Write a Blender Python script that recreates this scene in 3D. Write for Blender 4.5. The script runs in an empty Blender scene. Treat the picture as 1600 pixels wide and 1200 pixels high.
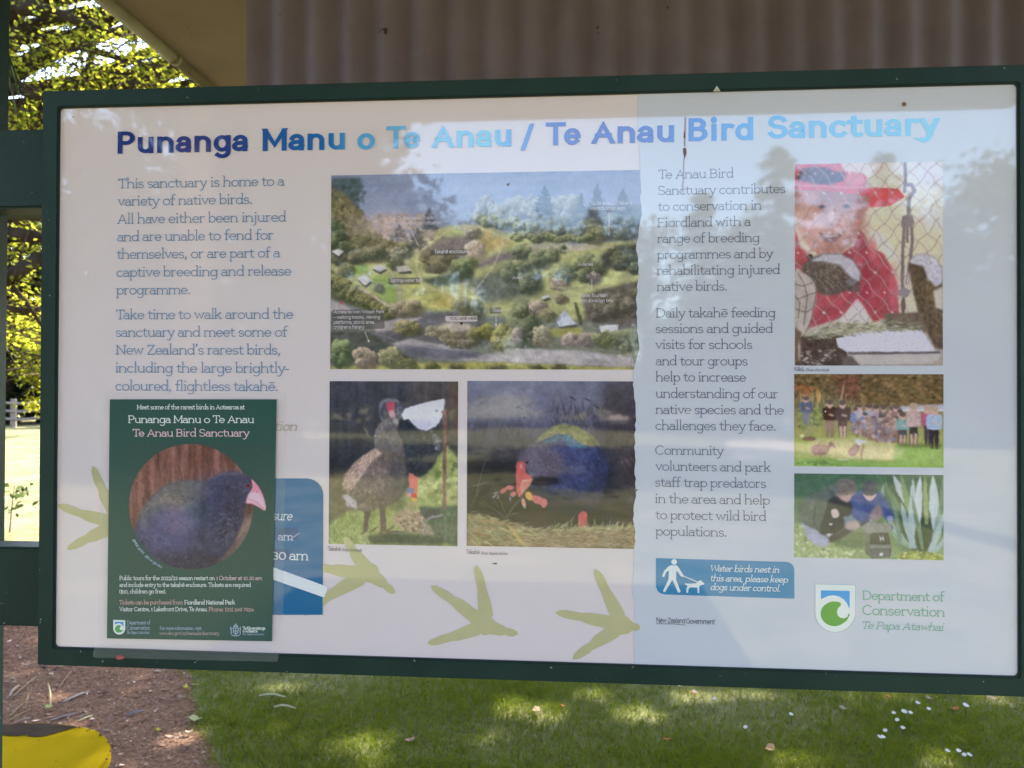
import bpy, bmesh, math, random
import numpy as np
from mathutils import Vector, Matrix, Quaternion

S = bpy.context.scene
COL = S.collection
R = math.radians

# ------------------------------------------------------------------ calibration of the board plane
W_PANEL = 1.2                                   # visible width of the printed panel, metres
F_PX = 1230.0                                   # focal length in photo pixels (1600 wide)
def homog(src, dst):
    A = []
    for (x, y), (u, v) in zip(src, dst):
        A.append([x, y, 1, 0, 0, 0, -u*x, -u*y, -u]); A.append([0, 0, 0, x, y, 1, -v*x, -v*y, -v])
    return np.linalg.svd(np.array(A))[2][-1].reshape(3, 3)
Hm = homog([(0, 0), (1, 0), (1, 1), (0, 1)], [(94, 169), (1589, 131), (1594, 1057), (89, 1011)])
Kc = np.array([[F_PX, 0, 800], [0, F_PX, 600], [0, 0, 1.0]])
M = np.linalg.inv(Kc) @ Hm
a, b, t = M.T
s = W_PANEL/np.linalg.norm(a) * (1 if t[2] > 0 else -1)
a, b, t = a*s, b*s, t*s
H_PANEL = float(np.linalg.norm(b))
a = a/np.linalg.norm(a); b = b/np.linalg.norm(b); b = b - a*(a@b); b /= np.linalg.norm(b)
n = np.cross(a, b)
Rcb = np.array([a, b, n])                       # camera vector -> (along board, down board, into board)
cpos = -Rcb @ t                                 # camera from the panel's top left corner
CAM_Z = 1.5
TOP_Z = CAM_Z + cpos[1]                         # height of the panel's top edge
X0 = -W_PANEL/2
def b2w(v): return np.array([v[0], v[2], -v[1]])
CAM = np.array([X0 + cpos[0], cpos[2], CAM_Z])
Hi = np.linalg.inv(Hm)
def P(x, y):                                    # photo pixel -> panel (u right, v down) in metres from its top left
    v = Hi @ np.array([x, y, 1.0]); return np.array([v[0]/v[2]*W_PANEL, v[1]/v[2]*H_PANEL])
def ray(x, y):
    return b2w(Rcb @ np.array([(x-800)/F_PX, (y-600)/F_PX, 1.0]))
def onY(x, y, Y):                               # where the pixel's ray meets the plane y = Y
    d = ray(x, y); k = (Y-CAM[1])/d[1]; return CAM + d*k
def onZ(x, y, Z=0.0):
    d = ray(x, y); k = (Z-CAM[2])/d[2]; return CAM + d*k
def onD(x, y, D): return CAM + ray(x, y)*D
def mirY(x, y, Y):                              # the point behind the camera mirrored by the board at this pixel
    p = onY(x, y, Y); return np.array([p[0], -p[1], p[2]])

# ------------------------------------------------------------------ camera
cd = bpy.data.cameras.new('camera'); cam = bpy.data.objects.new('camera', cd); COL.objects.link(cam)
cx, cy, cz = b2w(Rcb @ np.array([1, 0, 0.])), b2w(Rcb @ np.array([0, -1., 0])), b2w(Rcb @ np.array([0, 0, -1.]))
cam.matrix_world = Matrix(((cx[0], cy[0], cz[0], CAM[0]), (cx[1], cy[1], cz[1], CAM[1]), (cx[2], cy[2], cz[2], CAM[2]), (0, 0, 0, 1)))
cd.sensor_width = 36; cd.lens = F_PX/1600*36; cd.clip_start = 0.02; cd.clip_end = 2000
cd.dof.use_dof = True; cd.dof.focus_distance = 1.05; cd.dof.aperture_fstop = 11
S.camera = cam

# ------------------------------------------------------------------ sky, sun, exposure
SUN_EL, SUN_AZ = R(41), R(14)                   # azimuth from +Y (beyond the board) towards +X
sdir = np.array([math.sin(SUN_AZ)*math.cos(SUN_EL), math.cos(SUN_AZ)*math.cos(SUN_EL), math.sin(SUN_EL)])
w = bpy.data.worlds.new("World"); S.world = w; w.use_nodes = True
nt = w.node_tree; bg = nt.nodes['Background']
sky = nt.nodes.new('ShaderNodeTexSky'); sky.sky_type = 'NISHITA'; sky.sun_disc = False
sky.sun_elevation = SUN_EL; sky.sun_rotation = SUN_AZ; sky.air_density = 1.0; sky.dust_density = 2.5; sky.ozone_density = 1.0
nt.links.new(sky.outputs[0], bg.inputs[0]); bg.inputs[1].default_value = 0.13
ld = bpy.data.lights.new('sun', 'SUN'); ld.energy = 4.6; ld.angle = R(0.53); ld.color = (1.0, 0.93, 0.80)
sun = bpy.data.objects.new('sun', ld); COL.objects.link(sun)
sun.rotation_mode = 'QUATERNION'; sun.rotation_quaternion = Vector(sdir).to_track_quat('Z', 'Y')
S.view_settings.view_transform = 'Standard'; S.view_settings.look = 'None'; S.view_settings.gamma = 1
S.view_settings.exposure = 3.08
S.cycles.max_bounces = 8; S.cycles.diffuse_bounces = 5; S.cycles.transparent_max_bounces = 12
S.cycles.use_denoising = True
S.cycles.sample_clamp_indirect = 6

# ------------------------------------------------------------------ helpers
rng = np.random.default_rng(7)
def lin(c):
    c = np.asarray(c, float)/255.0
    return np.where(c <= 0.04045, c/12.92, ((c+0.055)/1.055)**2.4)
PRINT_K, PRINT_HAZE = np.array([1.60, 1.38, 1.53]), 0.018
def PC(r, g, b):                                # ink colour (linear albedo) of a print that reads r,g,b on the shaded board
    return np.clip((lin((r, g, b))-PRINT_HAZE)*PRINT_K, 0.006, 0.86)

def tag(o, label=None, cat=None, group=None, kind=None):
    if label: o['label'] = label
    if cat: o['category'] = cat
    if group: o['group'] = group
    if kind: o['kind'] = kind
    return o
def empty(name, loc=(0, 0, 0), rz=0.0):
    o = bpy.data.objects.new(name, None); COL.objects.link(o); o.location = Vector(loc); o.rotation_euler = (0, 0, rz)
    o.empty_display_size = 0.1; return o
def mesh_obj(name, V, F, mat, parent=None, cols=None, smooth=False):
    """V world coordinates (n,3); F list of tuples or int array (m,k); parent keeps the world place."""
    me = bpy.data.meshes.new(name)
    V = np.asarray(V, float).reshape(-1, 3)
    if parent is not None: V = V - np.array(parent_origin(parent))
    if isinstance(F, np.ndarray):
        m, k = F.shape
        me.vertices.add(len(V)); me.vertices.foreach_set('co', V.ravel())
        me.loops.add(m*k); me.loops.foreach_set('vertex_index', F.ravel().astype(np.int32))
        me.polygons.add(m); me.polygons.foreach_set('loop_start', np.arange(0, m*k, k, dtype=np.int32))
        me.update(calc_edges=True)
    else:
        me.from_pydata([tuple(v) for v in V], [], F); me.update()
    if cols is not None:
        ca = me.color_attributes.new('Col', 'FLOAT_COLOR', 'POINT')
        c = np.asarray(cols, float)
        if c.ndim == 1: c = np.tile(c, (len(V), 1))
        c4 = np.ones((len(V), 4)); c4[:, :3] = c[:, :3]
        ca.data.foreach_set('color', c4.ravel())
    if smooth: me.polygons.foreach_set('use_smooth', [True]*len(me.polygons))
    if mat: me.materials.append(mat)
    o = bpy.data.objects.new(name, me); COL.objects.link(o)
    if parent is not None: o.parent = parent
    return o
def parent_origin(p):
    v = Vector((0, 0, 0))
    while p is not None: v = v + p.location; p = p.parent
    return v
def bm_obj(name, bm, mat, parent=None, bevel=0.0, smooth=False):
    if bevel > 0: bmesh.ops.bevel(bm, geom=[e for e in bm.edges if e.calc_length() > bevel*3], offset=bevel, segments=2, affect='EDGES')
    bmesh.ops.recalc_face_normals(bm, faces=bm.faces)
    me = bpy.data.meshes.new(name)
    if parent is not None: bmesh.ops.translate(bm, vec=-parent_origin(parent), verts=bm.verts)
    bm.to_mesh(me); bm.free()
    if smooth: me.polygons.foreach_set('use_smooth', [True]*len(me.polygons))
    if mat: me.materials.append(mat)
    o = bpy.data.objects.new(name, me); COL.objects.link(o)
    if parent is not None: o.parent = parent
    return o
def add_box(bm, lo, hi):
    lo, hi = np.minimum(lo, hi), np.maximum(lo, hi)
    vs = [bm.verts.new((x, y, z)) for x in (lo[0], hi[0]) for y in (lo[1], hi[1]) for z in (lo[2], hi[2])]
    for f in ((0, 1, 3, 2), (4, 6, 7, 5), (0, 4, 5, 1), (2, 3, 7, 6), (0, 2, 6, 4), (1, 5, 7, 3)): bm.faces.new([vs[i] for i in f])
def tube_VF(pts, radii, k=8, jitter=0.0, seed=0):
    pts = [Vector(p) for p in pts]; V = []; F = []
    rg = random.Random(seed)
    up = Vector((0.3, 0.2, 1)).normalized()
    for i, p in enumerate(pts):
        d = (pts[min(i+1, len(pts)-1)] - pts[max(i-1, 0)]).normalized()
        u = d.cross(up)
        if u.length < 0.05: u = d.cross(Vector((1, 0, 0)))
        u.normalize(); v = d.cross(u)
        for j in range(k):
            an = 2*math.pi*j/k; rr = radii[i]*(1+rg.uniform(-jitter, jitter))
            V.append(p + u*math.cos(an)*rr + v*math.sin(an)*rr)
    for i in range(len(pts)-1):
        for j in range(k):
            F.append((i*k+j, i*k+(j+1) % k, (i+1)*k+(j+1) % k, (i+1)*k+j))
    F.append(tuple(range(k))[::-1]); F.append(tuple((len(pts)-1)*k+j for j in range(k)))
    return [tuple(v) for v in V], F
def merge(parts):
    V = []; F = []
    for v, f in parts:
        o = len(V); V += list(v); F += [tuple(i+o for i in q) for q in f]
    return V, F
def spline(pts, m=6, closed=True):
    pts = np.asarray(pts, float); nP = len(pts); out = []
    rngi = range(nP) if closed else range(nP-1)
    for i in rngi:
        if closed: p0, p1, p2, p3 = pts[i-1], pts[i], pts[(i+1) % nP], pts[(i+2) % nP]
        else: p0, p1, p2, p3 = pts[max(i-1, 0)], pts[i], pts[i+1], pts[min(i+2, nP-1)]
        for k in range(m):
            q = k/m
            out.append(0.5*((2*p1)+(-p0+p2)*q+(2*p0-5*p1+4*p2-p3)*q*q+(-p0+3*p1-3*p2+p3)*q**3))
    if not closed: out.append(pts[-1])
    return np.array(out)

# ------------------------------------------------------------------ materials
def new_mat(name):
    m = bpy.data.materials.new(name); m.use_nodes = True
    return m, m.node_tree, m.node_tree.nodes['Principled BSDF']
def N(nt, typ, **kw):
    nd = nt.nodes.new(typ)
    for k, v in kw.items():
        if k.startswith('i_'):
            nd.inputs[k[2:].replace('_', ' ')].default_value = v
        else: setattr(nd, k, v)
    return nd
def mottled(name, c1, c2, scale=8.0, rough=0.6, spec=0.4, bump=0.0, bscale=60.0, detail=6, stretch=(1, 1, 1), c3=None, speck=None):
    m, nt, p = new_mat(name); L = nt.links
    tc = N(nt, 'ShaderNodeTexCoord'); mp = N(nt, 'ShaderNodeMapping'); mp.inputs['Scale'].default_value = stretch
    L.new(tc.outputs['Object'], mp.inputs[0])
    nz = N(nt, 'ShaderNodeTexNoise', i_Scale=scale, i_Detail=detail, i_Roughness=0.6); L.new(mp.outputs[0], nz.inputs['Vector'])
    cr = N(nt, 'ShaderNodeValToRGB'); e = cr.color_ramp.elements
    e[0].position = 0.3; e[0].color = (*c1, 1); e[1].position = 0.7; e[1].color = (*c2, 1)
    L.new(nz.outputs['Fac'], cr.inputs[0]); out = cr.outputs[0]
    if c3 is not None:
        n2 = N(nt, 'ShaderNodeTexNoise', i_Scale=scale*0.23, i_Detail=4.0); L.new(mp.outputs[0], n2.inputs['Vector'])
        r2 = N(nt, 'ShaderNodeValToRGB'); r2.color_ramp.elements[0].position = 0.48; r2.color_ramp.elements[1].position = 0.62
        L.new(n2.outputs['Fac'], r2.inputs[0])
        mx = N(nt, 'ShaderNodeMix', data_type='RGBA'); L.new(r2.outputs[0], mx.inputs['Factor']); L.new(out, mx.inputs['A']); mx.inputs['B'].default_value = (*c3, 1)
        out = mx.outputs['Result']
    if speck is not None:
        n3 = N(nt, 'ShaderNodeTexNoise', i_Scale=speck[0], i_Detail=2.0); L.new(tc.outputs['Object'], n3.inputs['Vector'])
        r3 = N(nt, 'ShaderNodeValToRGB'); r3.color_ramp.elements[0].position = speck[1]; r3.color_ramp.elements[1].position = speck[1]+0.03
        L.new(n3.outputs['Fac'], r3.inputs[0])
        mx = N(nt, 'ShaderNodeMix', data_type='RGBA'); L.new(r3.outputs[0], mx.inputs['Factor']); L.new(out, mx.inputs['A']); mx.inputs['B'].default_value = (*speck[2], 1)
        out = mx.outputs['Result']
    L.new(out, p.inputs['Base Color'])
    p.inputs['Roughness'].default_value = rough; p.inputs['Specular IOR Level'].default_value = spec
    if bump > 0:
        n4 = N(nt, 'ShaderNodeTexNoise', i_Scale=bscale, i_Detail=5.0); L.new(mp.outputs[0], n4.inputs['Vector'])
        bp = N(nt, 'ShaderNodeBump', i_Strength=bump, i_Distance=0.01); L.new(n4.outputs['Fac'], bp.inputs['Height']); L.new(bp.outputs[0], p.inputs['Normal'])
    return m
def attr_mat(name, rough=0.1, spec=0.5, grime=0.0, transl=0.0, gl_var=0.0):
    """base colour from the mesh's own colour attribute"""
    m, nt, p = new_mat(name); L = nt.links
    at = N(nt, 'ShaderNodeVertexColor', layer_name='Col'); out = at.outputs[0]
    if grime > 0:
        tc = N(nt, 'ShaderNodeTexCoord')
        nz = N(nt, 'ShaderNodeTexNoise', i_Scale=5.0, i_Detail=8.0, i_Roughness=0.7); L.new(tc.outputs['Object'], nz.inputs['Vector'])
        mr = N(nt, 'ShaderNodeMapRange'); mr.inputs['From Min'].default_value = 0.3; mr.inputs['From Max'].default_value = 0.75
        mr.inputs['To Min'].default_value = 1.0; mr.inputs['To Max'].default_value = 1.0-grime; L.new(nz.outputs['Fac'], mr.inputs['Value'])
        mx = N(nt, 'ShaderNodeMix', data_type='RGBA', blend_type='MULTIPLY'); mx.inputs['Factor'].default_value = 1
        L.new(out, mx.inputs['A']); L.new(mr.outputs[0], mx.inputs['B']); out = mx.outputs['Result']
    L.new(out, p.inputs['Base Color'])
    p.inputs['Roughness'].default_value = rough; p.inputs['Specular IOR Level'].default_value = spec
    if transl > 0:
        tr = N(nt, 'ShaderNodeBsdfTranslucent'); L.new(out, tr.inputs['Color'])
        p = N(nt, 'ShaderNodeBsdfDiffuse'); L.new(out, p.inputs['Color'])
        ms = N(nt, 'ShaderNodeMixShader'); ms.inputs[0].default_value = transl
        L.new(p.outputs[0], ms.inputs[1]); L.new(tr.outputs[0], ms.inputs[2]); L.new(ms.outputs[0], nt.nodes['Material Output'].inputs[0])
    return m
M_PRINT = attr_mat('glossy_print', rough=0.03, spec=0.95, grime=0.05)
M_POSTER = attr_mat('laminated_paper', rough=0.16, spec=0.45, grime=0.04)
M_LEAF = attr_mat('tree_leaf', rough=0.6, spec=0.08, transl=0.68)
M_GRASS = attr_mat('grass_blade', rough=0.7, spec=0.06, transl=0.45)
M_LITTER = attr_mat('dry_litter', rough=0.9, spec=0.0)
M_GREEN = mottled('dark_green_paint', (0.011, 0.028, 0.023), (0.016, 0.038, 0.031), scale=14, c3=(0.020, 0.042, 0.034), rough=0.5, spec=0.2, bump=0.04, bscale=120, speck=(140, 0.745, (0.25, 0.27, 0.26)))
M_GASKET = mottled('black_seal', (0.012, 0.014, 0.016), (0.02, 0.022, 0.025), rough=0.5)
M_BARK = mottled('bark', (0.03, 0.022, 0.016), (0.07, 0.052, 0.04), scale=9, rough=0.9, spec=0.0, bump=0.5, bscale=30, stretch=(1, 1, 0.4))
M_SOFFIT = mottled('soffit_paint', (0.205, 0.15, 0.098), (0.255, 0.187, 0.122), scale=5, rough=0.7, bump=0.03, speck=(45, 0.72, (0.10, 0.07, 0.04)))
M_BARGE = mottled('olive_trim', (0.17, 0.145, 0.08), (0.25, 0.215, 0.125), scale=12, rough=0.6, bump=0.05)
M_IRON = mottled('brown_corrugated_iron', (0.165, 0.128, 0.145), (0.21, 0.165, 0.185), scale=7, rough=0.75, spec=0.12, bump=0.04, speck=(30, 0.74, (0.045, 0.032, 0.028)))
# ------------------------------------------------------------------ lettering: a monoline slab alphabet drawn as strokes
# units: x-height 10, capitals 15, ascenders 17, descenders -5.5.  ('s', x0, x1, y) is a slab serif
def A_(cx, cy, rx, ry, a0, a1, m=None):
    m = m or max(4, int(abs(a1-a0)/15))
    return [(cx+rx*math.cos(R(a0+(a1-a0)*i/m)), cy+ry*math.sin(R(a0+(a1-a0)*i/m))) for i in range(m+1)]
def s_(x0, x1, y): return ('s', x0, x1, y)
def O_(cx, cy, rx, ry): return A_(cx, cy, rx, ry, 90, 450, 26)
def dot(x, y): return ('d', x, y)
CAPH, ASC, DSC = 15.0, 17.0, -5.5
G = {}
G['a'] = (8.6, [[(7.0, 0), (7.0, 6.8)] + A_(3.8, 6.8, 3.2, 3.2, 0, 150)[1:], [(7.0, 5.9), (3.4, 5.9)] + A_(3.3, 2.95, 3.2, 2.95, 90, 270)[1:] + [(5.4, 0.5), (7.0, 2.2)], s_(7, 8.8, 0)])
G['b'] = (9.8, [[(1.2, ASC), (1.2, 0)], O_(5.2, 5, 4.0, 5), s_(-0.5, 1.2, ASC)])
G['c'] = (8.8, [A_(4.8, 5, 4.3, 5, 48, 312)])
G['d'] = (10.2, [[(8.6, ASC), (8.6, 0)], O_(4.6, 5, 4.0, 5), s_(6.9, 8.6, ASC), s_(8.6, 10.2, 0)])
G['e'] = (9.2, [[(0.9, 5.2), (8.5, 5.2)], A_(4.7, 5, 4.1, 5, 4, 318)])
G['f'] = (6.2, [[(2.6, 0), (2.6, 13.5)] + A_(5.6, 13.6, 3.0, 3.2, 180, 65)[1:], [(0, 10), (6, 10)], s_(0.8, 5.0, 0)])
G['g'] = (10.0, [O_(4.6, 5, 4.0, 5), [(8.6, 10), (8.6, -1.6)] + A_(4.7, -1.8, 3.9, 3.6, 0, -140)[1:], s_(8.6, 10.0, 10)])
G['h'] = (10.8, [[(1.4, ASC), (1.4, 0)], [(1.4, 6.0)] + A_(5.2, 6.2, 3.8, 3.8, 165, 0) + [(9.0, 0)], s_(-0.3, 1.4, ASC), s_(-0.1, 3.0, 0), s_(7.4, 10.6, 0)])
G['i'] = (4.2, [[(2.1, 10), (2.1, 0)], dot(2.0, 14.2), s_(0.4, 2.1, 10), s_(0.5, 3.8, 0)])
G['j'] = (4.4, [[(2.6, 10), (2.6, -2.6)] + A_(0.2, -2.6, 2.4, 2.8, 0, -110)[1:], dot(2.5, 14.2), s_(0.8, 2.6, 10)])
G['k'] = (9.8, [[(1.4, ASC), (1.4, 0)], [(1.4, 4.2), (7.6, 10)], [(3.9, 6.5), (8.2, 0)], s_(-0.3, 1.4, ASC), s_(-0.1, 3.0, 0), s_(5.8, 9.0, 10), s_(6.8, 9.8, 0)])
G['l'] = (4.2, [[(2.1, ASC), (2.1, 0)], s_(0.4, 2.1, ASC), s_(0.5, 3.8, 0)])
G['m'] = (16.4, [[(1.4, 10), (1.4, 0)], [(1.4, 6.0)] + A_(4.8, 6.6, 3.4, 3.4, 165, 0) + [(8.2, 0)], [(8.2, 6.0)] + A_(11.6, 6.6, 3.4, 3.4, 165, 0) + [(15.0, 0)], s_(-0.3, 1.4, 10), s_(-0.1, 3.0, 0), s_(6.8, 9.8, 0), s_(13.4, 16.6, 0)])
G['n'] = (10.8, [[(1.4, 10), (1.4, 0)], [(1.4, 6.0)] + A_(5.2, 6.2, 3.8, 3.8, 165, 0) + [(9.0, 0)], s_(-0.3, 1.4, 10), s_(-0.1, 3.0, 0), s_(7.4, 10.6, 0)])
G['o'] = (9.8, [O_(4.9, 5, 4.4, 5)])
G['p'] = (10.0, [[(1.4, 10), (1.4, DSC)], O_(5.4, 5, 4.0, 5), s_(-0.3, 1.4, 10), s_(-0.1, 3.2, DSC)])
G['q'] = (10.2, [[(8.6, 10), (8.6, DSC)], O_(4.6, 5, 4.0, 5), s_(8.6, 9.8, 10), s_(7.0, 10.2, DSC)])
G['r'] = (7.2, [[(1.6, 10), (1.6, 0)], [(1.6, 5.6)] + A_(5.0, 6.4, 3.4, 3.6, 170, 62), s_(-0.1, 1.6, 10), s_(0.1, 3.6, 0)])
G['s'] = (7.6, [A_(3.7, 7.5, 2.9, 2.5, 25, 270)[:-1] + A_(3.8, 2.5, 3.1, 2.6, 90, -155)])
G['t'] = (6.4, [[(2.4, 13.2), (2.4, 2.8)] + A_(4.9, 2.8, 2.5, 2.8, 180, 300)[1:], [(0, 10), (5.8, 10)]])
G['u'] = (10.6, [[(1.6, 10), (1.6, 3.8)] + A_(5.2, 3.8, 3.6, 3.8, 180, 345)[1:] + [(8.8, 4)], [(8.8, 10), (8.8, 0)], s_(0, 1.6, 10), s_(7.0, 8.8, 10), s_(8.8, 10.4, 0)])
G['v'] = (9.4, [[(0.8, 10), (4.7, 0), (8.6, 10)], s_(-0.4, 2.4, 10), s_(7.0, 9.8, 10)])
G['w'] = (13.8, [[(0.8, 10), (4.0, 0), (6.9, 10), (9.8, 0), (13.0, 10)], s_(-0.4, 2.4, 10), s_(11.4, 14.2, 10)])
G['x'] = (9.0, [[(1, 10), (8, 0)], [(8, 10), (1, 0)]])
G['y'] = (9.4, [[(0.8, 10), (4.9, 0.4)], [(8.8, 10), (3.6, -3.6)] + [(2.6, -5.0), (1.0, -5.5), (0.2, -5.0)], s_(-0.4, 2.4, 10), s_(7.2, 10.0, 10)])
G['z'] = (8.4, [[(0.8, 10), (7.6, 10), (0.8, 0), (7.8, 0)]])
G['ē'] = (9.2, G['e'][1] + [[(1.6, 13.4), (7.8, 13.4)]])
G['ā'] = (8.6, G['a'][1] + [[(1.2, 13.4), (7.0, 13.4)]])
G['A'] = (13.4, [[(1.2, 0), (6.7, CAPH), (12.2, 0)], [(3.0, 4.8), (10.4, 4.8)], s_(-0.3, 3.0, 0), s_(10.4, 13.7, 0)])
G['B'] = (11.4, [[(1.6, 0), (1.6, CAPH)], [(1.6, CAPH), (6.0, CAPH)] + A_(6.0, 11.5, 3.4, 3.5, 90, -90)[1:] + [(1.6, 8.0)], [(6.0, 8.0)] + A_(6.2, 4.0, 4.2, 4.0, 90, -90)[1:] + [(1.6, 0)], s_(-0.1, 1.6, CAPH), s_(-0.1, 1.6, 0)])
G['C'] = (13.4, [A_(7.3, 7.5, 6.5, 7.5, 48, 312)])
G['D'] = (13.8, [[(1.8, 0), (1.8, CAPH)], [(1.8, CAPH), (6.0, CAPH)] + A_(6.2, 7.5, 6.6, 7.5, 90, -90)[1:] + [(1.8, 0)], s_(0, 1.8, CAPH), s_(0, 1.8, 0)])
G['E'] = (10.6, [[(9.4, CAPH), (1.8, CAPH), (1.8, 0), (9.8, 0)], [(1.8, 7.8), (8.0, 7.8)]])
G['F'] = (10.4, [[(9.6, CAPH), (1.8, CAPH), (1.8, 0)], [(1.8, 7.4), (7.8, 7.4)], s_(0, 1.8, CAPH), s_(0, 4.2, 0)])
G['G'] = (14.0, [A_(7.3, 7.5, 6.5, 7.5, 48, 340) + [(13.2, 7.0), (8.6, 7.0)]])
G['H'] = (13.6, [[(1.8, 0), (1.8, CAPH)], [(11.8, 0), (11.8, CAPH)], [(1.8, 7.6), (11.8, 7.6)]])
G['I'] = (4.4, [[(2.2, 0), (2.2, CAPH)], s_(0.4, 4.0, 0), s_(0.4, 4.0, CAPH)])
G['K'] = (12.4, [[(1.8, 0), (1.8, CAPH)], [(10.8, CAPH), (1.8, 6.0)], [(4.6, 8.6), (11.2, 0)], s_(0, 4.2, 0), s_(0, 4.0, CAPH)])
G['L'] = (10.0, [[(1.8, CAPH), (1.8, 0), (9.6, 0)], s_(0, 4.2, CAPH)])
G['M'] = (15.6, [[(1.6, 0), (1.6, CAPH)], [(1.6, CAPH), (7.8, 2.2), (14.0, CAPH)], [(14.0, CAPH), (14.0, 0)], s_(0, 4.0, 0), s_(11.8, 15.8, 0)])
G['N'] = (14.0, [[(1.8, 0), (1.8, CAPH)], [(1.8, CAPH), (12.0, 0)], [(12.0, 0), (12.0, CAPH)], s_(0, 4.0, 0), s_(0.2, 1.8, CAPH), s_(10.0, 14.0, CAPH)])
G['O'] = (14.6, [O_(7.3, 7.5, 6.7, 7.5)])
G['P'] = (11.0, [[(1.8, 0), (1.8, CAPH)], [(1.8, CAPH), (6.0, CAPH)] + A_(6.0, 11.0, 4.0, 4.0, 90, -90)[1:] + [(1.8, 7.0)], s_(0, 1.8, CAPH), s_(0, 4.4, 0)])
G['R'] = (12.0, [[(1.8, 0), (1.8, CAPH)], [(1.8, CAPH), (6.0, CAPH)] + A_(6.0, 11.2, 4.0, 3.8, 90, -90)[1:] + [(1.8, 7.4)], [(6.2, 7.4), (10.6, 0)]])
G['S'] = (10.8, [A_(5.2, 11.3, 4.1, 3.7, 22, 270)[:-1] + A_(5.3, 3.8, 4.5, 3.8, 90, -158)])
G['T'] = (11.8, [[(0.6, CAPH), (11.2, CAPH)], [(5.9, CAPH), (5.9, 0)], s_(3.6, 8.2, 0), ('v', 0.6, 12.6, CAPH), ('v', 11.2, 12.6, CAPH)])
G['U'] = (13.2, [[(1.8, CAPH), (1.8, 5)] + A_(6.6, 5, 4.8, 5, 180, 360)[1:] + [(11.4, CAPH)]])
G['V'] = (12.6, [[(0.8, CAPH), (6.3, 0), (11.8, CAPH)], s_(-0.4, 3.0, CAPH), s_(9.8, 13.0, CAPH)])
G['W'] = (19.0, [[(0.8, CAPH), (5.2, 0), (9.5, CAPH), (13.8, 0), (18.2, CAPH)], s_(-0.4, 3.0, CAPH), s_(16.0, 19.4, CAPH)])
G['Y'] = (12.0, [[(0.8, CAPH), (6.0, 6.6), (11.2, CAPH)], [(6.0, 6.6), (6.0, 0)]])
G['Z'] = (11.0, [[(1.2, CAPH), (9.8, CAPH), (1.0, 0), (10.2, 0)], ('v', 1.2, 12.8, CAPH), ('v', 10.2, 0, 2.2)])
G['0'] = (10.0, [O_(5, 6, 4.2, 6)]); G['1'] = (6.4, [[(1.0, 9.4), (3.6, 12), (3.6, 0)], s_(1.4, 5.8, 0)])
G['2'] = (9.4, [A_(4.6, 8.6, 3.7, 3.4, 165, -35) + [(0.9, 0), (8.6, 0)]])
G['3'] = (9.2, [A_(4.4, 9.2, 3.3, 2.8, 155, -90) + A_(4.4, 3.2, 3.9, 3.2, 90, -155)])
G['4'] = (9.8, [[(7.0, 0), (7.0, 12), (0.8, 3.6), (9.4, 3.6)]])
G['5'] = (9.2, [[(8, 12), (2, 12), (1.6, 7)] + A_(4.4, 4, 4, 4, 120, -150)])
G['7'] = (9.0, [[(0.8, 12), (8.4, 12), (3.4, 0)]])
G['9'] = (9.6, [O_(4.8, 8.2, 3.9, 3.8), [(8.7, 8.2), (8.4, 5), (6.4, 1.4), (3.2, 0)]])
G['.'] = (4.0, [dot(1.8, 0.9)]); G[','] = (4.0, [[(2.2, 1.0), (1.9, -1.0), (0.9, -2.6)], dot(2.0, 0.9)])
G['’'] = (3.6, [[(2.2, 16.4), (2.0, 14.4), (1.0, 12.6)], dot(2.0, 15.8)])
G['-'] = (6.4, [[(0.8, 5.4), (5.6, 5.4)]]); G['–'] = (8, [[(0.4, 5.4), (7.6, 5.4)]])
G['/'] = (7.0, [[(0.4, -3), (6.6, 17)]]); G['\''] = (3, [[(1.4, 17), (1.4, 13)]])
G['('] = (5.4, [A_(7.0, 6.5, 5.6, 10.5, 130, 230)]); G[')'] = (5.4, [A_(-1.6, 6.5, 5.6, 10.5, 50, -50)])
G[':'] = (4.0, [dot(2, 0.9), dot(2, 8.6)])
G['$'] = (9.4, [A_(4.7, 8.9, 3.6, 3.1, 25, 270)[:-1] + A_(4.7, 3.1, 3.8, 3.0, 90, -155), [(4.7, 14), (4.7, -2)]])
SP = 4.6

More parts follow.
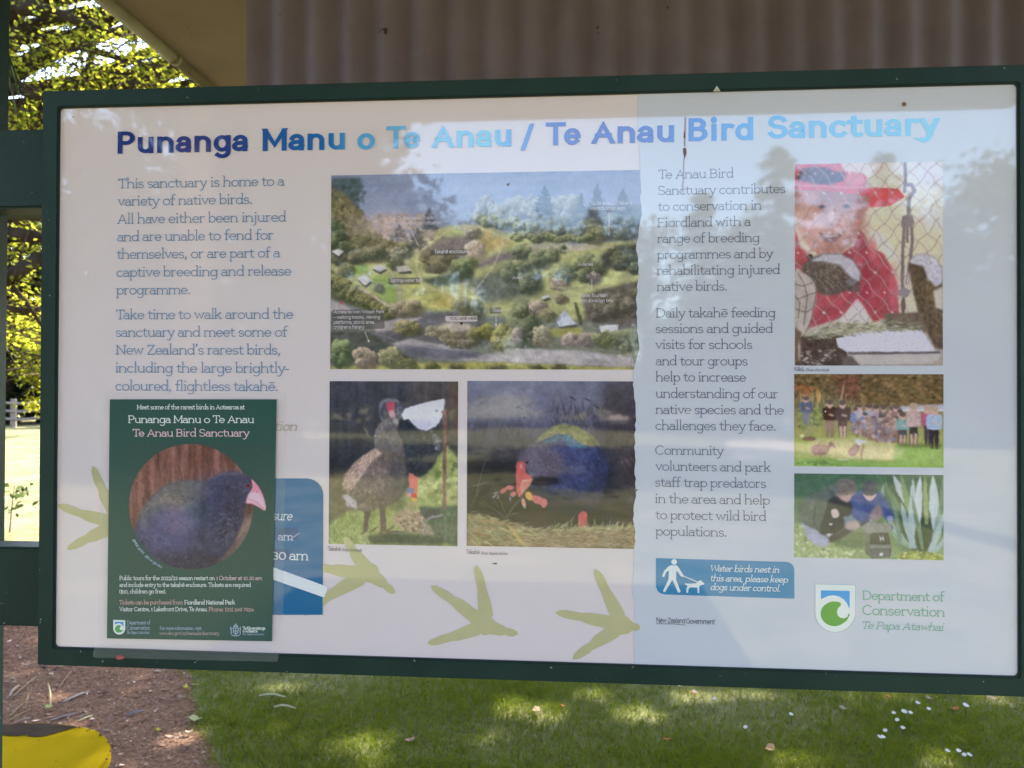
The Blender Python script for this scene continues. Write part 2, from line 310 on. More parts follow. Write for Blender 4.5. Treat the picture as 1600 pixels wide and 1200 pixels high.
def ribbon(pts, wd, flat):
    """a stroke of width wd with mitred bends; ends run wd/2 on (diagonals are cut level)"""
    q = [np.array(p, float) for p in pts]
    q = [p for i, p in enumerate(q) if i == 0 or np.linalg.norm(p-q[i-1]) > 1e-6]
    if len(q) < 2: return None
    closed = np.linalg.norm(q[0]-q[-1]) < 1e-6
    if closed: q = q[:-1]
    n_ = len(q); h = wd/2; flat = flat and n_ <= 5
    if not closed:
        d0 = (q[0]-q[1])/np.linalg.norm(q[0]-q[1]); d1 = (q[-1]-q[-2])/np.linalg.norm(q[-1]-q[-2])
        dg0 = abs(d0[1]) > .45 and abs(d0[0]) > .12; dg1 = abs(d1[1]) > .45 and abs(d1[0]) > .12
        ends = (q[0].copy(), q[-1].copy())
        if not (flat and dg0): q[0] = q[0]+d0*h
        if not (flat and dg1): q[-1] = q[-1]+d1*h
    Lp, Rp = [], []
    for i in range(n_):
        if closed: pv, nx = q[i-1], q[(i+1) % n_]
        else: pv, nx = (q[i-1] if i else None), (q[i+1] if i < n_-1 else None)
        dd = []
        if pv is not None: v = q[i]-pv; dd.append(v/np.linalg.norm(v))
        if nx is not None: v = nx-q[i]; dd.append(v/np.linalg.norm(v))
        if len(dd) == 1:
            nr = np.array([-dd[0][1], dd[0][0]]); Lp.append(q[i]+nr*h); Rp.append(q[i]-nr*h)
            if flat and ((i == 0 and dg0) or (i == n_-1 and dg1)):
                e = d0 if i == 0 else d1; yc = q[i][1]+math.copysign(h, e[1])
                for arr in (Lp, Rp):
                    arr[-1] = arr[-1]+e*((yc-arr[-1][1])/e[1])
        else:
            t_ = dd[0]+dd[1]; ln = np.linalg.norm(t_)
            if ln < 1e-3: t_ = dd[0]; ln = 1
            t_ = t_/ln; nr = np.array([-t_[1], t_[0]]); c = max(0.36, nr @ np.array([-dd[0][1], dd[0][0]]))
            Lp.append(q[i]+nr*h/c); Rp.append(q[i]-nr*h/c)
            if c < 0.75 and abs(t_[0]) > abs(t_[1]):            # the point of a v, w, A or M: cut it level
                k = q[i][1]; top = max(dd[0][1], -dd[1][1]) > 0
                for arr in (Lp, Rp):
                    if top and arr[-1][1] > k+h: arr[-1] = np.array([arr[-1][0], k+h])
                    if (not top) and arr[-1][1] < k-h: arr[-1] = np.array([arr[-1][0], k-h])
    V = []; F = []
    for l, r in zip(Lp, Rp): V += [l, r]
    m = n_ if closed else n_-1
    for i in range(m):
        j = (i+1) % n_
        F.append((2*i, 2*i+1, 2*j+1, 2*j))
    return np.array(V), F
GB = {'a': (8.6, [[(7.0, 0), (7.0, 6.8)] + A_(3.9, 7.0, 3.1, 3.0, 0, 160)[1:], [(7.0, 5.3), (3.2, 5.1)] + A_(3.1, 2.6, 3.0, 2.5, 90, 270)[1:] + [(5.2, 0.6), (7.0, 2.2)]])}
def glyph_mesh(ch, wd, serif=True, thin=None):
    adv, st = GB[ch] if (wd > 2.6 and ch in GB) else G[ch]; V = []; F = []; k = 0
    thin = thin or (0.72 if wd > 2.6 else 0.9 if wd > 1.5 else 1.0)
    h = wd/2; hy = h*thin; rib0 = ribbon
    def rib(pts, w_, flat):
        r = rib0([(x, y/thin) for x, y in pts], w_, flat)
        return None if r is None else (r[0]*np.array([1, thin]), r[1])
    def fit(p):                                  # keep outer heights right for any stroke weight
        x, y = p
        y2 = np.interp(y, [DSC, 0, 10, CAPH, ASC], [DSC+hy, hy, 10-hy, CAPH-hy, ASC-hy] if serif else [-4.0+hy, hy, 10-hy, 13.6-hy, 13.65-hy])
        return (x, y2)
    for e in st:
        if e[0] == 's':
            if not serif: continue
            r = rib([fit((e[1]+h*0.8, e[3])), fit((e[2]-h*0.8, e[3]))], wd*0.95, False)
        elif e[0] == 'v':
            if not serif: continue
            r = rib([fit((e[1], e[2])), fit((e[1], e[3]))], wd*0.95, False)
        elif e[0] == 'd':
            rr = max(1.15, wd*0.62); cy_ = (e[2] if serif else min(e[2], 12.2)) if e[2] > 2 else rr
            aa = np.linspace(0, 2*math.pi, 11)[:-1]
            r = (np.c_[e[1]+rr*np.cos(aa), cy_+rr*np.sin(aa)], [tuple(range(10))])
        else:
            r = rib([fit(p) for p in e], wd, True)
        if r is None: continue
        o = len(V)
        for v in r[0]: V.append((v[0], v[1], k*1.0))
        F += [tuple(i+o for i in f) for f in r[1]]; k += 1
    return np.array(V), F, adv
def text_2d(body, wd, serif=True, shear=0.0, track=0.0):
    x = 0; VV = []; FF = []
    prev = ''
    for ch in body:
        if ch == ' ': x += SP+track; prev = ch; continue
        V, F, adv = glyph_mesh(ch, wd, serif)
        if prev+ch in ('Te', 'Ta', 'To', 'Wa', 'Yo', 'r.', 'y-', 'y.', 'av'): x -= 1.6
        if not serif: x += 0.55*wd-0.7
        V = V.copy(); V[:, 0] += x; V[:, 0] += shear*V[:, 1]
        o = len(VV); VV += list(V); FF += [tuple(i+o for i in f) for f in F]
        x += adv+track+(0.45*wd if not serif else 0.5); prev = ch
    return np.array(VV), FF

# a flat layer on the board: (panel u,v) -> world, off millimetres in front of the panel face
def uv2w(UV, off):
    UV = np.asarray(UV, float); off = np.asarray(off, float)
    return np.c_[X0+UV[:, 0], np.full(len(UV), 0.0)-off*0.001, TOP_Z-UV[:, 1]]
class Lettering:
    def __init__(self): self.V = []; self.F = []; self.C = []
    def line(self, body, x0, yb, x1, size, wd=1.3, serif=True, shear=0.0, col=(0, 0, 0), off=0.8, track=0.0, colf=None, rot=0.0, yb1=None):
        """x0,x1: left and right ends, yb: baseline, size: x-height, all in photo pixels"""
        V, F = text_2d(body, wd, serif, shear, track)
        p0 = P(x0, yb); p1 = P(x1, yb)
        if yb1 is not None: e_ = P(x1, yb1)-p0; rot = math.atan2(-e_[1], e_[0])
        sc = np.linalg.norm(P(x0, yb-size)-P(x0, yb))/10.0
        xmn, xmx = V[:, 0].min(), V[:, 0].max(); fx = (p1[0]-p0[0])/(xmx-xmn)
        lx = (V[:, 0]-xmn)*fx; ly = V[:, 1]*sc
        c_, s2 = math.cos(rot), math.sin(rot)
        UV = np.c_[p0[0]+lx*c_-ly*s2, p0[1]-lx*s2-ly*c_]
        self.put(UV, F, V[:, 2]*0.012+off, col, colf)
    def put(self, UV, F, off, col, colf=None):
        UV = np.asarray(UV, float)
        off = np.broadcast_to(np.asarray(off, float), (len(UV),))
        o = sum(len(v) for v in self.V)
        self.V.append(uv2w(UV, off)); self.F += [tuple(i+o for i in f) for f in F]
        self.C.append(np.array([colf(u) for u in UV]) if colf else np.tile(np.asarray(col, float)[:3], (len(UV), 1)))
    def poly(self, pts, col, off):
        """a flat patch outlined in photo pixels"""
        UV = np.array([P(*p) for p in pts])
        self.put(UV, [tuple(range(len(pts)))], off, col)
    def strip(self, pts, wpx, col, off, closed=False):
        UV = np.array([P(*p) for p in pts]); sc = np.linalg.norm(P(pts[0][0]+1, pts[0][1])-P(*pts[0]))
        if closed: UV = np.r_[UV, UV[:1]]
        r = ribbon(UV, wpx*sc, False); self.put(r[0], r[1], off, col)
    def build(self, name, mat, parent):
        V = np.concatenate(self.V); C = np.concatenate(self.C)
        bmF = self.F
        o = mesh_obj(name, V, bmF, mat, parent, C)
        me = o.data
        # every patch faces the reader
        bm = bmesh.new(); bm.from_mesh(me)
        for f in bm.faces:
            f.normal_update()
            if f.normal.y > 0: f.normal_flip()
        bm.to_mesh(me); bm.free(); return o
def rrect(x0, y0, x1, y1, r, corners='1111', m=6):
    pts = []
    for (cx_, cy_, a0, on) in ((x1-r, y0+r, -90, corners[1]), (x1-r, y1-r, 0, corners[2]), (x0+r, y1-r, 90, corners[3]), (x0+r, y0+r, 180, corners[0])):
        if on == '1': pts += [(cx_+r*math.cos(R(a0+90*k/m)), cy_+r*math.sin(R(a0+90*k/m))) for k in range(m+1)]
        else: pts.append({-90: (x1, y0), 0: (x1, y1), 90: (x0, y1), 180: (x0, y0)}[a0])
    return pts
def circ(cx_, cy_, rx, ry=None, m=40): return [(cx_+rx*math.cos(2*math.pi*k/m), cy_+(ry or rx)*math.sin(2*math.pi*k/m)) for k in range(m)]
# ------------------------------------------------------------------ printed photographs: painted here, then carried by the print's own vertices
def box_blur(a_, r):
    r = int(round(r))
    if r < 1: return a_
    for ax in (0, 1):
        for _ in range(2):
            pad = [(0, 0)]*a_.ndim; pad[ax] = (r+1, r)
            c = np.cumsum(np.pad(a_, pad, mode='edge'), axis=ax)
            hi = [slice(None)]*a_.ndim; lo = [slice(None)]*a_.ndim
            hi[ax] = slice(2*r+1, None); lo[ax] = slice(0, -(2*r+1))
            a_ = (c[tuple(hi)]-c[tuple(lo)])/(2*r+1)
    return a_
class Pic:
    def __init__(self, x0, y0, x1, y1, step, seed=1):
        self.x0, self.y0, self.step = x0, y0, step
        self.w = int((x1-x0)/step)+1; self.h = int((y1-y0)/step)+1
        self.x1, self.y1 = x0+(self.w-1)*step, y0+(self.h-1)*step
        self.X, self.Y = np.meshgrid(x0+np.arange(self.w)*step, y0+np.arange(self.h)*step)
        self.c = np.zeros((self.h, self.w, 3)); self.r = np.random.default_rng(seed)
    def noise(self, sc, sy=None, octs=3):
        out = np.zeros((self.h, self.w)); amp = 1; tot = 0
        sy = sy or sc
        for k in range(octs):
            gx, gy = max(2, int((self.x1-self.x0)/(sc/2**k))+2), max(2, int((self.y1-self.y0)/(sy/2**k))+2)
            g = self.r.random((gy, gx))
            fx = (self.X-self.x0)/(self.x1-self.x0)*(gx-1.001); fy = (self.Y-self.y0)/(self.y1-self.y0)*(gy-1.001)
            ix, iy = fx.astype(int), fy.astype(int); tx, ty = fx-ix, fy-iy
            tx = tx*tx*(3-2*tx); ty = ty*ty*(3-2*ty)
            out += amp*((g[iy, ix]*(1-tx)+g[iy, ix+1]*tx)*(1-ty)+(g[iy+1, ix]*(1-tx)+g[iy+1, ix+1]*tx)*ty)
            tot += amp; amp *= 0.6
        return out/tot
    def mask(self, pts, soft=1.0, smooth=False):
        pts = spline(pts, 5) if smooth else np.asarray(pts, float)
        m = np.zeros((self.h, self.w))
        for dx, dy in ((-.25, -.25), (.25, -.25), (-.25, .25), (.25, .25)):
            X = self.X+dx*self.step; Y = self.Y+dy*self.step; ins = np.zeros((self.h, self.w), bool)
            for (xa, ya), (xb, yb) in zip(pts, np.roll(pts, -1, axis=0)):
                if ya == yb: continue
                ins ^= ((ya > Y) != (yb > Y)) & (X < (xb-xa)*(Y-ya)/(yb-ya)+xa)
            m += ins*0.25
        return box_blur(m, soft/self.step/1.6) if soft > self.step else m
    def ell(self, cx_, cy_, rx, ry, soft=0.1):
        d = np.sqrt(((self.X-cx_)/rx)**2+((self.Y-cy_)/ry)**2); return np.clip((1-d)/soft+0.5, 0, 1)
    def lay(self, m, col, var=0.0, sc=20, sy=None):
        col = np.array(col, float)
        c = col if var == 0 else col*(1+var*(self.noise(sc, sy)[..., None]-0.5)*2)
        self.c = self.c*(1-m[..., None])+c*m[..., None]
    def fill(self, pts, col, soft=1.0, smooth=False, var=0.0, sc=20, sy=None, op=1.0):
        self.lay(self.mask(pts, soft, smooth)*op, col, var, sc, sy)
    def vgrad(self, cols):
        ys = [self.y0+(self.y1-self.y0)*p for p, _ in cols]
        for k in range(3): self.c[..., k] = np.interp(self.Y, ys, [c[k] for _, c in cols])
    def mul(self, m, f): self.c *= (1+(f-1)*m)[..., None]
    def dab(self, cx_, cy_, rx, ry, ang, col, op=1.0):
        r_ = max(rx, ry)+self.step; st = self.step
        i0, i1 = int((cx_-r_-self.x0)/st), int((cx_+r_-self.x0)/st)+2; j0, j1 = int((cy_-r_-self.y0)/st), int((cy_+r_-self.y0)/st)+2
        i0, j0 = max(i0, 0), max(j0, 0); i1, j1 = min(i1, self.w), min(j1, self.h)
        if i0 >= i1 or j0 >= j1: return
        X = self.X[j0:j1, i0:i1]-cx_; Y = self.Y[j0:j1, i0:i1]-cy_; c_, s2 = math.cos(ang), math.sin(ang)
        d = np.sqrt(((X*c_+Y*s2)/rx)**2+((-X*s2+Y*c_)/ry)**2)
        m = (np.clip((1-d)*max(min(rx, ry)/st, 1.0)+0.35, 0, 1)*op)[..., None]
        self.c[j0:j1, i0:i1] = self.c[j0:j1, i0:i1]*(1-m)+np.asarray(col, float)*m
    def dabs(self, pts, n_, size, cols, ratio=1.0, ang=0.0, dang=0.6, op=0.8, var=0.18, smooth=False):
        pts = np.asarray(pts, float)
        if smooth: pts = spline(pts, 4)
        lo, hi = pts.min(0), pts.max(0); k = 0; tries = 0
        while k < n_ and tries < n_*6:
            tries += 1; x, y = lo+(hi-lo)*self.r.random(2); ins = False
            for (xa, ya), (xb, yb) in zip(pts, np.roll(pts, -1, axis=0)):
                if (ya > y) != (yb > y) and x < (xb-xa)*(y-ya)/(yb-ya)+xa: ins = not ins
            if not ins: continue
            k += 1; s2 = size*self.r.uniform(.6, 1.4); c = np.array(cols[self.r.integers(len(cols))], float)*self.r.uniform(1-var, 1+var)
            self.dab(x, y, s2, s2*ratio, ang+self.r.uniform(-dang, dang), c, op)
    def tree(self, cx_, cy_, rx, ry, dark, light, n_=None, size=None, shadow=True):
        n_ = n_ or int(120+rx*ry/5); size = size or max(3.2, min(rx, ry)*0.10); dark, light = np.array(dark, float), np.array(light, float)
        if shadow: self.lay(self.ell(cx_+rx*.4, cy_+ry*.4, rx*1.0, ry*.8, .4)*.6, dark*0.7)
        ph = self.r.uniform(0, 6.28, 4); am = self.r.uniform(.03, .11, 4)
        lobes = [(self.r.uniform(-.6, .6), self.r.uniform(-.6, .6)) for _ in range(6)]
        for _ in range(n_):
            an = self.r.uniform(0, 6.283); q = math.sqrt(self.r.random())*(1+sum(am[k]*math.sin((k+2)*an+ph[k]) for k in range(4)))*1.02
            x, y = math.cos(an)*q, math.sin(an)*q
            lx, ly = min(lobes, key=lambda l: (l[0]-x)**2+(l[1]-y)**2)
            lt = np.clip(0.40-((x-lx)*.9+(y-ly)*1.2)-(x*0.2+y*0.4)+self.r.normal(0, .28), 0, 1.25)
            self.dab(cx_+x*rx, cy_+y*ry, size*self.r.uniform(.4, 1.3), size*self.r.uniform(.4, 1.1), self.r.uniform(0, 3), dark*(.85-lt*.85)+light*lt*1.05+dark*.15*0, .85)
    def conifer(self, cx_, top, bot, hw, col):
        n_ = int((bot-top)/2.2); top = top+6; hw = hw*1.25
        for k in range(n_):
            y = top+(bot-top)*k/n_; q = (k/n_)**.7*hw*self.r.uniform(.6, 1.1)
            for _ in range(3):
                self.dab(cx_+self.r.uniform(-q, q), y+self.r.uniform(0, 6), max(3, q*.35), 4, self.r.uniform(-.3, .3), np.array(col)*self.r.uniform(.8, 1.2), .85)
    def stroke(self, pts, wd, col, op=1.0, soft=0.0):
        pts = np.asarray(pts, float); d = np.full((self.h, self.w), 1e9)
        for (xa, ya), (xb, yb) in zip(pts[:-1], pts[1:]):
            vx, vy = xb-xa, yb-ya; L2 = vx*vx+vy*vy+1e-9
            tt = np.clip(((self.X-xa)*vx+(self.Y-ya)*vy)/L2, 0, 1)
            d = np.minimum(d, np.hypot(self.X-xa-tt*vx, self.Y-ya-tt*vy))
        self.lay(np.clip((wd/2-d)/max(self.step, soft)+.5, 0, 1)*op, col)
    def seg(self, x0, y0, x1, y1, wd, col, op=1.0):           # quick short stroke
        L = math.hypot(x1-x0, y1-y0); self.dab((x0+x1)/2, (y0+y1)/2, L/2, max(wd/2, self.step*.6), math.atan2(y1-y0, x1-x0), col, op)
    def blades(self, pts, n_, length, wd, cols, ang=-1.57, dang=0.5, op=0.8, var=.2):
        pts = np.asarray(pts, float); lo, hi = pts.min(0), pts.max(0); k = 0; tries = 0
        while k < n_ and tries < n_*6:
            tries += 1; x, y = lo+(hi-lo)*self.r.random(2); ins = False
            for (xa, ya), (xb, yb) in zip(pts, np.roll(pts, -1, axis=0)):
                if (ya > y) != (yb > y) and x < (xb-xa)*(y-ya)/(yb-ya)+xa: ins = not ins
            if not ins: continue
            k += 1; an = ang+self.r.uniform(-dang, dang); L = length*self.r.uniform(.5, 1.3)
            self.seg(x, y, x+L*math.cos(an), y+L*math.sin(an), wd, np.array(cols[self.r.integers(len(cols))], float)*self.r.uniform(1-var, 1+var), op)
    def leafblade(self, bx, by, tx, ty, wd, col, bend=0.0):
        t_ = np.linspace(0, 1, 9); mx, my = (bx+tx)/2+bend*(ty-by), (by+ty)/2-bend*(tx-bx)
        cxs = (1-t_)**2*bx+2*(1-t_)*t_*mx+t_**2*tx; cys = (1-t_)**2*by+2*(1-t_)*t_*my+t_**2*ty
        dx, dy = np.gradient(cxs), np.gradient(cys); L = np.hypot(dx, dy); wv = wd*np.sin(np.pi*(0.15+0.85*t_))**.7/2
        l = np.c_[cxs-dy/L*wv, cys+dx/L*wv]; r_ = np.c_[cxs+dy/L*wv, cys-dx/L*wv]
        self.fill(np.r_[l, r_[::-1]], col, 0)
    def grain(self, amp=4): self.c += self.r.normal(0, amp, self.c.shape[:2])[..., None]
    def finish(self, warp=1.6, tex=0.2, blur=1, haze=None, hz=0.0, fine=0.1):
        # what a lens and a press do: ragged soft edges, texture at every scale, veiled darks
        h, w_ = self.h, self.w
        def nz(k): return (self.noise(self.step*k, None, 2)-0.5)*2
        gx = np.arange(w_)[None, :]+nz(5)*warp+nz(13)*warp*1.2; gy = np.arange(h)[:, None]+nz(5)*warp+nz(13)*warp*1.2
        gx = np.clip(gx, 0, w_-1.001); gy = np.clip(gy, 0, h-1.001); ix, iy = gx.astype(int), gy.astype(int); tx, ty = (gx-ix)[..., None], (gy-iy)[..., None]; c = self.c
        c = (c[iy, ix]*(1-tx)+c[iy, ix+1]*tx)*(1-ty)+(c[iy+1, ix]*(1-tx)+c[iy+1, ix+1]*tx)*ty
        lum = np.clip(1.25-c.mean(-1)/185, .15, 1.0); t_ = nz(4)*.5+nz(9)*.5+nz(26)*.45; c = c*(1+tex*t_*lum)[..., None]
        c = c+(nz(30)*3)[..., None]*np.array([1.0, .2, -1.0])
        if blur: c = c*.62+box_blur(c, blur)*.38
        c = c*(1+self.r.normal(0, fine*.35, (h, w_)))[..., None]
        if haze is not None: c = c*(1-hz)+np.array(haze, float)*hz
        self.c = c; return self
    def build(self, name, corners, off, mat, parent, sat=0.84):
        """corners: photo pixels of top-left and bottom-right of the print"""
        c = np.clip(self.c, 0, 255); gy = c.mean(-1, keepdims=True); c = gy+(c-gy)*sat
        (u0, v0), (u1, v1) = P(*corners[0]), P(*corners[1])
        U, Vv = np.meshgrid(np.linspace(u0, u1, self.w), np.linspace(v0, v1, self.h))
        V = uv2w(np.c_[U.ravel(), Vv.ravel()], np.full(U.size, off))
        I = np.arange(self.w*self.h).reshape(self.h, self.w)
        F = np.stack([I[:-1, :-1], I[1:, :-1], I[1:, 1:], I[:-1, 1:]], -1).reshape(-1, 4)
        l = np.clip((lin(c)-PRINT_HAZE)*PRINT_K, 0.006, 0.86).reshape(-1, 3)
        return mesh_obj(name, V, F, mat, parent, l)

def paint_aerial():
    p = Pic(57, 28, 1590, 997, 3.3, 11)
    p.vgrad([(0, (92, 104, 132)), (.15, (102, 115, 144)), (.3, (98, 108, 132)), (.4, (95, 102, 115)), (1, (90, 95, 70))])
    p.mul(p.noise(300, 14, 3), 1.16)
    lake = p.ell(420, 130, 420, 130, 1.0); p.lay(lake*.3, (140, 156, 188))
    p.lay(np.clip((p.X-900)/700, 0, 1)*np.clip((330-p.Y)/200, 0, 1)*.35, (108, 118, 150))
    for _ in range(8):
        x, y = p.r.uniform(500, 1000), p.r.uniform(90, 250); p.seg(x, y, x+p.r.uniform(50, 140), y-p.r.uniform(-10, 50), 3, (105, 118, 150), .35)
    # fields
    p.fill([(57, 330), (400, 380), (500, 330), (640, 290), (800, 285), (950, 330), (1250, 390), (1580, 360), (1580, 700), (1250, 760), (830, 730), (400, 700), (57, 560)], (160, 164, 98), 8, var=.16, sc=90)
    p.fill([(420, 580), (520, 560), (640, 620), (800, 640), (860, 690), (560, 700), (420, 660)], (168, 168, 84), 10, var=.12, sc=60)
    p.fill([(600, 620), (760, 650), (740, 690), (560, 690)], (164, 150, 70), 18)
    p.fill([(800, 300), (900, 330), (960, 380), (840, 420), (800, 380)], (168, 148, 84), 14)
    p.fill([(250, 540), (380, 520), (400, 660), (330, 670), (260, 610)], (128, 152, 66), 8)
    p.fill([(150, 480), (240, 470), (250, 520), (170, 530)], (120, 150, 66), 6)
    p.fill([(560, 380), (680, 300), (780, 300), (740, 340), (600, 390)], (146, 158, 92), 6)
    # hill on the left
    p.fill([(57, 80), (110, 110), (190, 180), (260, 280), (330, 330), (420, 380), (400, 470), (57, 470)], (92, 86, 60), 6, var=.25, sc=30)
    p.dabs([(57, 80), (110, 110), (190, 180), (260, 280), (340, 340), (420, 390), (300, 420), (57, 420)], 620, 11, [(112, 104, 70), (84, 80, 50), (124, 114, 82), (68, 68, 46), (100, 98, 58)])
    for x, y in ((80, 280), (100, 330), (70, 370), (130, 390)): p.tree(x, y, 38, 32, (52, 64, 44), (92, 108, 62))
    p.dabs([(250, 230), (560, 230), (620, 330), (470, 400), (300, 330)], 240, 10, [(152, 134, 124), (132, 118, 104), (108, 102, 86), (164, 146, 132)])
    p.lay(p.ell(340, 270, 160, 60, .9)*.45, (196, 172, 164))
    p.fill([(57, 42), (205, 42), (215, 90), (195, 140), (200, 175), (150, 150), (110, 110), (57, 95)], (52, 70, 74), 10, var=.3, sc=20)
    p.dabs([(150, 60), (235, 90), (215, 215), (160, 170)], 60, 8, [(52, 68, 70), (70, 88, 92)], .5)
    p.conifer(548, 195, 300, 34, (70, 76, 88)); p.conifer(490, 290, 400, 40, (78, 76, 78)); p.conifer(400, 270, 340, 30, (96, 90, 88))
    # far shore trees on the right
    p.fill([(780, 215), (1000, 205), (1580, 200), (1580, 370), (1250, 380), (1000, 300), (800, 280)], (78, 84, 88), 10, var=.25, sc=30)
    for k in range(30):
        x = 790+k*16; p.tree(x, 215+p.r.uniform(-45, 30), 30, 36, (98, 104, 96), (138, 142, 132), shadow=False)
    for k in range(16):
        x = 800+k*32; p.tree(x, 268+p.r.uniform(-15, 20)+k*2.5, 34, 26, (66, 76, 62), (138, 142, 96))
    for x, t_, b_, h_ in ((1112, 92, 240, 44), (1368, 84, 300, 46), (1490, 112, 300, 50), (1290, 130, 260, 22)): p.conifer(x, t_, b_, h_, (62, 72, 84))
    for k in range(26): p.tree(1060+k*19, 300+p.r.uniform(-35, 50), 36, 28, (54, 62, 62), (98, 106, 88))
    p.tree(1345, 340, 44, 48, (84, 84, 64), (130, 128, 92))
    for k in range(20): p.tree(960+k*22, 345+p.r.uniform(-20, 20), 22, 16, (64, 74, 52), (126, 132, 84))
    p.fill([(1030, 380), (1200, 380), (1400, 395), (1260, 420), (1060, 400)], (160, 150, 150), 6, op=.7)
    # great shadows and trees of the middle
    for q in ([(500, 420), (620, 340), (780, 330), (740, 420), (760, 480), (600, 440)], [(770, 480), (900, 420), (1080, 400), (1100, 440), (900, 470), (800, 500)]): p.fill(q, (104, 94, 92), 14)
    p.fill([(510, 550), (620, 530), (760, 500), (770, 550), (650, 585), (560, 580)], (66, 78, 60), 8)
    p.fill([(720, 580), (800, 545), (900, 500), (1050, 470), (1100, 560), (1060, 630), (900, 662), (810, 665), (770, 600)], (84, 90, 78), 22, True, var=.2, sc=30)
    for x, y, rx, ry in ((545, 440, 42, 38), (600, 470, 52, 45), (560, 490, 46, 30), (640, 440, 40, 34)): p.tree(x, y, rx, ry, (70, 66, 52), (112, 104, 72))
    p.tree(705, 500, 50, 52, (56, 68, 44), (100, 110, 66)); p.tree(760, 320, 42, 34, (98, 92, 84), (146, 136, 116))
    p.tree(772, 412, 48, 50, (142, 124, 104), (188, 166, 142)); p.tree(740, 470, 40, 34, (64, 76, 46), (112, 122, 70))
    for x, y, rx, ry in ((950, 520, 50, 56), (1040, 560, 52, 64), (1010, 490, 34, 30), (1000, 420, 44, 40), (1090, 455, 46, 46), (1150, 435, 32, 40), (1200, 405, 22, 22), (1220, 520, 46, 44), (1310, 500, 54, 66), (1375, 490, 36, 50), (1180, 550, 44, 40)):
        p.tree(x, y, rx, ry, (60, 70, 54), (116, 126, 86))
    p.fill([(1380, 440), (1450, 395), (1580, 385), (1580, 520), (1480, 515), (1400, 500)], (58, 60, 54), 8, var=.25, sc=25)
    for k in range(14): p.tree(p.r.uniform(1440, 1580), p.r.uniform(400, 520), 34, 26, (48, 54, 44), (82, 86, 58))
    p.fill([(1290, 640), (1400, 600), (1580, 560), (1580, 800), (1320, 760)], (78, 72, 64), 10, var=.25, sc=30)
    for k in range(18): p.tree(p.r.uniform(1330, 1580), p.r.uniform(620, 740), 34, 28, (64, 62, 54), (106, 98, 80))
    p.tree(1180, 580, 44, 30, (128, 112, 94), (176, 156, 130)); p.tree(1350, 550, 30, 30, (104, 96, 100), (150, 136, 130))
    # the looping path
    lp = spline([(730, 640), (600, 610), (520, 565), (490, 500), (490, 440), (520, 400), (600, 340), (680, 292), (760, 292), (850, 320), (908, 352), (895, 420), (850, 510), (790, 590), (760, 620)], 6, False)
    p.stroke(lp, 7, (186, 178, 150), .6, 5); p.stroke([(490, 400), (440, 470), (360, 520), (395, 580), (405, 660)], 14, (164, 150, 132), .9)
    p.stroke([(690, 300), (760, 310), (720, 325)], 6, (190, 186, 170), .8); p.stroke([(1200, 420), (1320, 400), (1440, 405), (1430, 380)], 10, (170, 160, 130), .7)
    p.stroke([(1140, 590), (1240, 600), (1420, 596)], 12, (152, 148, 100), .8); p.stroke([(1222, 410), (1228, 445)], 5, (190, 180, 150), .8)
    # left hedges and houses
    p.fill([(57, 500), (120, 540), (200, 600), (280, 650), (350, 690), (340, 730), (200, 690), (57, 640)], (66, 72, 44), 6, var=.3, sc=20)
    for k in range(40): p.tree(70+k*7.2, 560+k*3.9+p.r.uniform(-28, 28), 26, 22, (58, 64, 38), (112, 110, 62))
    for x, y in ((100, 450), (180, 440), (240, 420), (340, 430), (380, 470), (290, 410), (420, 400), (130, 500)): p.tree(x, y, 42, 34, (62, 72, 54), (118, 116, 84))
    p.tree(295, 590, 28, 26, (80, 88, 74), (142, 146, 126)); p.tree(400, 420, 50, 30, (92, 98, 80), (160, 158, 132))
    p.fill([(57, 650), (160, 690), (160, 720), (57, 710)], (142, 132, 134), 5); p.dab(115, 665, 14, 7, .4, (150, 62, 66))
    p.stroke([(200, 590), (270, 630), (345, 680)], 13, (166, 152, 132), .9)
    for q, c in (([(60, 410), (92, 392), (122, 408), (98, 434)], (188, 184, 184)), ([(190, 545), (228, 520), (262, 556), (228, 578)], (190, 186, 184)), ([(262, 492), (300, 472), (336, 492), (306, 512)], (178, 178, 180)), ([(1165, 748), (1215, 705), (1268, 775), (1185, 790)], (164, 172, 190)), ([(1375, 785), (1470, 775), (1462, 818), (1385, 815)], (196, 192, 194)), ([(1095, 645), (1130, 632), (1142, 642), (1105, 655)], (196, 196, 198)), ([(385, 486), (440, 480), (462, 510), (395, 515)], (168, 162, 150))):
        p.fill([(x+5, y+12) for x, y in q], (56, 56, 52), 3); p.fill(q, c, 1)
    p.stroke([(1215, 705), (1206, 760), (1185, 790)], 3, (130, 138, 156)); p.stroke([(1206, 760), (1268, 775)], 3, (130, 138, 156))
    p.fill([(1256, 670), (1270, 670), (1300, 775), (1282, 778)], (66, 70, 46), 3)
    p.fill([(1130, 800), (1300, 790), (1290, 830), (1150, 835)], (140, 140, 66), 6)
    # foreground: road and bushes
    p.fill([(240, 810), (420, 760), (560, 720), (760, 700), (820, 760), (840, 870), (700, 900), (400, 900)], (82, 80, 84), 10, var=.15, sc=30)
    p.fill([(260, 770), (400, 745), (520, 740), (380, 800), (290, 810)], (158, 148, 142), 6)
    p.fill([(560, 790), (640, 765), (750, 770), (760, 800), (650, 815)], (168, 156, 138), 12, var=.15, sc=20)
    p.fill([(360, 870), (460, 845), (640, 880), (800, 925), (1000, 893), (1300, 905), (1530, 935), (1560, 985), (1300, 975), (1000, 962), (830, 958), (560, 948)], (152, 146, 144), 4, var=.07, sc=40)
    p.fill([(400, 880), (560, 880), (800, 915), (800, 940), (640, 948), (460, 940)], (84, 84, 96), 8)
    p.fill([(57, 800), (240, 805), (330, 860), (500, 960), (57, 970)], (62, 66, 58), 8, var=.25, sc=25)
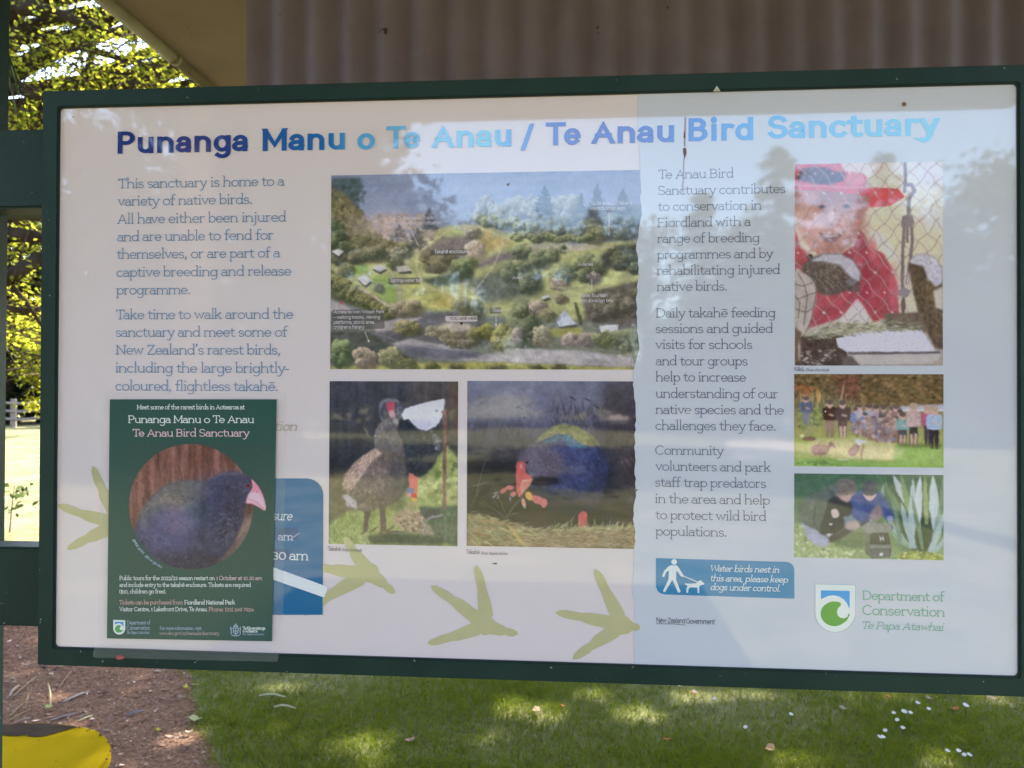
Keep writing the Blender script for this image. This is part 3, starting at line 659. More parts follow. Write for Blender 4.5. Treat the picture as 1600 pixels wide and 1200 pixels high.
    p.fill([(500, 965), (830, 960), (1300, 978), (1590, 985), (1590, 1000), (57, 1000), (57, 985)], (146, 142, 62), 5, var=.2, sc=30)
    for x, y, rx, ry, d, l in ((440, 790, 62, 40, (84, 82, 46), (140, 128, 66)), (400, 700, 50, 40, (96, 88, 66), (156, 140, 110)), (470, 690, 46, 42, (100, 94, 66), (160, 146, 106)), (750, 690, 62, 52, (60, 66, 46), (104, 104, 70)), (700, 680, 40, 34, (70, 72, 50), (112, 108, 74)),
            (590, 810, 60, 30, (110, 102, 70), (160, 148, 106)), (670, 840, 60, 34, (92, 86, 60), (146, 132, 92)), (830, 810, 44, 40, (82, 84, 36), (142, 140, 54)), (770, 830, 34, 40, (66, 70, 40), (112, 112, 56)), (910, 840, 52, 66, (78, 80, 42), (142, 138, 70)), (1010, 740, 72, 82, (56, 66, 44), (104, 112, 76)), (1020, 820, 66, 60, (52, 62, 42), (96, 104, 70)),
            (1080, 690, 44, 36, (112, 98, 88), (160, 140, 122)), (1190, 650, 32, 26, (84, 74, 62), (130, 112, 92)), (1130, 730, 40, 32, (78, 78, 54), (124, 118, 80)), (1100, 830, 44, 50, (120, 112, 86), (166, 154, 120)), (1240, 850, 46, 34, (112, 98, 92), (164, 144, 130)), (1320, 850, 50, 36, (94, 84, 78), (146, 128, 112)), (1400, 850, 50, 42, (72, 82, 48), (130, 136, 78)), (1500, 850, 66, 54, (60, 70, 48), (114, 120, 80)), (980, 830, 26, 40, (132, 112, 108), (176, 154, 140)),
            (110, 915, 56, 64, (60, 78, 48), (118, 136, 82)), (230, 940, 60, 50, (112, 96, 78), (166, 146, 116)), (360, 940, 66, 48, (88, 90, 58), (148, 142, 92)), (440, 975, 50, 30, (66, 70, 44), (118, 114, 66)), (680, 985, 36, 20, (56, 58, 40), (92, 90, 56)), (560, 978, 36, 22, (60, 62, 42), (104, 98, 58)), (880, 985, 46, 18, (56, 60, 36), (98, 96, 50)), (1070, 985, 40, 16, (58, 62, 38), (98, 96, 54)), (1180, 985, 40, 14, (58, 62, 38), (98, 96, 54))):
        p.tree(x, y, rx, ry, d, l)
    for k in range(14): p.tree(p.r.uniform(640, 760), p.r.uniform(860, 885), 26, 14, (70, 66, 54), (120, 108, 84), shadow=False)
    p.stroke([(240, 805), (480, 880), (760, 905), (1200, 930), (1560, 945)], 2.2, (170, 170, 180), .55)
    p.stroke([(1530, 915), (1530, 990)], 5, (120, 116, 120))
    land = np.clip((p.Y-250)/80, 0, 1)
    p.c *= (1+land*.26*(p.noise(16, 12, 2)-.5)+land*.35*(p.noise(60, 40, 2)-.5))[..., None]
    p.c *= 1.12; p.finish(.8, .20, 1, (150, 152, 142), .22)
    # dark lozenges behind the place names
    for x0, y0, x1, y1 in ((345, 543, 505, 576), (65, 700, 328, 796), (845, 692, 905, 722), (555, 404, 740, 434)): p.fill(rrect(x0, y0, x1, y1, 9), (82, 82, 76), 3, op=.62)
    p.fill(rrect(630, 732, 790, 760, 10), (186, 178, 172), 2); p.fill([(703, 762), (716, 762), (716, 776), (703, 776)], (40, 36, 36), 1)
    for a1, a2 in (((460, 308), (495, 385)), ((1424, 228), (1424, 345)), ((1342, 560), (1342, 605)), ((879, 730), (879, 778)), ((230, 808), (250, 856))): p.stroke([a1, a2], 3, (206, 204, 208), .8)
    p.dab(879, 778, 5, 5, 0, (215, 212, 215)); p.dab(250, 856, 5, 5, 0, (215, 212, 215))
    p.c[:] = p.c; return p
AERIAL_WORDS = [("Takahē enclosure", 562, 731, 427, 12, 2.0), ("To the Kepler Track.", 384, 560, 262, 11, 1.4), ("Waterfowl identification", 384, 596, 287, 11, 1.4), ("Spring-water tap", 348, 502, 567, 11, 1.7), ("Aviary", 946, 1000, 553, 11, 1.6),
    ("Aviaries", 1268, 1341, 488, 11, 1.6), ("Toilet", 850, 899, 714, 11, 1.6), ("Water fountain", 1274, 1412, 641, 11, 1.5), ("and donation box", 1274, 1441, 666, 11, 1.5), ("To Te Anau, Wild bird", 1328, 1532, 190, 11, 1.5), ("identification sign", 1328, 1496, 215, 11, 1.5),
    ("Access to Ivon Wilson Park", 71, 320, 721, 11, 1.5), ("– walking tracks, viewing", 71, 298, 747, 11, 1.5), ("platforms, picnic area,", 71, 272, 772, 11, 1.5), ("children's fishery", 71, 222, 796, 11, 1.5)]

def paint_chick():
    p = Pic(66, 62, 900, 1134, 4.14, 12)
    p.vgrad([(0, (62, 64, 70)), (.3, (54, 56, 60)), (.5, (44, 46, 52)), (.6, (50, 52, 54)), (1, (60, 66, 54))])
    p.mul(p.noise(26, 500, 3), 1.35); p.fill([(610, 62), (900, 62), (900, 380), (640, 300)], (84, 78, 76), 60, var=.3, sc=24, sy=500, op=.7); p.fill([(840, 62), (900, 62), (900, 420), (850, 400)], (98, 84, 74), 20, op=.7)
    p.fill([(66, 690), (240, 640), (260, 1000), (66, 1010)], (104, 98, 74), 24, var=.1, sc=60); p.blades([(290, 370), (330, 400), (360, 470), (330, 470)], 8, 60, 5, [(120, 116, 90)], -2.2, .2)
    gr = [(66, 1000), (180, 920), (330, 890), (520, 840), (580, 760), (680, 660), (770, 560), (830, 480), (900, 560), (900, 1134), (66, 1134)]
    p.fill(gr, (142, 156, 84), 10, var=.2, sc=40); p.blades(gr, 900, 22, 5, [(164, 178, 96), (120, 138, 70), (176, 186, 120), (96, 116, 62)])
    p.dabs([(600, 650), (900, 600), (900, 860), (600, 830)], 160, 18, [(150, 164, 92), (104, 126, 70), (176, 182, 110)])
    p.fill([(470, 960), (560, 880), (700, 920), (800, 1010), (760, 1080), (560, 1050)], (166, 146, 112), 16, var=.18, sc=18)
    p.dabs([(500, 950), (640, 900), (780, 1040), (560, 1040)], 120, 8, [(186, 166, 130), (136, 116, 88), (108, 96, 74)])
    p.fill([(660, 870), (760, 880), (900, 860), (900, 1134), (780, 1100), (690, 960)], (70, 92, 72), 14, var=.2, sc=20); p.fill([(650, 880), (800, 900), (760, 960), (680, 950)], (62, 66, 70), 8)
    p.fill([(300, 1080), (450, 1050), (700, 1060), (820, 1080), (800, 1125), (350, 1125)], (58, 74, 60), 12, var=.2, sc=20); p.blades([(66, 1050), (330, 1040), (330, 1130), (66, 1130)], 220, 16, 5, [(170, 182, 110), (110, 136, 74), (190, 196, 140)])
    p.blades([(650, 900), (900, 880), (900, 1130), (650, 1100)], 160, 26, 4, [(94, 120, 92), (62, 84, 66)])
    # the adult behind
    p.fill([(515, 300), (560, 280), (640, 330), (730, 370), (775, 440), (782, 510), (750, 600), (700, 660), (640, 690), (575, 655), (540, 560), (500, 400)], (50, 55, 64), 6, True, var=.2, sc=24)
    p.dabs([(560, 380), (700, 380), (760, 480), (640, 640), (570, 580)], 200, 9, [(58, 66, 78), (44, 48, 56), (66, 74, 84)], .5); p.dabs([(720, 370), (785, 440), (780, 540), (750, 480)], 40, 8, [(120, 122, 126), (90, 94, 98)])
    p.fill([(392, 215), (420, 182), (470, 172), (515, 190), (538, 240), (532, 300), (480, 320), (410, 318), (395, 270)], (122, 126, 134), 6, True, var=.15, sc=14)
    p.fill([(402, 235), (430, 200), (490, 194), (530, 215), (536, 270), (515, 312), (430, 318), (402, 285)], (74, 78, 88), 8, True, var=.2, sc=12); p.dabs([(500, 200), (535, 240), (530, 300), (505, 290)], 20, 7, [(98, 104, 116), (70, 74, 86)])
    p.fill([(436, 215), (455, 196), (485, 200), (490, 245), (470, 270), (445, 255)], (176, 74, 94), 3, True); p.fill([(452, 262), (478, 252), (494, 285), (488, 305), (462, 302)], (198, 150, 150), 3, True)
    p.fill([(533, 275), (560, 238), (640, 213), (800, 174), (814, 178), (808, 240), (795, 300), (760, 355), (700, 384), (650, 372), (610, 340), (583, 308), (545, 316)], (204, 205, 218), 2); p.fill([(590, 310), (640, 300), (740, 330), (700, 380), (650, 370)], (186, 188, 206), 10); p.dab(763, 254, 8, 7, 0, (120, 120, 130))
    p.fill([(803, 250), (826, 252), (824, 895), (802, 895)], (116, 82, 78), 2, var=.1, sc=40); p.dab(806, 262, 16, 16, 0, (150, 110, 108))
    p.fill([(583, 655), (616, 664), (612, 790), (586, 780)], (214, 112, 94), 2); p.fill([(616, 676), (646, 686), (636, 830), (606, 830)], (222, 104, 84), 2)
    p.fill([(576, 762), (616, 762), (614, 790), (574, 788)], (96, 120, 160), 2); p.fill([(574, 790), (600, 792), (600, 815), (572, 812)], (206, 150, 150), 2); p.fill([(600, 792), (638, 794), (636, 820), (600, 818)], (205, 60, 60), 2); p.fill([(600, 820), (638, 820), (632, 842), (604, 842)], (222, 160, 70), 2)
    for q in ((600, 845, 580, 880), (615, 845, 618, 885), (625, 845, 645, 870)): p.seg(*q, 10, (190, 130, 130))
    # the chick
    p.fill([(372, 495), (362, 430), (380, 365), (420, 318), (470, 300), (508, 308), (516, 335), (506, 372), (518, 415), (545, 460), (558, 560), (562, 680), (545, 770), (505, 830), (440, 878), (370, 898), (290, 914), (230, 885), (195, 830), (165, 750), (165, 680), (220, 612), (290, 548), (345, 508)], (108, 96, 88), 6, True, var=.2, sc=22)
    p.blades([(300, 600), (500, 480), (550, 600), (540, 760), (420, 860), (300, 800)], 500, 24, 5, [(128, 114, 106), (92, 84, 80), (110, 102, 102), (144, 126, 114)], 1.2, .5); p.lay(p.ell(520, 680, 60, 190, .9)*.5, (62, 66, 74)); p.lay(p.ell(400, 850, 130, 50, .9)*.5, (70, 66, 58))
    bk = [(165, 690), (225, 606), (295, 545), (370, 498), (412, 536), (340, 590), (290, 670), (240, 740), (190, 790), (162, 745)]
    p.fill(bk, (186, 160, 136), 8, var=.15, sc=16); p.blades(bk, 360, 26, 5, [(192, 166, 142), (146, 120, 100), (206, 182, 158), (122, 100, 86)], 2.3, .4)
    p.blades([(200, 790), (300, 760), (450, 840), (400, 900), (260, 910)], 240, 24, 5, [(112, 106, 84), (84, 80, 66), (138, 130, 104)], 1.9, .5); p.fill([(152, 810), (185, 800), (240, 850), (250, 900), (200, 880)], (176, 172, 168), 8); p.blades([(155, 805), (220, 820), (240, 890), (180, 870)], 60, 24, 5, [(196, 192, 190), (150, 146, 142)], 1.0, .5)
    p.fill([(370, 480), (372, 430), (390, 375), (430, 335), (480, 315), (512, 340), (500, 380), (515, 430), (540, 470), (520, 520), (440, 530), (390, 510)], (104, 100, 98), 8, True, var=.15, sc=12); p.blades([(380, 480), (400, 380), (490, 330), (530, 480)], 160, 16, 4, [(110, 108, 108), (70, 70, 72), (124, 122, 120)], 1.3, .5, .6); p.stroke([(368, 486), (364, 440), (372, 395), (392, 352), (424, 322), (466, 304), (500, 308)], 7, (140, 140, 142), .6, 6); p.blades([(366, 480), (362, 420), (392, 350), (440, 308), (505, 302), (505, 330), (430, 350), (396, 420)], 70, 22, 5, [(156, 156, 158), (120, 120, 122), (96, 96, 98)], 2.0, .5, .7); p.fill([(478, 310), (510, 312), (514, 338), (500, 350), (480, 330)], (150, 146, 140), 3)
    p.fill([(300, 908), (336, 912), (318, 1050), (288, 1050)], (86, 72, 70), 3); p.fill([(394, 880), (432, 884), (442, 1035), (405, 1048)], (92, 76, 74), 3)
    for q in ((305, 1045, 270, 1062), (330, 1050, 395, 1010), (420, 1040, 570, 1045), (430, 1042, 500, 1000), (420, 1045, 390, 1066), (440, 1045, 480, 1066)): p.seg(*q, 13, (84, 72, 74))
    p.stroke([(695, 1045), (698, 975), (722, 948), (800, 932)], 14, (128, 126, 132)); return p.finish(.7, .2, 1, (120, 116, 126), .06)

def paint_takahe():
    p = Pic(48, 60, 1150, 1112, 4.0, 13)
    p.vgrad([(0, (102, 106, 122)), (.2, (96, 98, 114)), (.34, (66, 68, 82)), (.5, (38, 38, 46)), (.8, (30, 30, 38)), (1, (60, 54, 50))]); p.mul(p.noise(220, 160, 3), 1.2)
    p.fill([(900, 60), (1150, 60), (1150, 900), (960, 820), (900, 420)], (62, 58, 66), 70, var=.2, sc=80, op=.8); p.dabs([(900, 330), (1120, 250), (1120, 600), (920, 620)], 160, 14, [(74, 62, 66), (56, 50, 56), (88, 72, 72)], .3, 1.2)
    for _ in range(170):
        x = p.r.uniform(60, 460); y = p.r.uniform(400, 560); p.seg(x, y, x+p.r.uniform(-60, 60), y-p.r.uniform(40, 170), 3, (58, 58, 66), .5)
    for _ in range(150):
        x = p.r.uniform(560, 900); y = p.r.uniform(280, 420); p.seg(x, y, x+p.r.uniform(-50, 50), y-p.r.uniform(30, 150), 3.2, (60, 56, 64), .55)
    for q in ((355, 235, 385, 220), (385, 232, 400, 238), (408, 285, 412, 300), (690, 155, 735, 185), (780, 165, 830, 190), (840, 205, 890, 240)): p.seg(*q, 9, (56, 58, 68))
    p.seg(48, 330, 175, 348, 5, (62, 62, 70))
    p.fill([(470, 470), (520, 400), (580, 355), (650, 328), (720, 338), (800, 378), (870, 440), (915, 520), (930, 640), (905, 760), (860, 850), (770, 905), (640, 905), (540, 870), (470, 780), (440, 700)], (56, 64, 112), 8, True, var=.25, sc=30)
    p.dabs([(520, 480), (860, 480), (900, 700), (800, 860), (560, 840)], 420, 14, [(66, 76, 130), (48, 54, 98), (74, 68, 118), (56, 80, 136)], .5, .5, .8, .5); p.lay(p.ell(700, 560, 100, 90, .9)*.5, (66, 60, 92)); p.lay(p.ell(540, 780, 50, 60, .8)*.6, (52, 68, 104)); p.lay(p.ell(560, 880, 160, 100, .8)*.6, (30, 34, 48)); p.lay(p.ell(470, 800, 90, 150, .8)*.5, (34, 36, 46))
    bk = [(480, 450), (525, 395), (590, 352), (655, 330), (730, 342), (800, 382), (860, 430), (885, 460), (800, 470), (740, 440), (690, 400), (620, 395), (560, 420)]
    p.fill(bk, (118, 122, 78), 8, True, var=.2, sc=14); p.dabs(bk, 240, 8, [(146, 144, 84), (102, 110, 74), (126, 134, 104)], .5)
    p.dabs([(510, 440), (620, 395), (700, 405), (780, 470), (740, 490), (640, 430), (540, 455)], 110, 9, [(52, 108, 130), (60, 92, 130), (54, 118, 120)], .5); p.dabs([(640, 420), (720, 430), (800, 480), (700, 490)], 60, 9, [(54, 90, 140), (60, 110, 140)], .5)
    p.fill([(368, 570), (390, 510), (450, 462), (540, 455), (620, 500), (660, 590), (620, 670), (540, 690), (460, 680), (420, 620)], (86, 80, 98), 10, True, var=.22, sc=14); p.dabs([(400, 510), (560, 460), (640, 600), (500, 680), (420, 600)], 240, 7, [(92, 88, 100), (60, 56, 70), (80, 74, 88), (112, 106, 116)], .4, .8, .8, .6); p.lay(p.ell(545, 690, 110, 26, .7)*.8, (30, 30, 40))
    p.lay(p.ell(690, 900, 260, 170, 1.0)*.7, (26, 28, 40)); p.lay(p.ell(905, 640, 90, 260, .9)*.55, (34, 38, 62)); p.lay(p.ell(480, 560, 60, 90, .9)*.35, (120, 114, 130)); p.blades([(520, 470), (860, 480), (900, 640), (800, 760), (600, 740), (640, 560)], 420, 26, 5, [(84, 98, 150), (40, 46, 84), (70, 84, 140), (50, 72, 110)], 1.0, .6, .5)
    p.dab(425, 575, 9, 9, 0, (20, 18, 22)); p.dab(423, 573, 3, 3, 0, (190, 180, 180))
    # raised foot
    for q in ((350, 735, 290, 742, 30), (300, 742, 258, 775, 30), (360, 770, 320, 785, 32), (545, 830, 450, 795, 52), (530, 800, 535, 860, 46)): p.seg(*q[:4], q[4], (192, 96, 96))
    p.dab(440, 790, 20, 30, -.4, (212, 158, 70)); p.seg(400, 800, 415, 865, 28, (196, 138, 116))
    for q in ((250, 765, 215, 775), (240, 775, 210, 812), (250, 780, 240, 812), (322, 790, 322, 828), (330, 780, 345, 800), (412, 850, 416, 872)): p.seg(*q, 12, (136, 130, 136))
    p.fill([(358, 600), (368, 572), (392, 566), (416, 580), (418, 640), (470, 680), (450, 715), (408, 770), (380, 800), (362, 760), (358, 690)], (200, 82, 82), 3); p.fill([(395, 690), (420, 678), (468, 686), (440, 730), (395, 785), (385, 740)], (200, 122, 106), 4); p.fill([(400, 690), (470, 684), (400, 705)], (224, 160, 130), 3); p.dab(390, 600, 10, 16, 0, (226, 130, 124))
    p.fill([(752, 900), (772, 884), (800, 888), (806, 930), (792, 1000), (762, 1002), (750, 950)], (190, 72, 78), 3, True); p.dab(790, 990, 8, 20, .1, (206, 190, 190))
    gd = [(48, 905), (200, 935), (330, 975), (560, 1000), (760, 985), (1150, 965), (1150, 1112), (48, 1112)]
    p.fill(gd, (126, 112, 82), 8, var=.2, sc=24); p.blades(gd, 900, 60, 6, [(160, 140, 100), (110, 94, 68), (138, 126, 86), (172, 156, 118), (128, 104, 74)], 0, .7); p.blades([(48, 890), (330, 960), (480, 1000), (420, 1090), (48, 1100)], 260, 80, 7, [(146, 154, 92), (118, 130, 84), (168, 160, 108), (150, 118, 76)], .3, .6)
    p.blades([(560, 985), (1100, 960), (1100, 1000), (560, 1020)], 140, 50, 5, [(176, 168, 120), (146, 150, 92)], -.8, 1.0)
    for q, c in (((75, 895, 165, 560, 9), (84, 90, 80)), ((48, 738, 205, 700, 6), (126, 128, 98)), ((205, 700, 320, 960, 6), (96, 100, 84)), ((240, 1000, 430, 750, 6), (134, 140, 100)), ((640, 1010, 745, 890, 6), (134, 136, 104)), ((310, 970, 410, 1110, 24), (182, 156, 84)), ((48, 940, 330, 965, 9), (168, 126, 84)), ((120, 800, 330, 960, 5), (92, 96, 80)), ((60, 880, 160, 700, 6), (76, 82, 74)), ((300, 920, 420, 880, 5), (116, 120, 90)), ((50, 800, 260, 900, 5), (80, 84, 74)), ((210, 800, 260, 890, 5), (96, 100, 84)), ((600, 1000, 640, 950, 12), (120, 140, 88))): p.seg(*q[:4], q[4], c, .85)
    return p.finish(.7, .2, 1, (110, 108, 126), .06)

def paint_kaka():
    p = Pic(42, 57, 838, 1136, 3.43, 14)
    p.vgrad([(0, (196, 188, 172)), (.2, (204, 194, 164)), (.4, (196, 188, 152)), (.7, (180, 174, 150)), (1, (150, 140, 126))]); p.mul(p.noise(160, 160, 3), 1.1)
    p.fill([(660, 57), (838, 57), (838, 200), (700, 180)], (204, 202, 214), 40, op=.8); p.fill([(700, 300), (838, 290), (838, 420), (740, 400)], (206, 204, 206), 30, op=.7); p.fill([(400, 420), (520, 430), (620, 600), (560, 560)], (204, 198, 190), 14)
    p.fill([(42, 190), (445, 200), (440, 280), (420, 350), (380, 440), (330, 500), (250, 545), (170, 545), (100, 480), (60, 400), (42, 330)], (178, 122, 104), 5, True, var=.08, sc=60); p.lay(p.ell(120, 380, 80, 120, .9)*.5, (222, 172, 156)); p.lay(p.ell(330, 400, 70, 100, .9)*.4, (186, 122, 108)); p.lay(p.ell(240, 235, 240, 70, .9)*.65, (146, 88, 80)); p.lay(p.ell(240, 440, 120, 90, .9)*.3, (206, 150, 134))
    for cx_ in (188, 322):
        p.lay(p.ell(cx_, 280, 46, 26, .9)*.55, (164, 108, 98)); p.lay(p.ell(cx_, 287, 26, 10, .4)*.9, (92, 58, 54)); p.lay(p.ell(cx_, 286, 10, 9, .5), (48, 32, 30)); p.lay(p.ell(cx_, 300, 32, 5, .8)*.5, (150, 96, 88)); p.lay(p.ell(cx_, 256, 46, 7, .8)*.65, (134, 84, 74))
    p.lay(p.ell(110, 330, 60, 160, .9)*.35, (226, 180, 162)); p.lay(p.ell(390, 380, 50, 120, .9)*.45, (160, 100, 92)); p.lay(p.ell(245, 510, 110, 34, .9)*.45, (168, 108, 98)); p.lay(p.ell(130, 400, 46, 36, .9)*.5, (214, 134, 124)); p.lay(p.ell(345, 390, 40, 34, .9)*.4, (206, 128, 118))
    p.lay(p.ell(232, 392, 32, 16, .7)*.6, (178, 112, 104)); p.lay(p.ell(240, 340, 16, 44, .9)*.5, (226, 176, 160))
    p.fill([(178, 428), (235, 436), (290, 432), (270, 470), (230, 480), (195, 462)], (124, 66, 64), 4, True); p.fill([(195, 434), (235, 441), (276, 436), (270, 446), (230, 452), (204, 446)], (190, 170, 162), 3)
    p.fill([(42, 400), (70, 500), (150, 570), (260, 560), (360, 500), (395, 410), (420, 440), (440, 495), (520, 540), (570, 620), (598, 720), (604, 860), (470, 905), (400, 800), (300, 880), (120, 935), (42, 900)], (170, 64, 76), 5, var=.18, sc=50)
    p.lay(p.ell(460, 520, 26, 60, .7)*.7, (206, 92, 104)); p.lay(p.ell(575, 740, 24, 120, .8)*.6, (206, 100, 112)); p.lay(p.ell(430, 640, 30, 160, .9)*.5, (146, 40, 58)); p.dab(125, 555, 18, 18, 0, (60, 52, 56))
    p.fill([(380, 780), (420, 830), (452, 905), (260, 912), (320, 850)], (196, 190, 186), 5)
    p.fill([(42, 57), (290, 57), (310, 100), (400, 104), (432, 130), (424, 185), (42, 172)], (204, 72, 88), 4, var=.08, sc=40); p.fill([(60, 110), (90, 80), (200, 76), (260, 100), (310, 108), (300, 150), (180, 168), (60, 140)], (78, 56, 64), 6, True, var=.3, sc=24); p.dab(370, 140, 50, 34, .1, (216, 104, 104)); p.fill([(290, 57), (520, 57), (500, 100), (400, 105), (320, 98)], (208, 190, 180), 10)
    p.fill([(42, 165), (250, 180), (450, 190), (600, 196), (634, 240), (560, 286), (440, 294), (448, 235), (250, 205), (42, 192)], (206, 62, 76), 3); p.fill([(42, 163), (250, 178), (450, 188), (450, 197), (250, 187), (42, 173)], (212, 104, 114), 3); p.fill([(440, 200), (600, 200), (630, 240), (560, 284), (445, 290)], (222, 70, 72), 4)
    # chain link fence, loosely woven
    for k in range(-12, 14):
        for fam in (0, 1):
            pts = []
            for y in np.arange(40, 960, 24):
                x = (k*93+60+(y-60)*.88 if fam == 0 else k*93+60-(y-60)*.88)+9*math.sin(y/105*6.283+fam*3.14+k)
                pts.append((x, y))
            pts = [q for q in pts if 30 < q[0] < 850]
            if len(pts) > 1:
                p.stroke(pts, 4.6, (206, 188, 184) if fam == 0 else (128, 112, 112), .75)
                if fam == 0: p.stroke([(x+4, y+3) for x, y in pts], 3.0, (110, 90, 92), .55)
    for k in range(-4, 12):
        for r_ in range(9):
            x, y = 60+k*93+(46 if r_ % 2 else 0), 110+r_*53*2; p.dab(x, y, 8, 5, .6, (220, 206, 202), .8)
    # turnbuckle
    for q, wd in (([(636, 57), (640, 130), (634, 215)], 16), ([(640, 175), (672, 178), (688, 205), (660, 250), (655, 345)], 20), ([(632, 395), (625, 540), (622, 720)], 17), ([(672, 395), (676, 470), (668, 550), (648, 700)], 17), ([(650, 390), (648, 480)], 16)): p.stroke(q, wd, (116, 104, 108))
    p.fill([(622, 340), (672, 336), (688, 380), (676, 400), (616, 400)], (126, 114, 118), 3); p.dab(632, 748, 32, 26, 0, (136, 128, 130)); p.seg(628, 770, 626, 860, 26, (98, 84, 80)); p.seg(655, 640, 648, 720, 8, (210, 200, 196))
    # parrots
    p.fill([(80, 612), (125, 565), (200, 538), (290, 540), (360, 580), (398, 640), (400, 690), (375, 745), (320, 735), (250, 760), (170, 745), (110, 665)], (92, 80, 74), 5, True, var=.28, sc=14); p.blades([(90, 600), (300, 560), (340, 680), (200, 740), (110, 660)], 260, 20, 5, [(72, 62, 58), (112, 98, 88), (132, 120, 110)], .6, .6)
    p.fill([(125, 578), (200, 540), (290, 540), (360, 580), (398, 640), (392, 690), (340, 660), (290, 600), (200, 578)], (176, 174, 184), 8, var=.12, sc=14); p.lay(p.ell(345, 690, 30, 18, .6)*.7, (116, 112, 122))
    p.fill([(42, 640), (90, 640), (140, 680), (160, 740), (150, 820), (120, 920), (75, 990), (42, 1000)], (168, 160, 148), 4, True, var=.12, sc=30)
    for q in ([(42, 700), (90, 710), (140, 690)], [(60, 780), (110, 760), (160, 745)], [(42, 830), (100, 850), (140, 830)], [(60, 640), (90, 690), (110, 760), (100, 850), (90, 920)], [(42, 760), (70, 800), (60, 880)], [(160, 740), (130, 900), (80, 990)]): p.stroke(q, 5, (88, 78, 72), .85)
    p.fill([(42, 930), (80, 960), (70, 1050), (78, 1136), (42, 1136)], (96, 78, 66), 5, var=.2, sc=20); p.seg(62, 1000, 70, 1110, 12, (176, 150, 120))
    p.fill([(655, 590), (690, 552), (750, 545), (805, 570), (832, 620), (838, 700), (838, 1050), (800, 1045), (755, 960), (715, 890), (690, 780), (668, 690)], (92, 76, 60), 5, var=.3, sc=16); p.blades([(670, 640), (760, 640), (830, 760), (838, 1030), (760, 940), (700, 800)], 260, 26, 5, [(70, 56, 46), (118, 98, 76), (98, 88, 60)], 1.3, .5)
    p.fill([(655, 588), (690, 552), (750, 545), (805, 570), (832, 620), (835, 700), (800, 720), (760, 680), (735, 610), (690, 600)], (184, 182, 192), 6, var=.1, sc=20); p.blades([(690, 560), (800, 570), (820, 680), (770, 660)], 40, 22, 5, [(150, 146, 152), (204, 200, 206)], 1.0, .4); p.fill([(785, 740), (838, 720), (838, 840), (800, 830)], (188, 180, 160), 6)
    # tray
    p.fill([(75, 980), (300, 960), (340, 1136), (75, 1136)], (74, 62, 56), 4, var=.3, sc=14); p.dabs([(80, 1060), (260, 1050), (260, 1130), (80, 1130)], 60, 9, [(182, 172, 160), (130, 118, 108)], .4); p.fill([(520, 860), (720, 850), (760, 960), (540, 940)], (110, 96, 80), 6, var=.2)
    p.fill([(265, 990), (420, 955), (560, 945), (725, 945), (800, 1060), (330, 1064), (278, 1036)], (196, 196, 212), 3); p.fill([(330, 1062), (822, 1058), (822, 1070), (335, 1078)], (98, 88, 88), 2); p.fill([(332, 1078), (824, 1070), (818, 1098), (770, 1124), (400, 1130), (352, 1108)], (178, 172, 164), 3); p.fill([(300, 1090), (350, 1085), (400, 1136), (300, 1136)], (98, 86, 80), 4)
    tg = [(90, 960), (250, 905), (480, 900), (720, 915), (720, 950), (500, 955), (300, 975), (110, 1000)]
    p.blades(tg, 420, 34, 5, [(150, 152, 128), (118, 132, 84), (176, 172, 156), (96, 98, 78)], 0, .5); return p.finish(.6, .14, 1, (160, 150, 150), .10)

def paint_person(p, x, y0, y1, w_, top, leg, skin=(196, 160, 142), hair=(96, 84, 78), shorts=False):
    H = y1-y0; hd = H*.125
    p.fill([(x-w_*.32, y0+H*.5), (x+w_*.32, y0+H*.5), (x+w_*.26, y1), (x+w_*.05, y1), (x, y0+H*.62), (x-w_*.05, y1), (x-w_*.26, y1)], leg, 2)
    if shorts: p.fill([(x-w_*.24, y0+H*.7), (x-w_*.06, y0+H*.7), (x-w_*.06, y1), (x-w_*.22, y1)], skin, 2); p.fill([(x+w_*.06, y0+H*.7), (x+w_*.24, y0+H*.7), (x+w_*.22, y1), (x+w_*.06, y1)], skin, 2)
    p.fill([(x-w_*.2, y0+hd*1.5), (x+w_*.2, y0+hd*1.5), (x+w_*.5, y0+H*.26), (x+w_*.48, y0+H*.5), (x+w_*.36, y0+H*.55), (x-w_*.36, y0+H*.55), (x-w_*.48, y0+H*.5), (x-w_*.5, y0+H*.26)], top, 3, True, var=.15, sc=14)
    p.dab(x, y0+hd, hd*.75, hd, 0, skin); p.dab(x, y0+hd*.6, hd*.8, hd*.62, 0, hair); p.dab(x+w_*.1, y0+H*.42, w_*.22, H*.035, .2, skin, .8)
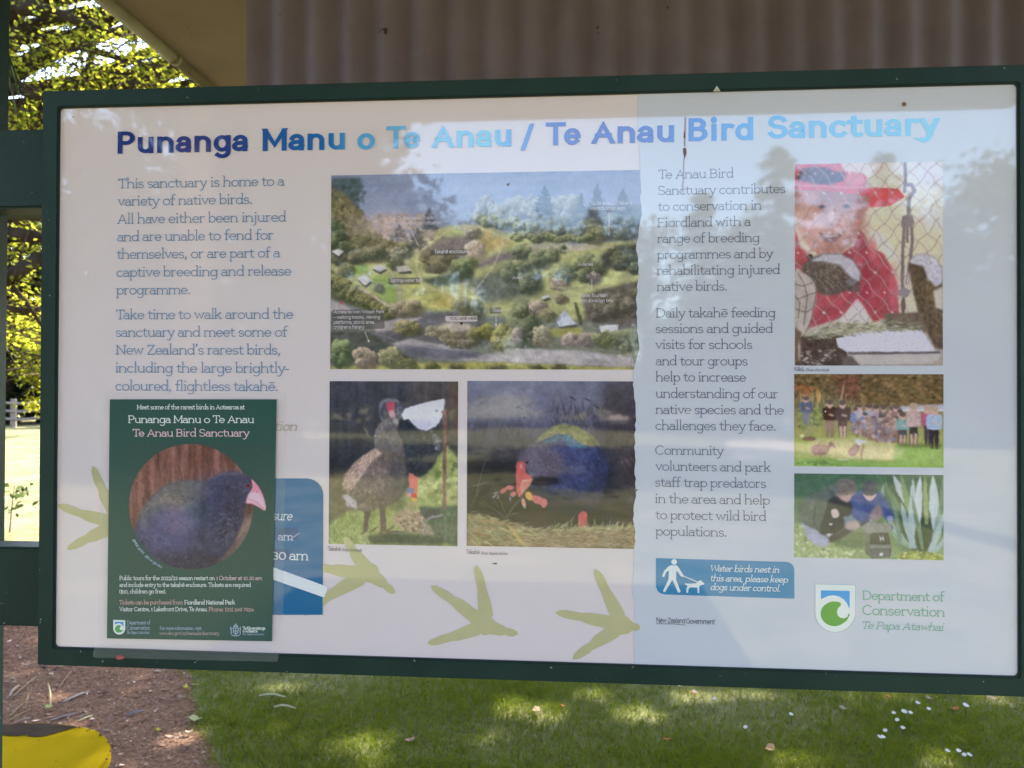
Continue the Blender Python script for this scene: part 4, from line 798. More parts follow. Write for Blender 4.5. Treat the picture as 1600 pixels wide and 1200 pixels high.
def paint_group():
    p = Pic(47, 55, 952, 622, 3.87, 15)
    p.vgrad([(0, (104, 84, 56)), (.3, (118, 96, 62)), (.4, (142, 124, 84)), (.66, (156, 160, 80)), (1, (132, 172, 74))])
    p.dabs([(47, 55), (952, 55), (952, 240), (47, 260)], 900, 13, [(120, 92, 60), (92, 80, 50), (136, 108, 68), (78, 70, 46), (108, 98, 58)], .6); p.dabs([(300, 60), (440, 60), (440, 230), (330, 240)], 120, 14, [(124, 76, 58), (104, 66, 52)], .6); p.dabs([(47, 100), (160, 120), (180, 230), (47, 240)], 90, 14, [(166, 100, 54), (96, 64, 46), (146, 92, 56)], .5)
    p.blades([(60, 230), (420, 260), (420, 330), (60, 340)], 200, 80, 7, [(150, 148, 92), (116, 118, 76), (176, 166, 110), (90, 92, 62)], -1.5, .5); p.blades([(190, 200), (215, 200), (215, 250), (190, 250)], 12, 60, 8, [(190, 150, 80)], -1.6, .3); p.seg(330, 230, 352, 95, 8, (176, 160, 120))
    p.fill([(690, 250), (952, 236), (952, 275), (700, 280)], (176, 176, 188), 6); p.fill([(700, 268), (952, 268), (952, 280), (700, 282)], (196, 196, 200), 2); p.dabs([(60, 270), (220, 260), (220, 360), (90, 400)], 160, 14, [(120, 140, 66), (90, 104, 60), (146, 156, 84)], .5)
    p.fill([(47, 440), (300, 430), (480, 440), (660, 470), (952, 470), (952, 622), (47, 622)], (150, 166, 72), 10, var=.1, sc=60); p.fill([(130, 450), (480, 440), (660, 480), (650, 585), (480, 580), (250, 560)], (182, 182, 108), 12, var=.08); p.fill([(47, 570), (300, 575), (650, 585), (660, 480), (952, 490), (952, 622), (47, 622)], (128, 172, 74), 8, var=.1, sc=40); p.dabs([(60, 590), (250, 580), (300, 610), (60, 615)], 60, 9, [(92, 130, 60), (110, 150, 66)], .5)
    for x, y0, y1, w_, t_, l_, sh in ((500, 235, 430, 60, (150, 160, 172), (120, 110, 104), 0), (545, 240, 430, 66, (176, 150, 160), (130, 116, 110), 0), (590, 242, 430, 60, (120, 110, 96), (110, 96, 90), 0), (640, 250, 430, 66, (168, 140, 118), (120, 96, 84), 0), (665, 240, 430, 60, (140, 110, 100), (116, 92, 84), 0), (690, 265, 440, 60, (186, 160, 140), (120, 100, 96), 0), (418, 258, 410, 70, (112, 130, 168), (120, 120, 140), 0), (446, 240, 400, 40, (176, 170, 172), (120, 110, 110), 0), (478, 285, 440, 66, (102, 122, 166), (150, 130, 140), 0), (530, 310, 460, 60, (170, 130, 124), (146, 116, 108), 0), (575, 300, 460, 60, (142, 106, 90), (130, 96, 84), 0), (610, 330, 465, 60, (156, 110, 90), (132, 94, 80), 0), (640, 345, 470, 56, (116, 118, 130), (140, 100, 90), 0), (665, 305, 470, 60, (188, 140, 116), (130, 96, 86), 0),
            (120, 190, 370, 80, (88, 96, 120), (110, 116, 140), 0), (264, 210, 440, 84, (70, 52, 46), (142, 118, 100), 0), (342, 212, 440, 92, (84, 70, 66), (96, 80, 76), 1), (704, 285, 485, 86, (110, 156, 146), (78, 76, 74), 1), (770, 228, 495, 86, (186, 160, 152), (62, 54, 56), 1), (852, 240, 480, 66, (172, 84, 110), (76, 66, 72), 0), (893, 245, 505, 92, (150, 176, 200), (58, 52, 54), 0)):
        paint_person(p, x, y0, y1, w_, t_, l_, shorts=bool(sh), hair=(96, 84, 78) if x not in (770, 893, 852) else (178, 156, 130))
    p.dabs([(390, 330), (660, 320), (660, 470), (480, 450), (390, 400)], 240, 12, [(168, 140, 124), (146, 110, 94), (130, 130, 150), (182, 160, 146), (150, 118, 100)], .9, 1.5, .3, .7)
    p.fill([(660, 470), (940, 480), (930, 505), (700, 495)], (84, 96, 52), 8, op=.6)
    for k in range(26): p.seg(140, 440, 140+p.r.uniform(-90, 80), 440-p.r.uniform(40, 160), 4, (150, 150, 96), .7)
    p.dab(140, 452, 44, 16, 0, (120, 96, 66)); p.dab(98, 435, 14, 12, 0, (222, 216, 150))
    p.fill([(150, 510), (190, 485), (250, 490), (262, 470), (285, 478), (304, 512), (270, 500), (245, 540), (200, 552), (160, 545)], (136, 100, 88), 3, True, var=.15, sc=14); p.seg(190, 548, 165, 556, 6, (140, 90, 80)); p.seg(205, 550, 212, 568, 6, (140, 90, 80))
    p.fill([(375, 530), (400, 490), (430, 480), (446, 500), (440, 530), (410, 552), (385, 550)], (142, 110, 96), 3, True, var=.15, sc=14); p.fill([(416, 470), (430, 448), (480, 462), (486, 474), (450, 478), (440, 492)], (208, 206, 204), 2); p.seg(470, 475, 452, 575, 14, (132, 100, 80)); p.seg(300, 576, 395, 576, 8, (196, 204, 170)); return p.finish(.8, .2, 1, (150, 144, 138), .10)

def paint_trap():
    p = Pic(50, 656, 955, 1182, 3.87, 16)
    p.vgrad([(0, (62, 98, 74)), (.4, (72, 108, 78)), (.7, (104, 138, 84)), (1, (140, 160, 104))]); p.blades([(50, 656), (955, 656), (955, 1182), (50, 1182)], 700, 16, 5, [(84, 118, 86), (58, 92, 70), (96, 130, 88)], -1.57, .6, .5)
    gb = [(50, 960), (250, 1040), (460, 1000), (480, 1150), (350, 1182), (50, 1182)]; p.fill(gb, (148, 168, 106), 14, var=.14, sc=20); p.dabs(gb, 300, 9, [(172, 184, 128), (120, 148, 86), (160, 176, 112), (188, 194, 146)], .7)
    p.fill([(200, 1040), (480, 1000), (480, 1120), (330, 1110)], (70, 92, 62), 18, op=.7)
    # flax
    for _ in range(46):
        tx = p.r.uniform(560, 960); ty = p.r.uniform(640, 900); bx = p.r.uniform(770, 900)
        p.leafblade(bx, 1140, tx, ty, p.r.uniform(18, 34), [(84, 112, 84), (60, 84, 60), (100, 128, 88), (74, 98, 66)][p.r.integers(4)], p.r.uniform(-.12, .12))
    p.fill([(680, 900), (820, 840), (900, 960), (890, 1130), (720, 1120)], (52, 66, 46), 30, op=.7)
    for bx, by, tx, ty, wd, c, bd in ((780, 880, 650, 656, 50, (176, 188, 182), .08), (770, 930, 700, 656, 40, (120, 150, 92), .05), (760, 1100, 770, 670, 44, (160, 182, 178), .0), (800, 980, 815, 656, 46, (184, 196, 196), .04), (850, 960, 840, 656, 28, (140, 160, 96), .0), (910, 1000, 890, 656, 60, (178, 194, 190), .03), (880, 1130, 955, 700, 40, (130, 160, 140), -.05), (940, 900, 950, 660, 30, (100, 130, 90), 0), (860, 1140, 955, 880, 36, (160, 184, 176), -.08), (870, 1150, 955, 1040, 30, (150, 176, 166), -.1), (590, 800, 592, 715, 20, (120, 150, 140), 0), (650, 870, 628, 720, 18, (86, 118, 92), 0), (760, 1110, 600, 890, 34, (140, 168, 150), .1), (740, 1100, 590, 940, 26, (120, 154, 118), .12), (690, 1110, 650, 830, 26, (104, 136, 112), -.05), (780, 1110, 700, 820, 40, (146, 172, 166), .05), (640, 1180, 740, 1110, 24, (110, 142, 96), -.25), (830, 1120, 760, 780, 26, (104, 134, 92), .0)):
        p.leafblade(bx, by, tx, ty, wd, c, bd)
    # man
    p.fill([(90, 958), (190, 1005), (262, 1055), (258, 1100), (200, 1108), (140, 1072), (110, 1000)], (152, 158, 178), 4, True, var=.1, sc=24); p.fill([(240, 1020), (330, 1010), (420, 950), (440, 985), (330, 1060), (270, 1080)], (58, 56, 60), 5)
    p.fill([(74, 950), (84, 870), (150, 790), (240, 738), (300, 722), (390, 800), (404, 880), (425, 940), (370, 985), (310, 1028), (240, 1030), (190, 1008), (110, 972)], (84, 98, 90), 5, True, var=.1, sc=40); p.fill([(280, 800), (390, 820), (404, 890), (380, 960), (300, 1028), (205, 1022), (240, 900)], (50, 54, 58), 8, True); p.stroke([(180, 860), (170, 960), (205, 1020)], 7, (52, 62, 58), .8); p.stroke([(245, 740), (280, 780), (300, 820)], 6, (56, 66, 62), .8)
    p.fill([(350, 925), (420, 900), (440, 960), (370, 1000)], (112, 132, 140), 6); p.fill([(366, 960), (430, 946), (446, 985), (400, 1006), (366, 990)], (176, 150, 142), 4, True)
    p.fill([(310, 770), (400, 762), (424, 782), (400, 812), (362, 832), (324, 800)], (188, 152, 140), 4, True); p.fill([(298, 745), (312, 704), (350, 686), (395, 690), (424, 720), (428, 764), (390, 782), (330, 790), (302, 772)], (104, 98, 94), 4, True, var=.2, sc=10); p.fill([(280, 882), (310, 874), (326, 900), (318, 926), (286, 926)], (202, 176, 168), 3, True); p.fill([(246, 1030), (284, 1024), (262, 1050)], (190, 186, 192), 2); p.fill([(262, 965), (285, 962), (272, 978)], (210, 206, 206), 2)
    # boy
    p.fill([(392, 810), (430, 765), (480, 745), (555, 760), (600, 800), (640, 870), (652, 930), (615, 945), (585, 900), (555, 850), (520, 900), (505, 955), (440, 945), (400, 910), (408, 870)], (54, 74, 136), 4, True, var=.15, sc=20); p.lay(p.ell(440, 840, 30, 60, .8)*.5, (82, 100, 156))
    p.fill([(512, 900), (545, 850), (580, 862), (582, 910), (540, 945), (512, 930)], (136, 116, 118), 4, True); p.fill([(472, 775), (548, 772), (535, 805), (508, 820), (482, 800)], (206, 172, 158), 3, True); p.fill([(466, 760), (472, 715), (505, 692), (540, 702), (554, 740), (550, 778), (505, 788), (470, 778)], (70, 74, 90), 3, True, var=.12, sc=10)
    p.dab(482, 965, 30, 22, .3, (64, 68, 92)); p.dab(632, 930, 20, 18, 0, (128, 140, 190)); p.dab(634, 985, 18, 24, 0, (60, 62, 80)); p.seg(500, 935, 520, 945, 8, (200, 180, 170))
    # trap box
    p.fill([(455, 985), (505, 948), (640, 965), (650, 1012), (560, 1018), (478, 1018)], (128, 130, 118), 3, var=.12, sc=20); p.fill([(476, 1018), (510, 1022), (520, 1172), (486, 1150)], (98, 106, 88), 3); p.fill([(510, 1022), (620, 1016), (640, 1100), (632, 1172), (518, 1176)], (62, 66, 62), 3); p.fill([(512, 1090), (638, 1088), (636, 1112), (514, 1116)], (122, 126, 116), 2); p.fill([(518, 1120), (628, 1114), (626, 1172), (520, 1176)], (84, 88, 86), 2)
    for k in range(10): p.seg(522+k*11, 1120, 522+k*11, 1172, 3, (128, 130, 126), .6)
    for k in range(5): p.seg(520, 1124+k*11, 628, 1122+k*11, 3, (128, 130, 126), .5)
    p.dab(577, 1148, 11, 12, 0, (206, 206, 204))
    for q in ((566, 1036, 574, 1074), (584, 1034, 592, 1070), (568, 1056, 590, 1052)): p.seg(*q, 8, (200, 200, 204))
    p.dabs([(680, 1150), (760, 1125), (860, 1135), (950, 1150), (940, 1182), (680, 1182)], 200, 10, [(170, 178, 78), (142, 154, 62), (190, 194, 104), (112, 126, 56)], .8); return p.finish(.8, .2, 1, (140, 146, 150), .10)

GREEN_POSTER = (58, 84, 77)
def paint_poster_bird():
    p = Pic(125, 234, 768, 832, 2.93, 17); g = np.array(GREEN_POSTER, float)
    p.c[:] = g
    disc = p.ell(415, 533, 282, 291, .012)
    q = Pic(125, 234, 768, 832, 2.93, 18)
    q.c[:] = (122, 84, 74); q.mul(q.noise(24, 330, 3), 1.0); q.c *= (0.62+.76*q.noise(20, 300, 3))[..., None]
    q.blades([(130, 240), (700, 240), (700, 520), (130, 640)], 240, 90, 4, [(160, 116, 104), (84, 56, 52), (142, 100, 88), (108, 74, 64)], 1.5, .25, .5); q.fill([(560, 620), (700, 560), (700, 832), (480, 832)], (128, 102, 92), 20, var=.3, sc=30, sy=200); q.blades([(520, 640), (690, 560), (660, 780), (520, 820)], 40, 90, 12, [(166, 136, 118), (86, 64, 62), (150, 126, 96)], 2.2, .4, .7)
    q.stroke([(150, 400), (200, 440), (190, 500)], 4, (160, 120, 90), .8)
    body = [(160, 668), (180, 590), (225, 505), (290, 445), (370, 414), (440, 412), (492, 412), (530, 386), (590, 370), (645, 374), (692, 400), (710, 440), (700, 480), (668, 515), (655, 575), (635, 640), (600, 715), (545, 780), (500, 820), (415, 830), (320, 812), (235, 765), (185, 718)]
    for pp in (q,):
        pp.fill(body, (66, 68, 92), 4, True, var=.16, sc=18)
        pp.fill([(185, 600), (225, 512), (290, 450), (370, 418), (480, 416), (486, 470), (450, 540), (380, 560), (280, 580), (210, 650)], (126, 118, 108), 14, True, var=.18, sc=14); pp.lay(pp.ell(440, 560, 60, 60, .9)*.6, (66, 92, 92)); pp.lay(pp.ell(250, 590, 60, 60, .9)*.5, (66, 92, 80)); pp.lay(pp.ell(400, 460, 100, 40, .9)*.4, (84, 98, 92))
        pp.lay(pp.ell(310, 650, 115, 105, .7)*.9, (86, 86, 120)); pp.lay(pp.ell(350, 600, 80, 50, .9)*.6, (122, 108, 134)); pp.lay(pp.ell(590, 560, 70, 160, .9)*.5, (50, 50, 66)); pp.lay(pp.ell(480, 520, 80, 120, .9)*.4, (70, 78, 108)); pp.lay(pp.ell(440, 800, 200, 60, .9)*.6, (52, 44, 56)); pp.lay(pp.ell(600, 420, 70, 50, .9)*.4, (74, 72, 92))
        pp.blades(body, 1500, 14, 3.4, [(96, 98, 126), (48, 48, 66), (80, 82, 108), (116, 112, 124)], 2.4, .7, .42); pp.stroke([(478, 425), (466, 500), (480, 600), (470, 700)], 26, (50, 52, 72), .4, 26); pp.stroke([(500, 404), (560, 380), (640, 378)], 12, (108, 108, 126), .5, 12); pp.blades([(540, 560), (640, 540), (620, 680), (560, 720)], 160, 16, 4, [(124, 124, 140), (40, 40, 56)], 2.2, .5, .5)
    q.finish(1.2, .2, 1, (96, 92, 96), .08)
    bm_ = q.mask(body, 2, True)
    m = np.maximum(disc, bm_*(q.X > 560)*(q.Y < 560))
    p.c = p.c*(1-m[..., None])+q.c*m[..., None]
    p.fill([(690, 404), (712, 424), (735, 460), (750, 505), (752, 546), (722, 530), (690, 516), (666, 512), (678, 470), (694, 440)], (214, 130, 146), 2, True); p.fill([(680, 470), (720, 462), (745, 500), (750, 540), (700, 512), (670, 508)], (224, 168, 176), 5, True); p.stroke([(672, 492), (710, 505), (748, 540)], 3, (176, 106, 116)); p.dab(714, 462, 3, 3, 0, (120, 60, 70))
    p.dab(674, 433, 10, 10, 0, (128, 60, 64)); p.dab(674, 433, 5, 5, 0, (24, 20, 26)); p.grain(2)
    return p
# ------------------------------------------------------------------ the notice board
BZ = TOP_Z - H_PANEL
board = tag(empty('notice_board', (0, 0, BZ)), 'wide glossy bird sanctuary notice board in a dark green frame', 'notice board')
def px_line(v): return v
# frame: outer edges read off the photograph
def frame_bm():
    bm = bmesh.new(); fw = 0.0215; fb = 0.0225
    xi0, xi1, zi0, zi1 = X0, X0+W_PANEL, BZ, TOP_Z
    xo0, xo1, zo0, zo1 = xi0-fw, xi1+fw, zi0-fb, zi1+fw
    yf, yb = -0.0045, 0.032
    def ring(x0, x1, z0, z1, y): return [bm.verts.new(p) for p in ((x0, y, z0), (x1, y, z0), (x1, y, z1), (x0, y, z1))]
    of, ob, jf, jb = ring(xo0, xo1, zo0, zo1, yf), ring(xo0, xo1, zo0, zo1, yb), ring(xi0, xi1, zi0, zi1, yf), ring(xi0, xi1, zi0, zi1, yb)
    for A, B in ((of, jf), (jf, jb), (jb, ob), (ob, of)):
        for i in range(4):
            j = (i+1) % 4; bm.faces.new((A[i], A[j], B[j], B[i]))
    return bm
fr = bm_obj('frame', frame_bm(), M_GREEN, board, bevel=0.0012)
# black seal between frame and panel, rounded at the corners
def seal_bm():
    bm = bmesh.new(); o_ = rrect(0.0, 0.0, W_PANEL, H_PANEL, 0.0005, m=4); i_ = rrect(0.0009, 0.0009, W_PANEL-0.0009, H_PANEL-0.0009, 0.005, m=4)
    O = [bm.verts.new((X0+u, -0.0025, TOP_Z-v)) for u, v in o_]; I = [bm.verts.new((X0+u, -0.0025, TOP_Z-v)) for u, v in i_]; J = [bm.verts.new((X0+u, 0.0, TOP_Z-v)) for u, v in i_]
    for k in range(len(O)):
        j = (k+1) % len(O); bm.faces.new((O[k], O[j], I[j], I[k])); bm.faces.new((I[k], I[j], J[j], J[k]))
    return bm
bm_obj('seal', seal_bm(), M_GASKET, board)
# printed panel: a thin sheet
CREAM = PC(194, 190, 185); BLUE = PC(176, 185, 188)
def sheet(name, uvs, off, col, mat=M_PRINT, parent=board, thick=0.0):
    V = uv2w(np.array(uvs), np.full(len(uvs), off)); m = len(V)
    if thick == 0: return mesh_obj(name, V, [tuple(range(m))], mat, parent, col)
    V2 = V.copy(); V2[:, 1] += thick*0.001
    F = [tuple(range(m))[::-1], tuple(range(m, 2*m))] + [(i, (i+1) % m, m+(i+1) % m, m+i) for i in range(m)]
    o = mesh_obj(name, np.r_[V, V2], F, mat, parent, col)
    bm = bmesh.new(); bm.from_mesh(o.data); bmesh.ops.recalc_face_normals(bm, faces=bm.faces); bm.to_mesh(o.data); bm.free(); return o
sheet('printed_panel', [(0.0003, 0.0003), (W_PANEL-.0003, 0.0003), (W_PANEL-.0003, H_PANEL-.0003), (0.0003, H_PANEL-.0003)], 0.0, CREAM, thick=3.0)

AER = ((518.2, 274.2), (1006.5, 577.5))
pa = paint_aerial().build('aerial_photograph', AER, 0.30, M_PRINT, board); tag(pa, 'aerial photograph of lake, lawns and dark trees with place names')
WHITE = PC(214, 211, 212)
for body, x0, x1, yb, xh, wd in AERIAL_WORDS:
    L = Lettering()
    q0, q1 = (500+x0*.31875, 260+yb*.31875), (500+x1*.31875, 0)
    L.line(body, q0[0], q0[1], q1[0], xh*.31875*1.12, wd, False, col=PC(196, 194, 198), off=0.42)
    L.build('place_name', M_PRINT, pa)
L = Lettering(); L.line("YOU ARE HERE", 500+638*.31875, 260+753*.31875, 500+783*.31875, 13*.31875*.78, 2.1, True, col=PC(60, 54, 56), off=0.42)
L.build('place_name', M_PRINT, pa)
pc = paint_chick().build('bird_photograph', ((516.6, 595.5), (717.0, 853.5)), 0.30, M_PRINT, board); tag(pc, 'photograph of a brown chick and an adult bird by a white feeder')
pt = paint_takahe().build('bird_photograph', ((731.8, 595.2), (1006.5, 858.0)), 0.32, M_PRINT, board); tag(pt, 'photograph of a blue bird with red beak and raised foot')
# pale blue right-hand ground with a torn paper edge
rg = random.Random(5); edge = [P(996, 128)[0]]*1
te = [(P(996.5, 140)[0], 0.0003)]
ys = list(range(150, 262, 28)) + list(range(265, 1036, 7))
dx = 0
for y in ys:
    base = 997.5 if y < 262 else (1001-(y-262)*.020 if y < 640 else 993.5+1.5*math.sin(y*.02))
    dx = 0.72*dx + rg.uniform(-1.6, 1.6) if y >= 262 else 0
    te.append(tuple(P(base+dx+1.6*math.sin(y*.061), y)))
te.append((P(992, 1036)[0], H_PANEL-.0003))
sheet('blue_ground', te + [(W_PANEL-.0003, H_PANEL-.0003), (W_PANEL-.0003, 0.0003)], 0.45, BLUE)
pk = paint_kaka().build('child_photograph', ((1242.2, 256.8), (1474.5, 571.4)), 0.60, M_PRINT, board); tag(pk, 'photograph of a child in a red cap behind wire netting')
pg = paint_group().build('crowd_photograph', ((1242.2, 584.3), (1476.0, 730.8)), 0.60, M_PRINT, board); tag(pg, 'photograph of a row of visitors watching two birds on grass')
pw = paint_trap().build('trapping_photograph', ((1242.8, 739.6), (1476.5, 875.3)), 0.60, M_PRINT, board); tag(pw, 'photograph of two people in caps kneeling at a wooden trap')

# heading: navy running to pale blue and back again, word by word
HEAD = [("Punanga", 184.4, 389, 240.6), ("Manu", 408.7, 539.6, 236.4), ("o", 559, 586, 234.5), ("Te", 604, 657, 232.8), ("Anau", 674, 799.5, 231.4), ("/", 813.5, 835, 229.6), ("Te", 853, 908, 227.5), ("Anau", 923.5, 1053.8, 225.0), ("Bird", 1076, 1177, 221.2), ("Sanctuary", 1199, 1469.5, 217.2)]
HC = [(.06, (54, 64, 116)), (.19, (56, 70, 124)), (.24, (52, 94, 148)), (.30, (48, 104, 160)), (.33, (86, 156, 206)), (.40, (110, 170, 214)), (.47, (110, 180, 216)), (.50, (84, 140, 196)), (.53, (74, 104, 176)), (.57, (66, 86, 158)), (.64, (66, 92, 162)), (.68, (64, 110, 178)), (.73, (74, 142, 196)), (.78, (96, 164, 204)), (.93, (110, 180, 216))]
hx = [h[0] for h in HC]; hl = np.array([PC(*h[1]) for h in HC])
L = Lettering()
for body, x0, x1, yb in HEAD:
    sz = 27.0*(0.945+0.055*(x0-184)/1285)*1.02
    L.line(body, x0, yb, x1, sz*.98, 3.3, False, off=0.75, colf=lambda u: [np.interp(u[0]/W_PANEL, hx, hl[:, k]) for k in range(3)])
L.build('heading', M_PRINT, board)
# body copy
TEAL = PC(90, 128, 154); SLATE = PC(92, 98, 114)
C1 = [("This sanctuary is home to a", 120, 187, 1342), ("variety of native birds.", 117, 315, 1103), ("All have either been injured", 113, 447, 1355), ("and are unable to fend for", 113, 576, 1262), ("themselves, or are part of a", 110, 705, 1312), ("captive breeding and release", 110, 837, 1395), ("programme.", 108, 967, 650)]
C2 = [("Take time to walk around the", 108, 137, 1410), ("sanctuary and meet some of", 107, 266, 1372), ("New Zealand’s rarest birds,", 107, 396, 1315), ("including the large brightly-", 105, 528, 1380), ("coloured, flightless takahē.", 105, 660, 1297)]
C3 = [("Te Anau Bird", 105, 163, 745), ("Sanctuary contributes", 103, 300, 1185), ("to conservation in", 100, 436, 983), ("Fiordland with a", 98, 573, 893), ("range of breeding", 97, 709, 968), ("programmes and by", 95, 845, 1085), ("rehabilitating injured", 93, 981, 1143), ("native birds.", 93, 1117, 690)]
C4 = [("Daily takahē feeding", 50, 83, 640), ("sessions and guided", 50, 160, 628), ("visits for schools", 48, 238, 526), ("and tour groups", 50, 319, 503), ("help to increase", 50, 398, 496), ("understanding of our", 50, 479, 655), ("native species and the", 50, 558, 683), ("challenges they face.", 50, 637, 642)]
C5 = [("Community", 50, 759, 388), ("volunteers and park", 50, 838, 620), ("staff trap predators", 50, 917, 596), ("in the area and help", 50, 998, 615), ("to protect wild bird", 50, 1078, 598), ("populations.", 52, 1158, 402)]
for lines, ox, oy, sc, col, xh in ((C1, 160, 255, .2125, TEAL, 10.1), (C2, 160, 470, .2125, TEAL, 10.1), (C3, 1010, 250, .18335, SLATE, 9.6), (C4, 1010, 470, .3166, SLATE, 9.6), (C5, 1010, 470, .3166, SLATE, 9.6)):
    L = Lettering()
    for body, x0, yb, x1 in lines:
        L.line(body, ox+x0*sc, oy+yb*sc, ox+x1*sc, xh, 1.14, True, col=col, off=0.75)
    L.build('paragraph', M_PRINT, board)
L = Lettering(); OLV = PC(150, 143, 116)
L.line("sanctuary location", 300, 671.8, 466, 9.6, 1.15, True, shear=.22, col=OLV, off=.75)
L.build('italic_line', M_PRINT, board)
# captions under the pictures
L = Lettering(); INK = PC(84, 82, 90)
L.line("Takahē", 514.8, 860.5, 535, 4.6, 1.3, True, col=INK, off=.75); L.line("Photo: Kim Moyle", 537, 861.2, 568, 3.0, 1.5, True, .2, INK, .75); L.build('caption', M_PRINT, board); L = Lettering()
L.line("Takahē", 731.2, 865.3, 752, 4.6, 1.3, True, col=INK, off=.75); L.line("Photo: Stephen Belcher", 754, 866.4, 796, 3.0, 1.5, True, .2, INK, .75)
L.build('caption', M_PRINT, board); L = Lettering(); L.line("Kākā.", 1242.5, 580.0, 1258, 4.6, 1.3, True, col=INK, off=.75); L.line("Photo: Kim Moyle", 1260.5, 580.2, 1297, 3.0, 1.5, True, .2, INK, .75)
L.build('caption', M_PRINT, board)

# olive bird footprints
FOOT = PC(172, 172, 128)
M_FOOT = attr_mat('mottled_print', rough=.03, spec=.95, grime=.22)
def toe(hub, tip, w0, w1, seed):
    rg = random.Random(seed); hub, tip = np.array(hub, float), np.array(tip, float); d = tip-hub; Ln = np.linalg.norm(d); d /= Ln; nr = np.array([-d[1], d[0]])
    out = []
    prof = [(.16, w0), (.32, (w0*.75+w1*.25)), (.5, (w0*.45+w1*.55)), (.62, w1*.92), (.74, w1*1.02), (.86, w1*.9), (.94, w1*.6)]
    bend = rg.uniform(-.04, .04)*Ln
    lft = [hub+d*Ln*q+nr*(w*.5*rg.uniform(.9, 1.1)+bend*math.sin(math.pi*q)) for q, w in prof]
    rgt = [hub+d*Ln*q-nr*(w*.5*rg.uniform(.9, 1.1)-bend*math.sin(math.pi*q)) for q, w in prof]
    return rgt, tip, lft
def footprint(hub, tips, back, seed):
    arms = [(t, 22, 13.5) for t in tips] + ([(back, 22, 11.5)] if back else [])
    L = Lettering()
    for i, (tp, w0, w1) in enumerate(arms):
        r_, t_, l_ = toe(hub, tp, w0, w1, seed+i)
        d = np.array(tp, float)-hub; d /= np.linalg.norm(d)
        L.poly([tuple(np.array(hub)-d*6)]+[tuple(q) for q in r_] + [tuple(t_)] + [tuple(q) for q in l_[::-1]], FOOT, 0.53+.014*i)
    rg = random.Random(seed); L.poly([(hub[0]+15*rg.uniform(.9, 1.1)*math.cos(k*.449), hub[1]+15*rg.uniform(.9, 1.1)*math.sin(k*.449)) for k in range(14)], FOOT, .60)
    L.build('footprint', M_FOOT, board)
footprint((190, 818), [(146.5, 728), (91.5, 789), (107, 858)], None, 3)
footprint((580, 896), [(540, 838), (480, 880), (478, 962)], (619.5, 927), 13)
footprint((762, 978), [(746, 883), (675.5, 914.5), (670.5, 1005.5)], (812.5, 990.5), 23)
footprint((975, 977), [(931.5, 888.5), (870.5, 956.5), (897, 1030)], (1003, 981), 33)

# blue panels
def cell(name, build, parent=board): return build.build(name, M_PRINT, parent)
BOX = PC(34, 98, 136)
L = Lettering(); L.poly(rrect(410, 747.5, 507, 960.5, 26, '0100'), BOX, 0.62); bx = L.build('hours_panel', M_PRINT, board)
L = Lettering()
Z5 = lambda x, y: (80+x*.3667, 600+y*.3667)
for q in (((955, 612), (1058, 612), (1058, 662), (955, 666)), ((955, 704), (1030, 704), (1030, 752), (955, 752))): L.poly([Z5(*c) for c in q], PC(24, 82, 122), .70)
x, y = Z5(905, 578); L.line("enclosure", x-22, y, Z5(1035, 0)[0], 10, 1.3, True, .22, WHITE, .78)
x, y = Z5(972, 666); L.line("am", x, y, Z5(1038, 0)[0], 8.6, 1.7, True, 0, PC(176, 186, 202), .78)
x, y = Z5(935, 748); L.line(".30 am", x, y, Z5(1103, 0)[0], 10.2, 1.6, True, 0, WHITE, .78)
for k in range(7):
    x, y = Z5(1020+k*6, 660-k*4); L.poly([(x, y), (x+3, y-1.4), (x+3.4, y+1.2), (x+.5, y+2)], PC(120, 140, 158), .8+.01*k)
L.build('lettering', M_PRINT, bx)
Z7 = lambda x, y: (1000+x*.3125, 860+y*.3125)
BOX2 = PC(58, 122, 158); L = Lettering()
L.poly([Z7(*c) for c in ((87, 38), (740, 57))] + [Z7(758, 62), Z7(770, 72), Z7(777, 86), Z7(779, 104)] + [Z7(780, 241), Z7(132, 220)] + [Z7(110, 214), Z7(96, 202), Z7(89, 186), Z7(87, 168)], BOX2, .62); dg = L.build('dog_notice', M_PRINT, board)
L = Lettering(); WB = PC(196, 208, 226)
for body, x0, yb, x1 in (("Water birds nest in", 362, 105, 703), ("this area, please keep", 360, 153, 748), ("dogs under control.", 360, 198, 708)): L.line(body, *Z7(x0, yb), Z7(x1, 0)[0], 6.7, 1.75, True, .22, WB, .75)
L.build('lettering', M_PRINT, dg)
L = Lettering()
def zpoly(pts, off, col=None): L.poly([Z7(*c) for c in pts], WB if col is None else col, off)
zpoly(circ(178, 57, 14), .75)
zpoly([(160, 74), (192, 74), (200, 84), (222, 120), (228, 124), (224, 132), (214, 130), (206, 122), (190, 100), (188, 145), (211, 205), (205, 211), (197, 209), (172, 150), (168, 148), (134, 207), (126, 208), (123, 201), (150, 144), (152, 100), (138, 108), (129, 132), (120, 132), (119, 124), (128, 102), (150, 80)], .76)
L.strip([Z7(226, 128), Z7(296, 158)], 1.4, WB, .77)
zpoly([(232, 164), (244, 166), (290, 164), (304, 150), (316, 150), (318, 158), (329, 162), (328, 170), (312, 172), (304, 182), (304, 212), (296, 213), (294, 186), (262, 184), (250, 192), (249, 211), (240, 212), (239, 190), (246, 178), (232, 168)], .78)
L.build('dog_walker_symbol', M_PRINT, dg)
L = Lettering(); NAVY = PC(58, 62, 78)
L.line("New Zealand", *Z7(90, 361), Z7(234, 0)[0], 6.2, 1.6, False, 0, NAVY, .75, track=-.5); L.line("Government", *Z7(240, 366), Z7(384, 0)[0], 6.2, 1.6, False, 0, NAVY, .75, track=-.5)
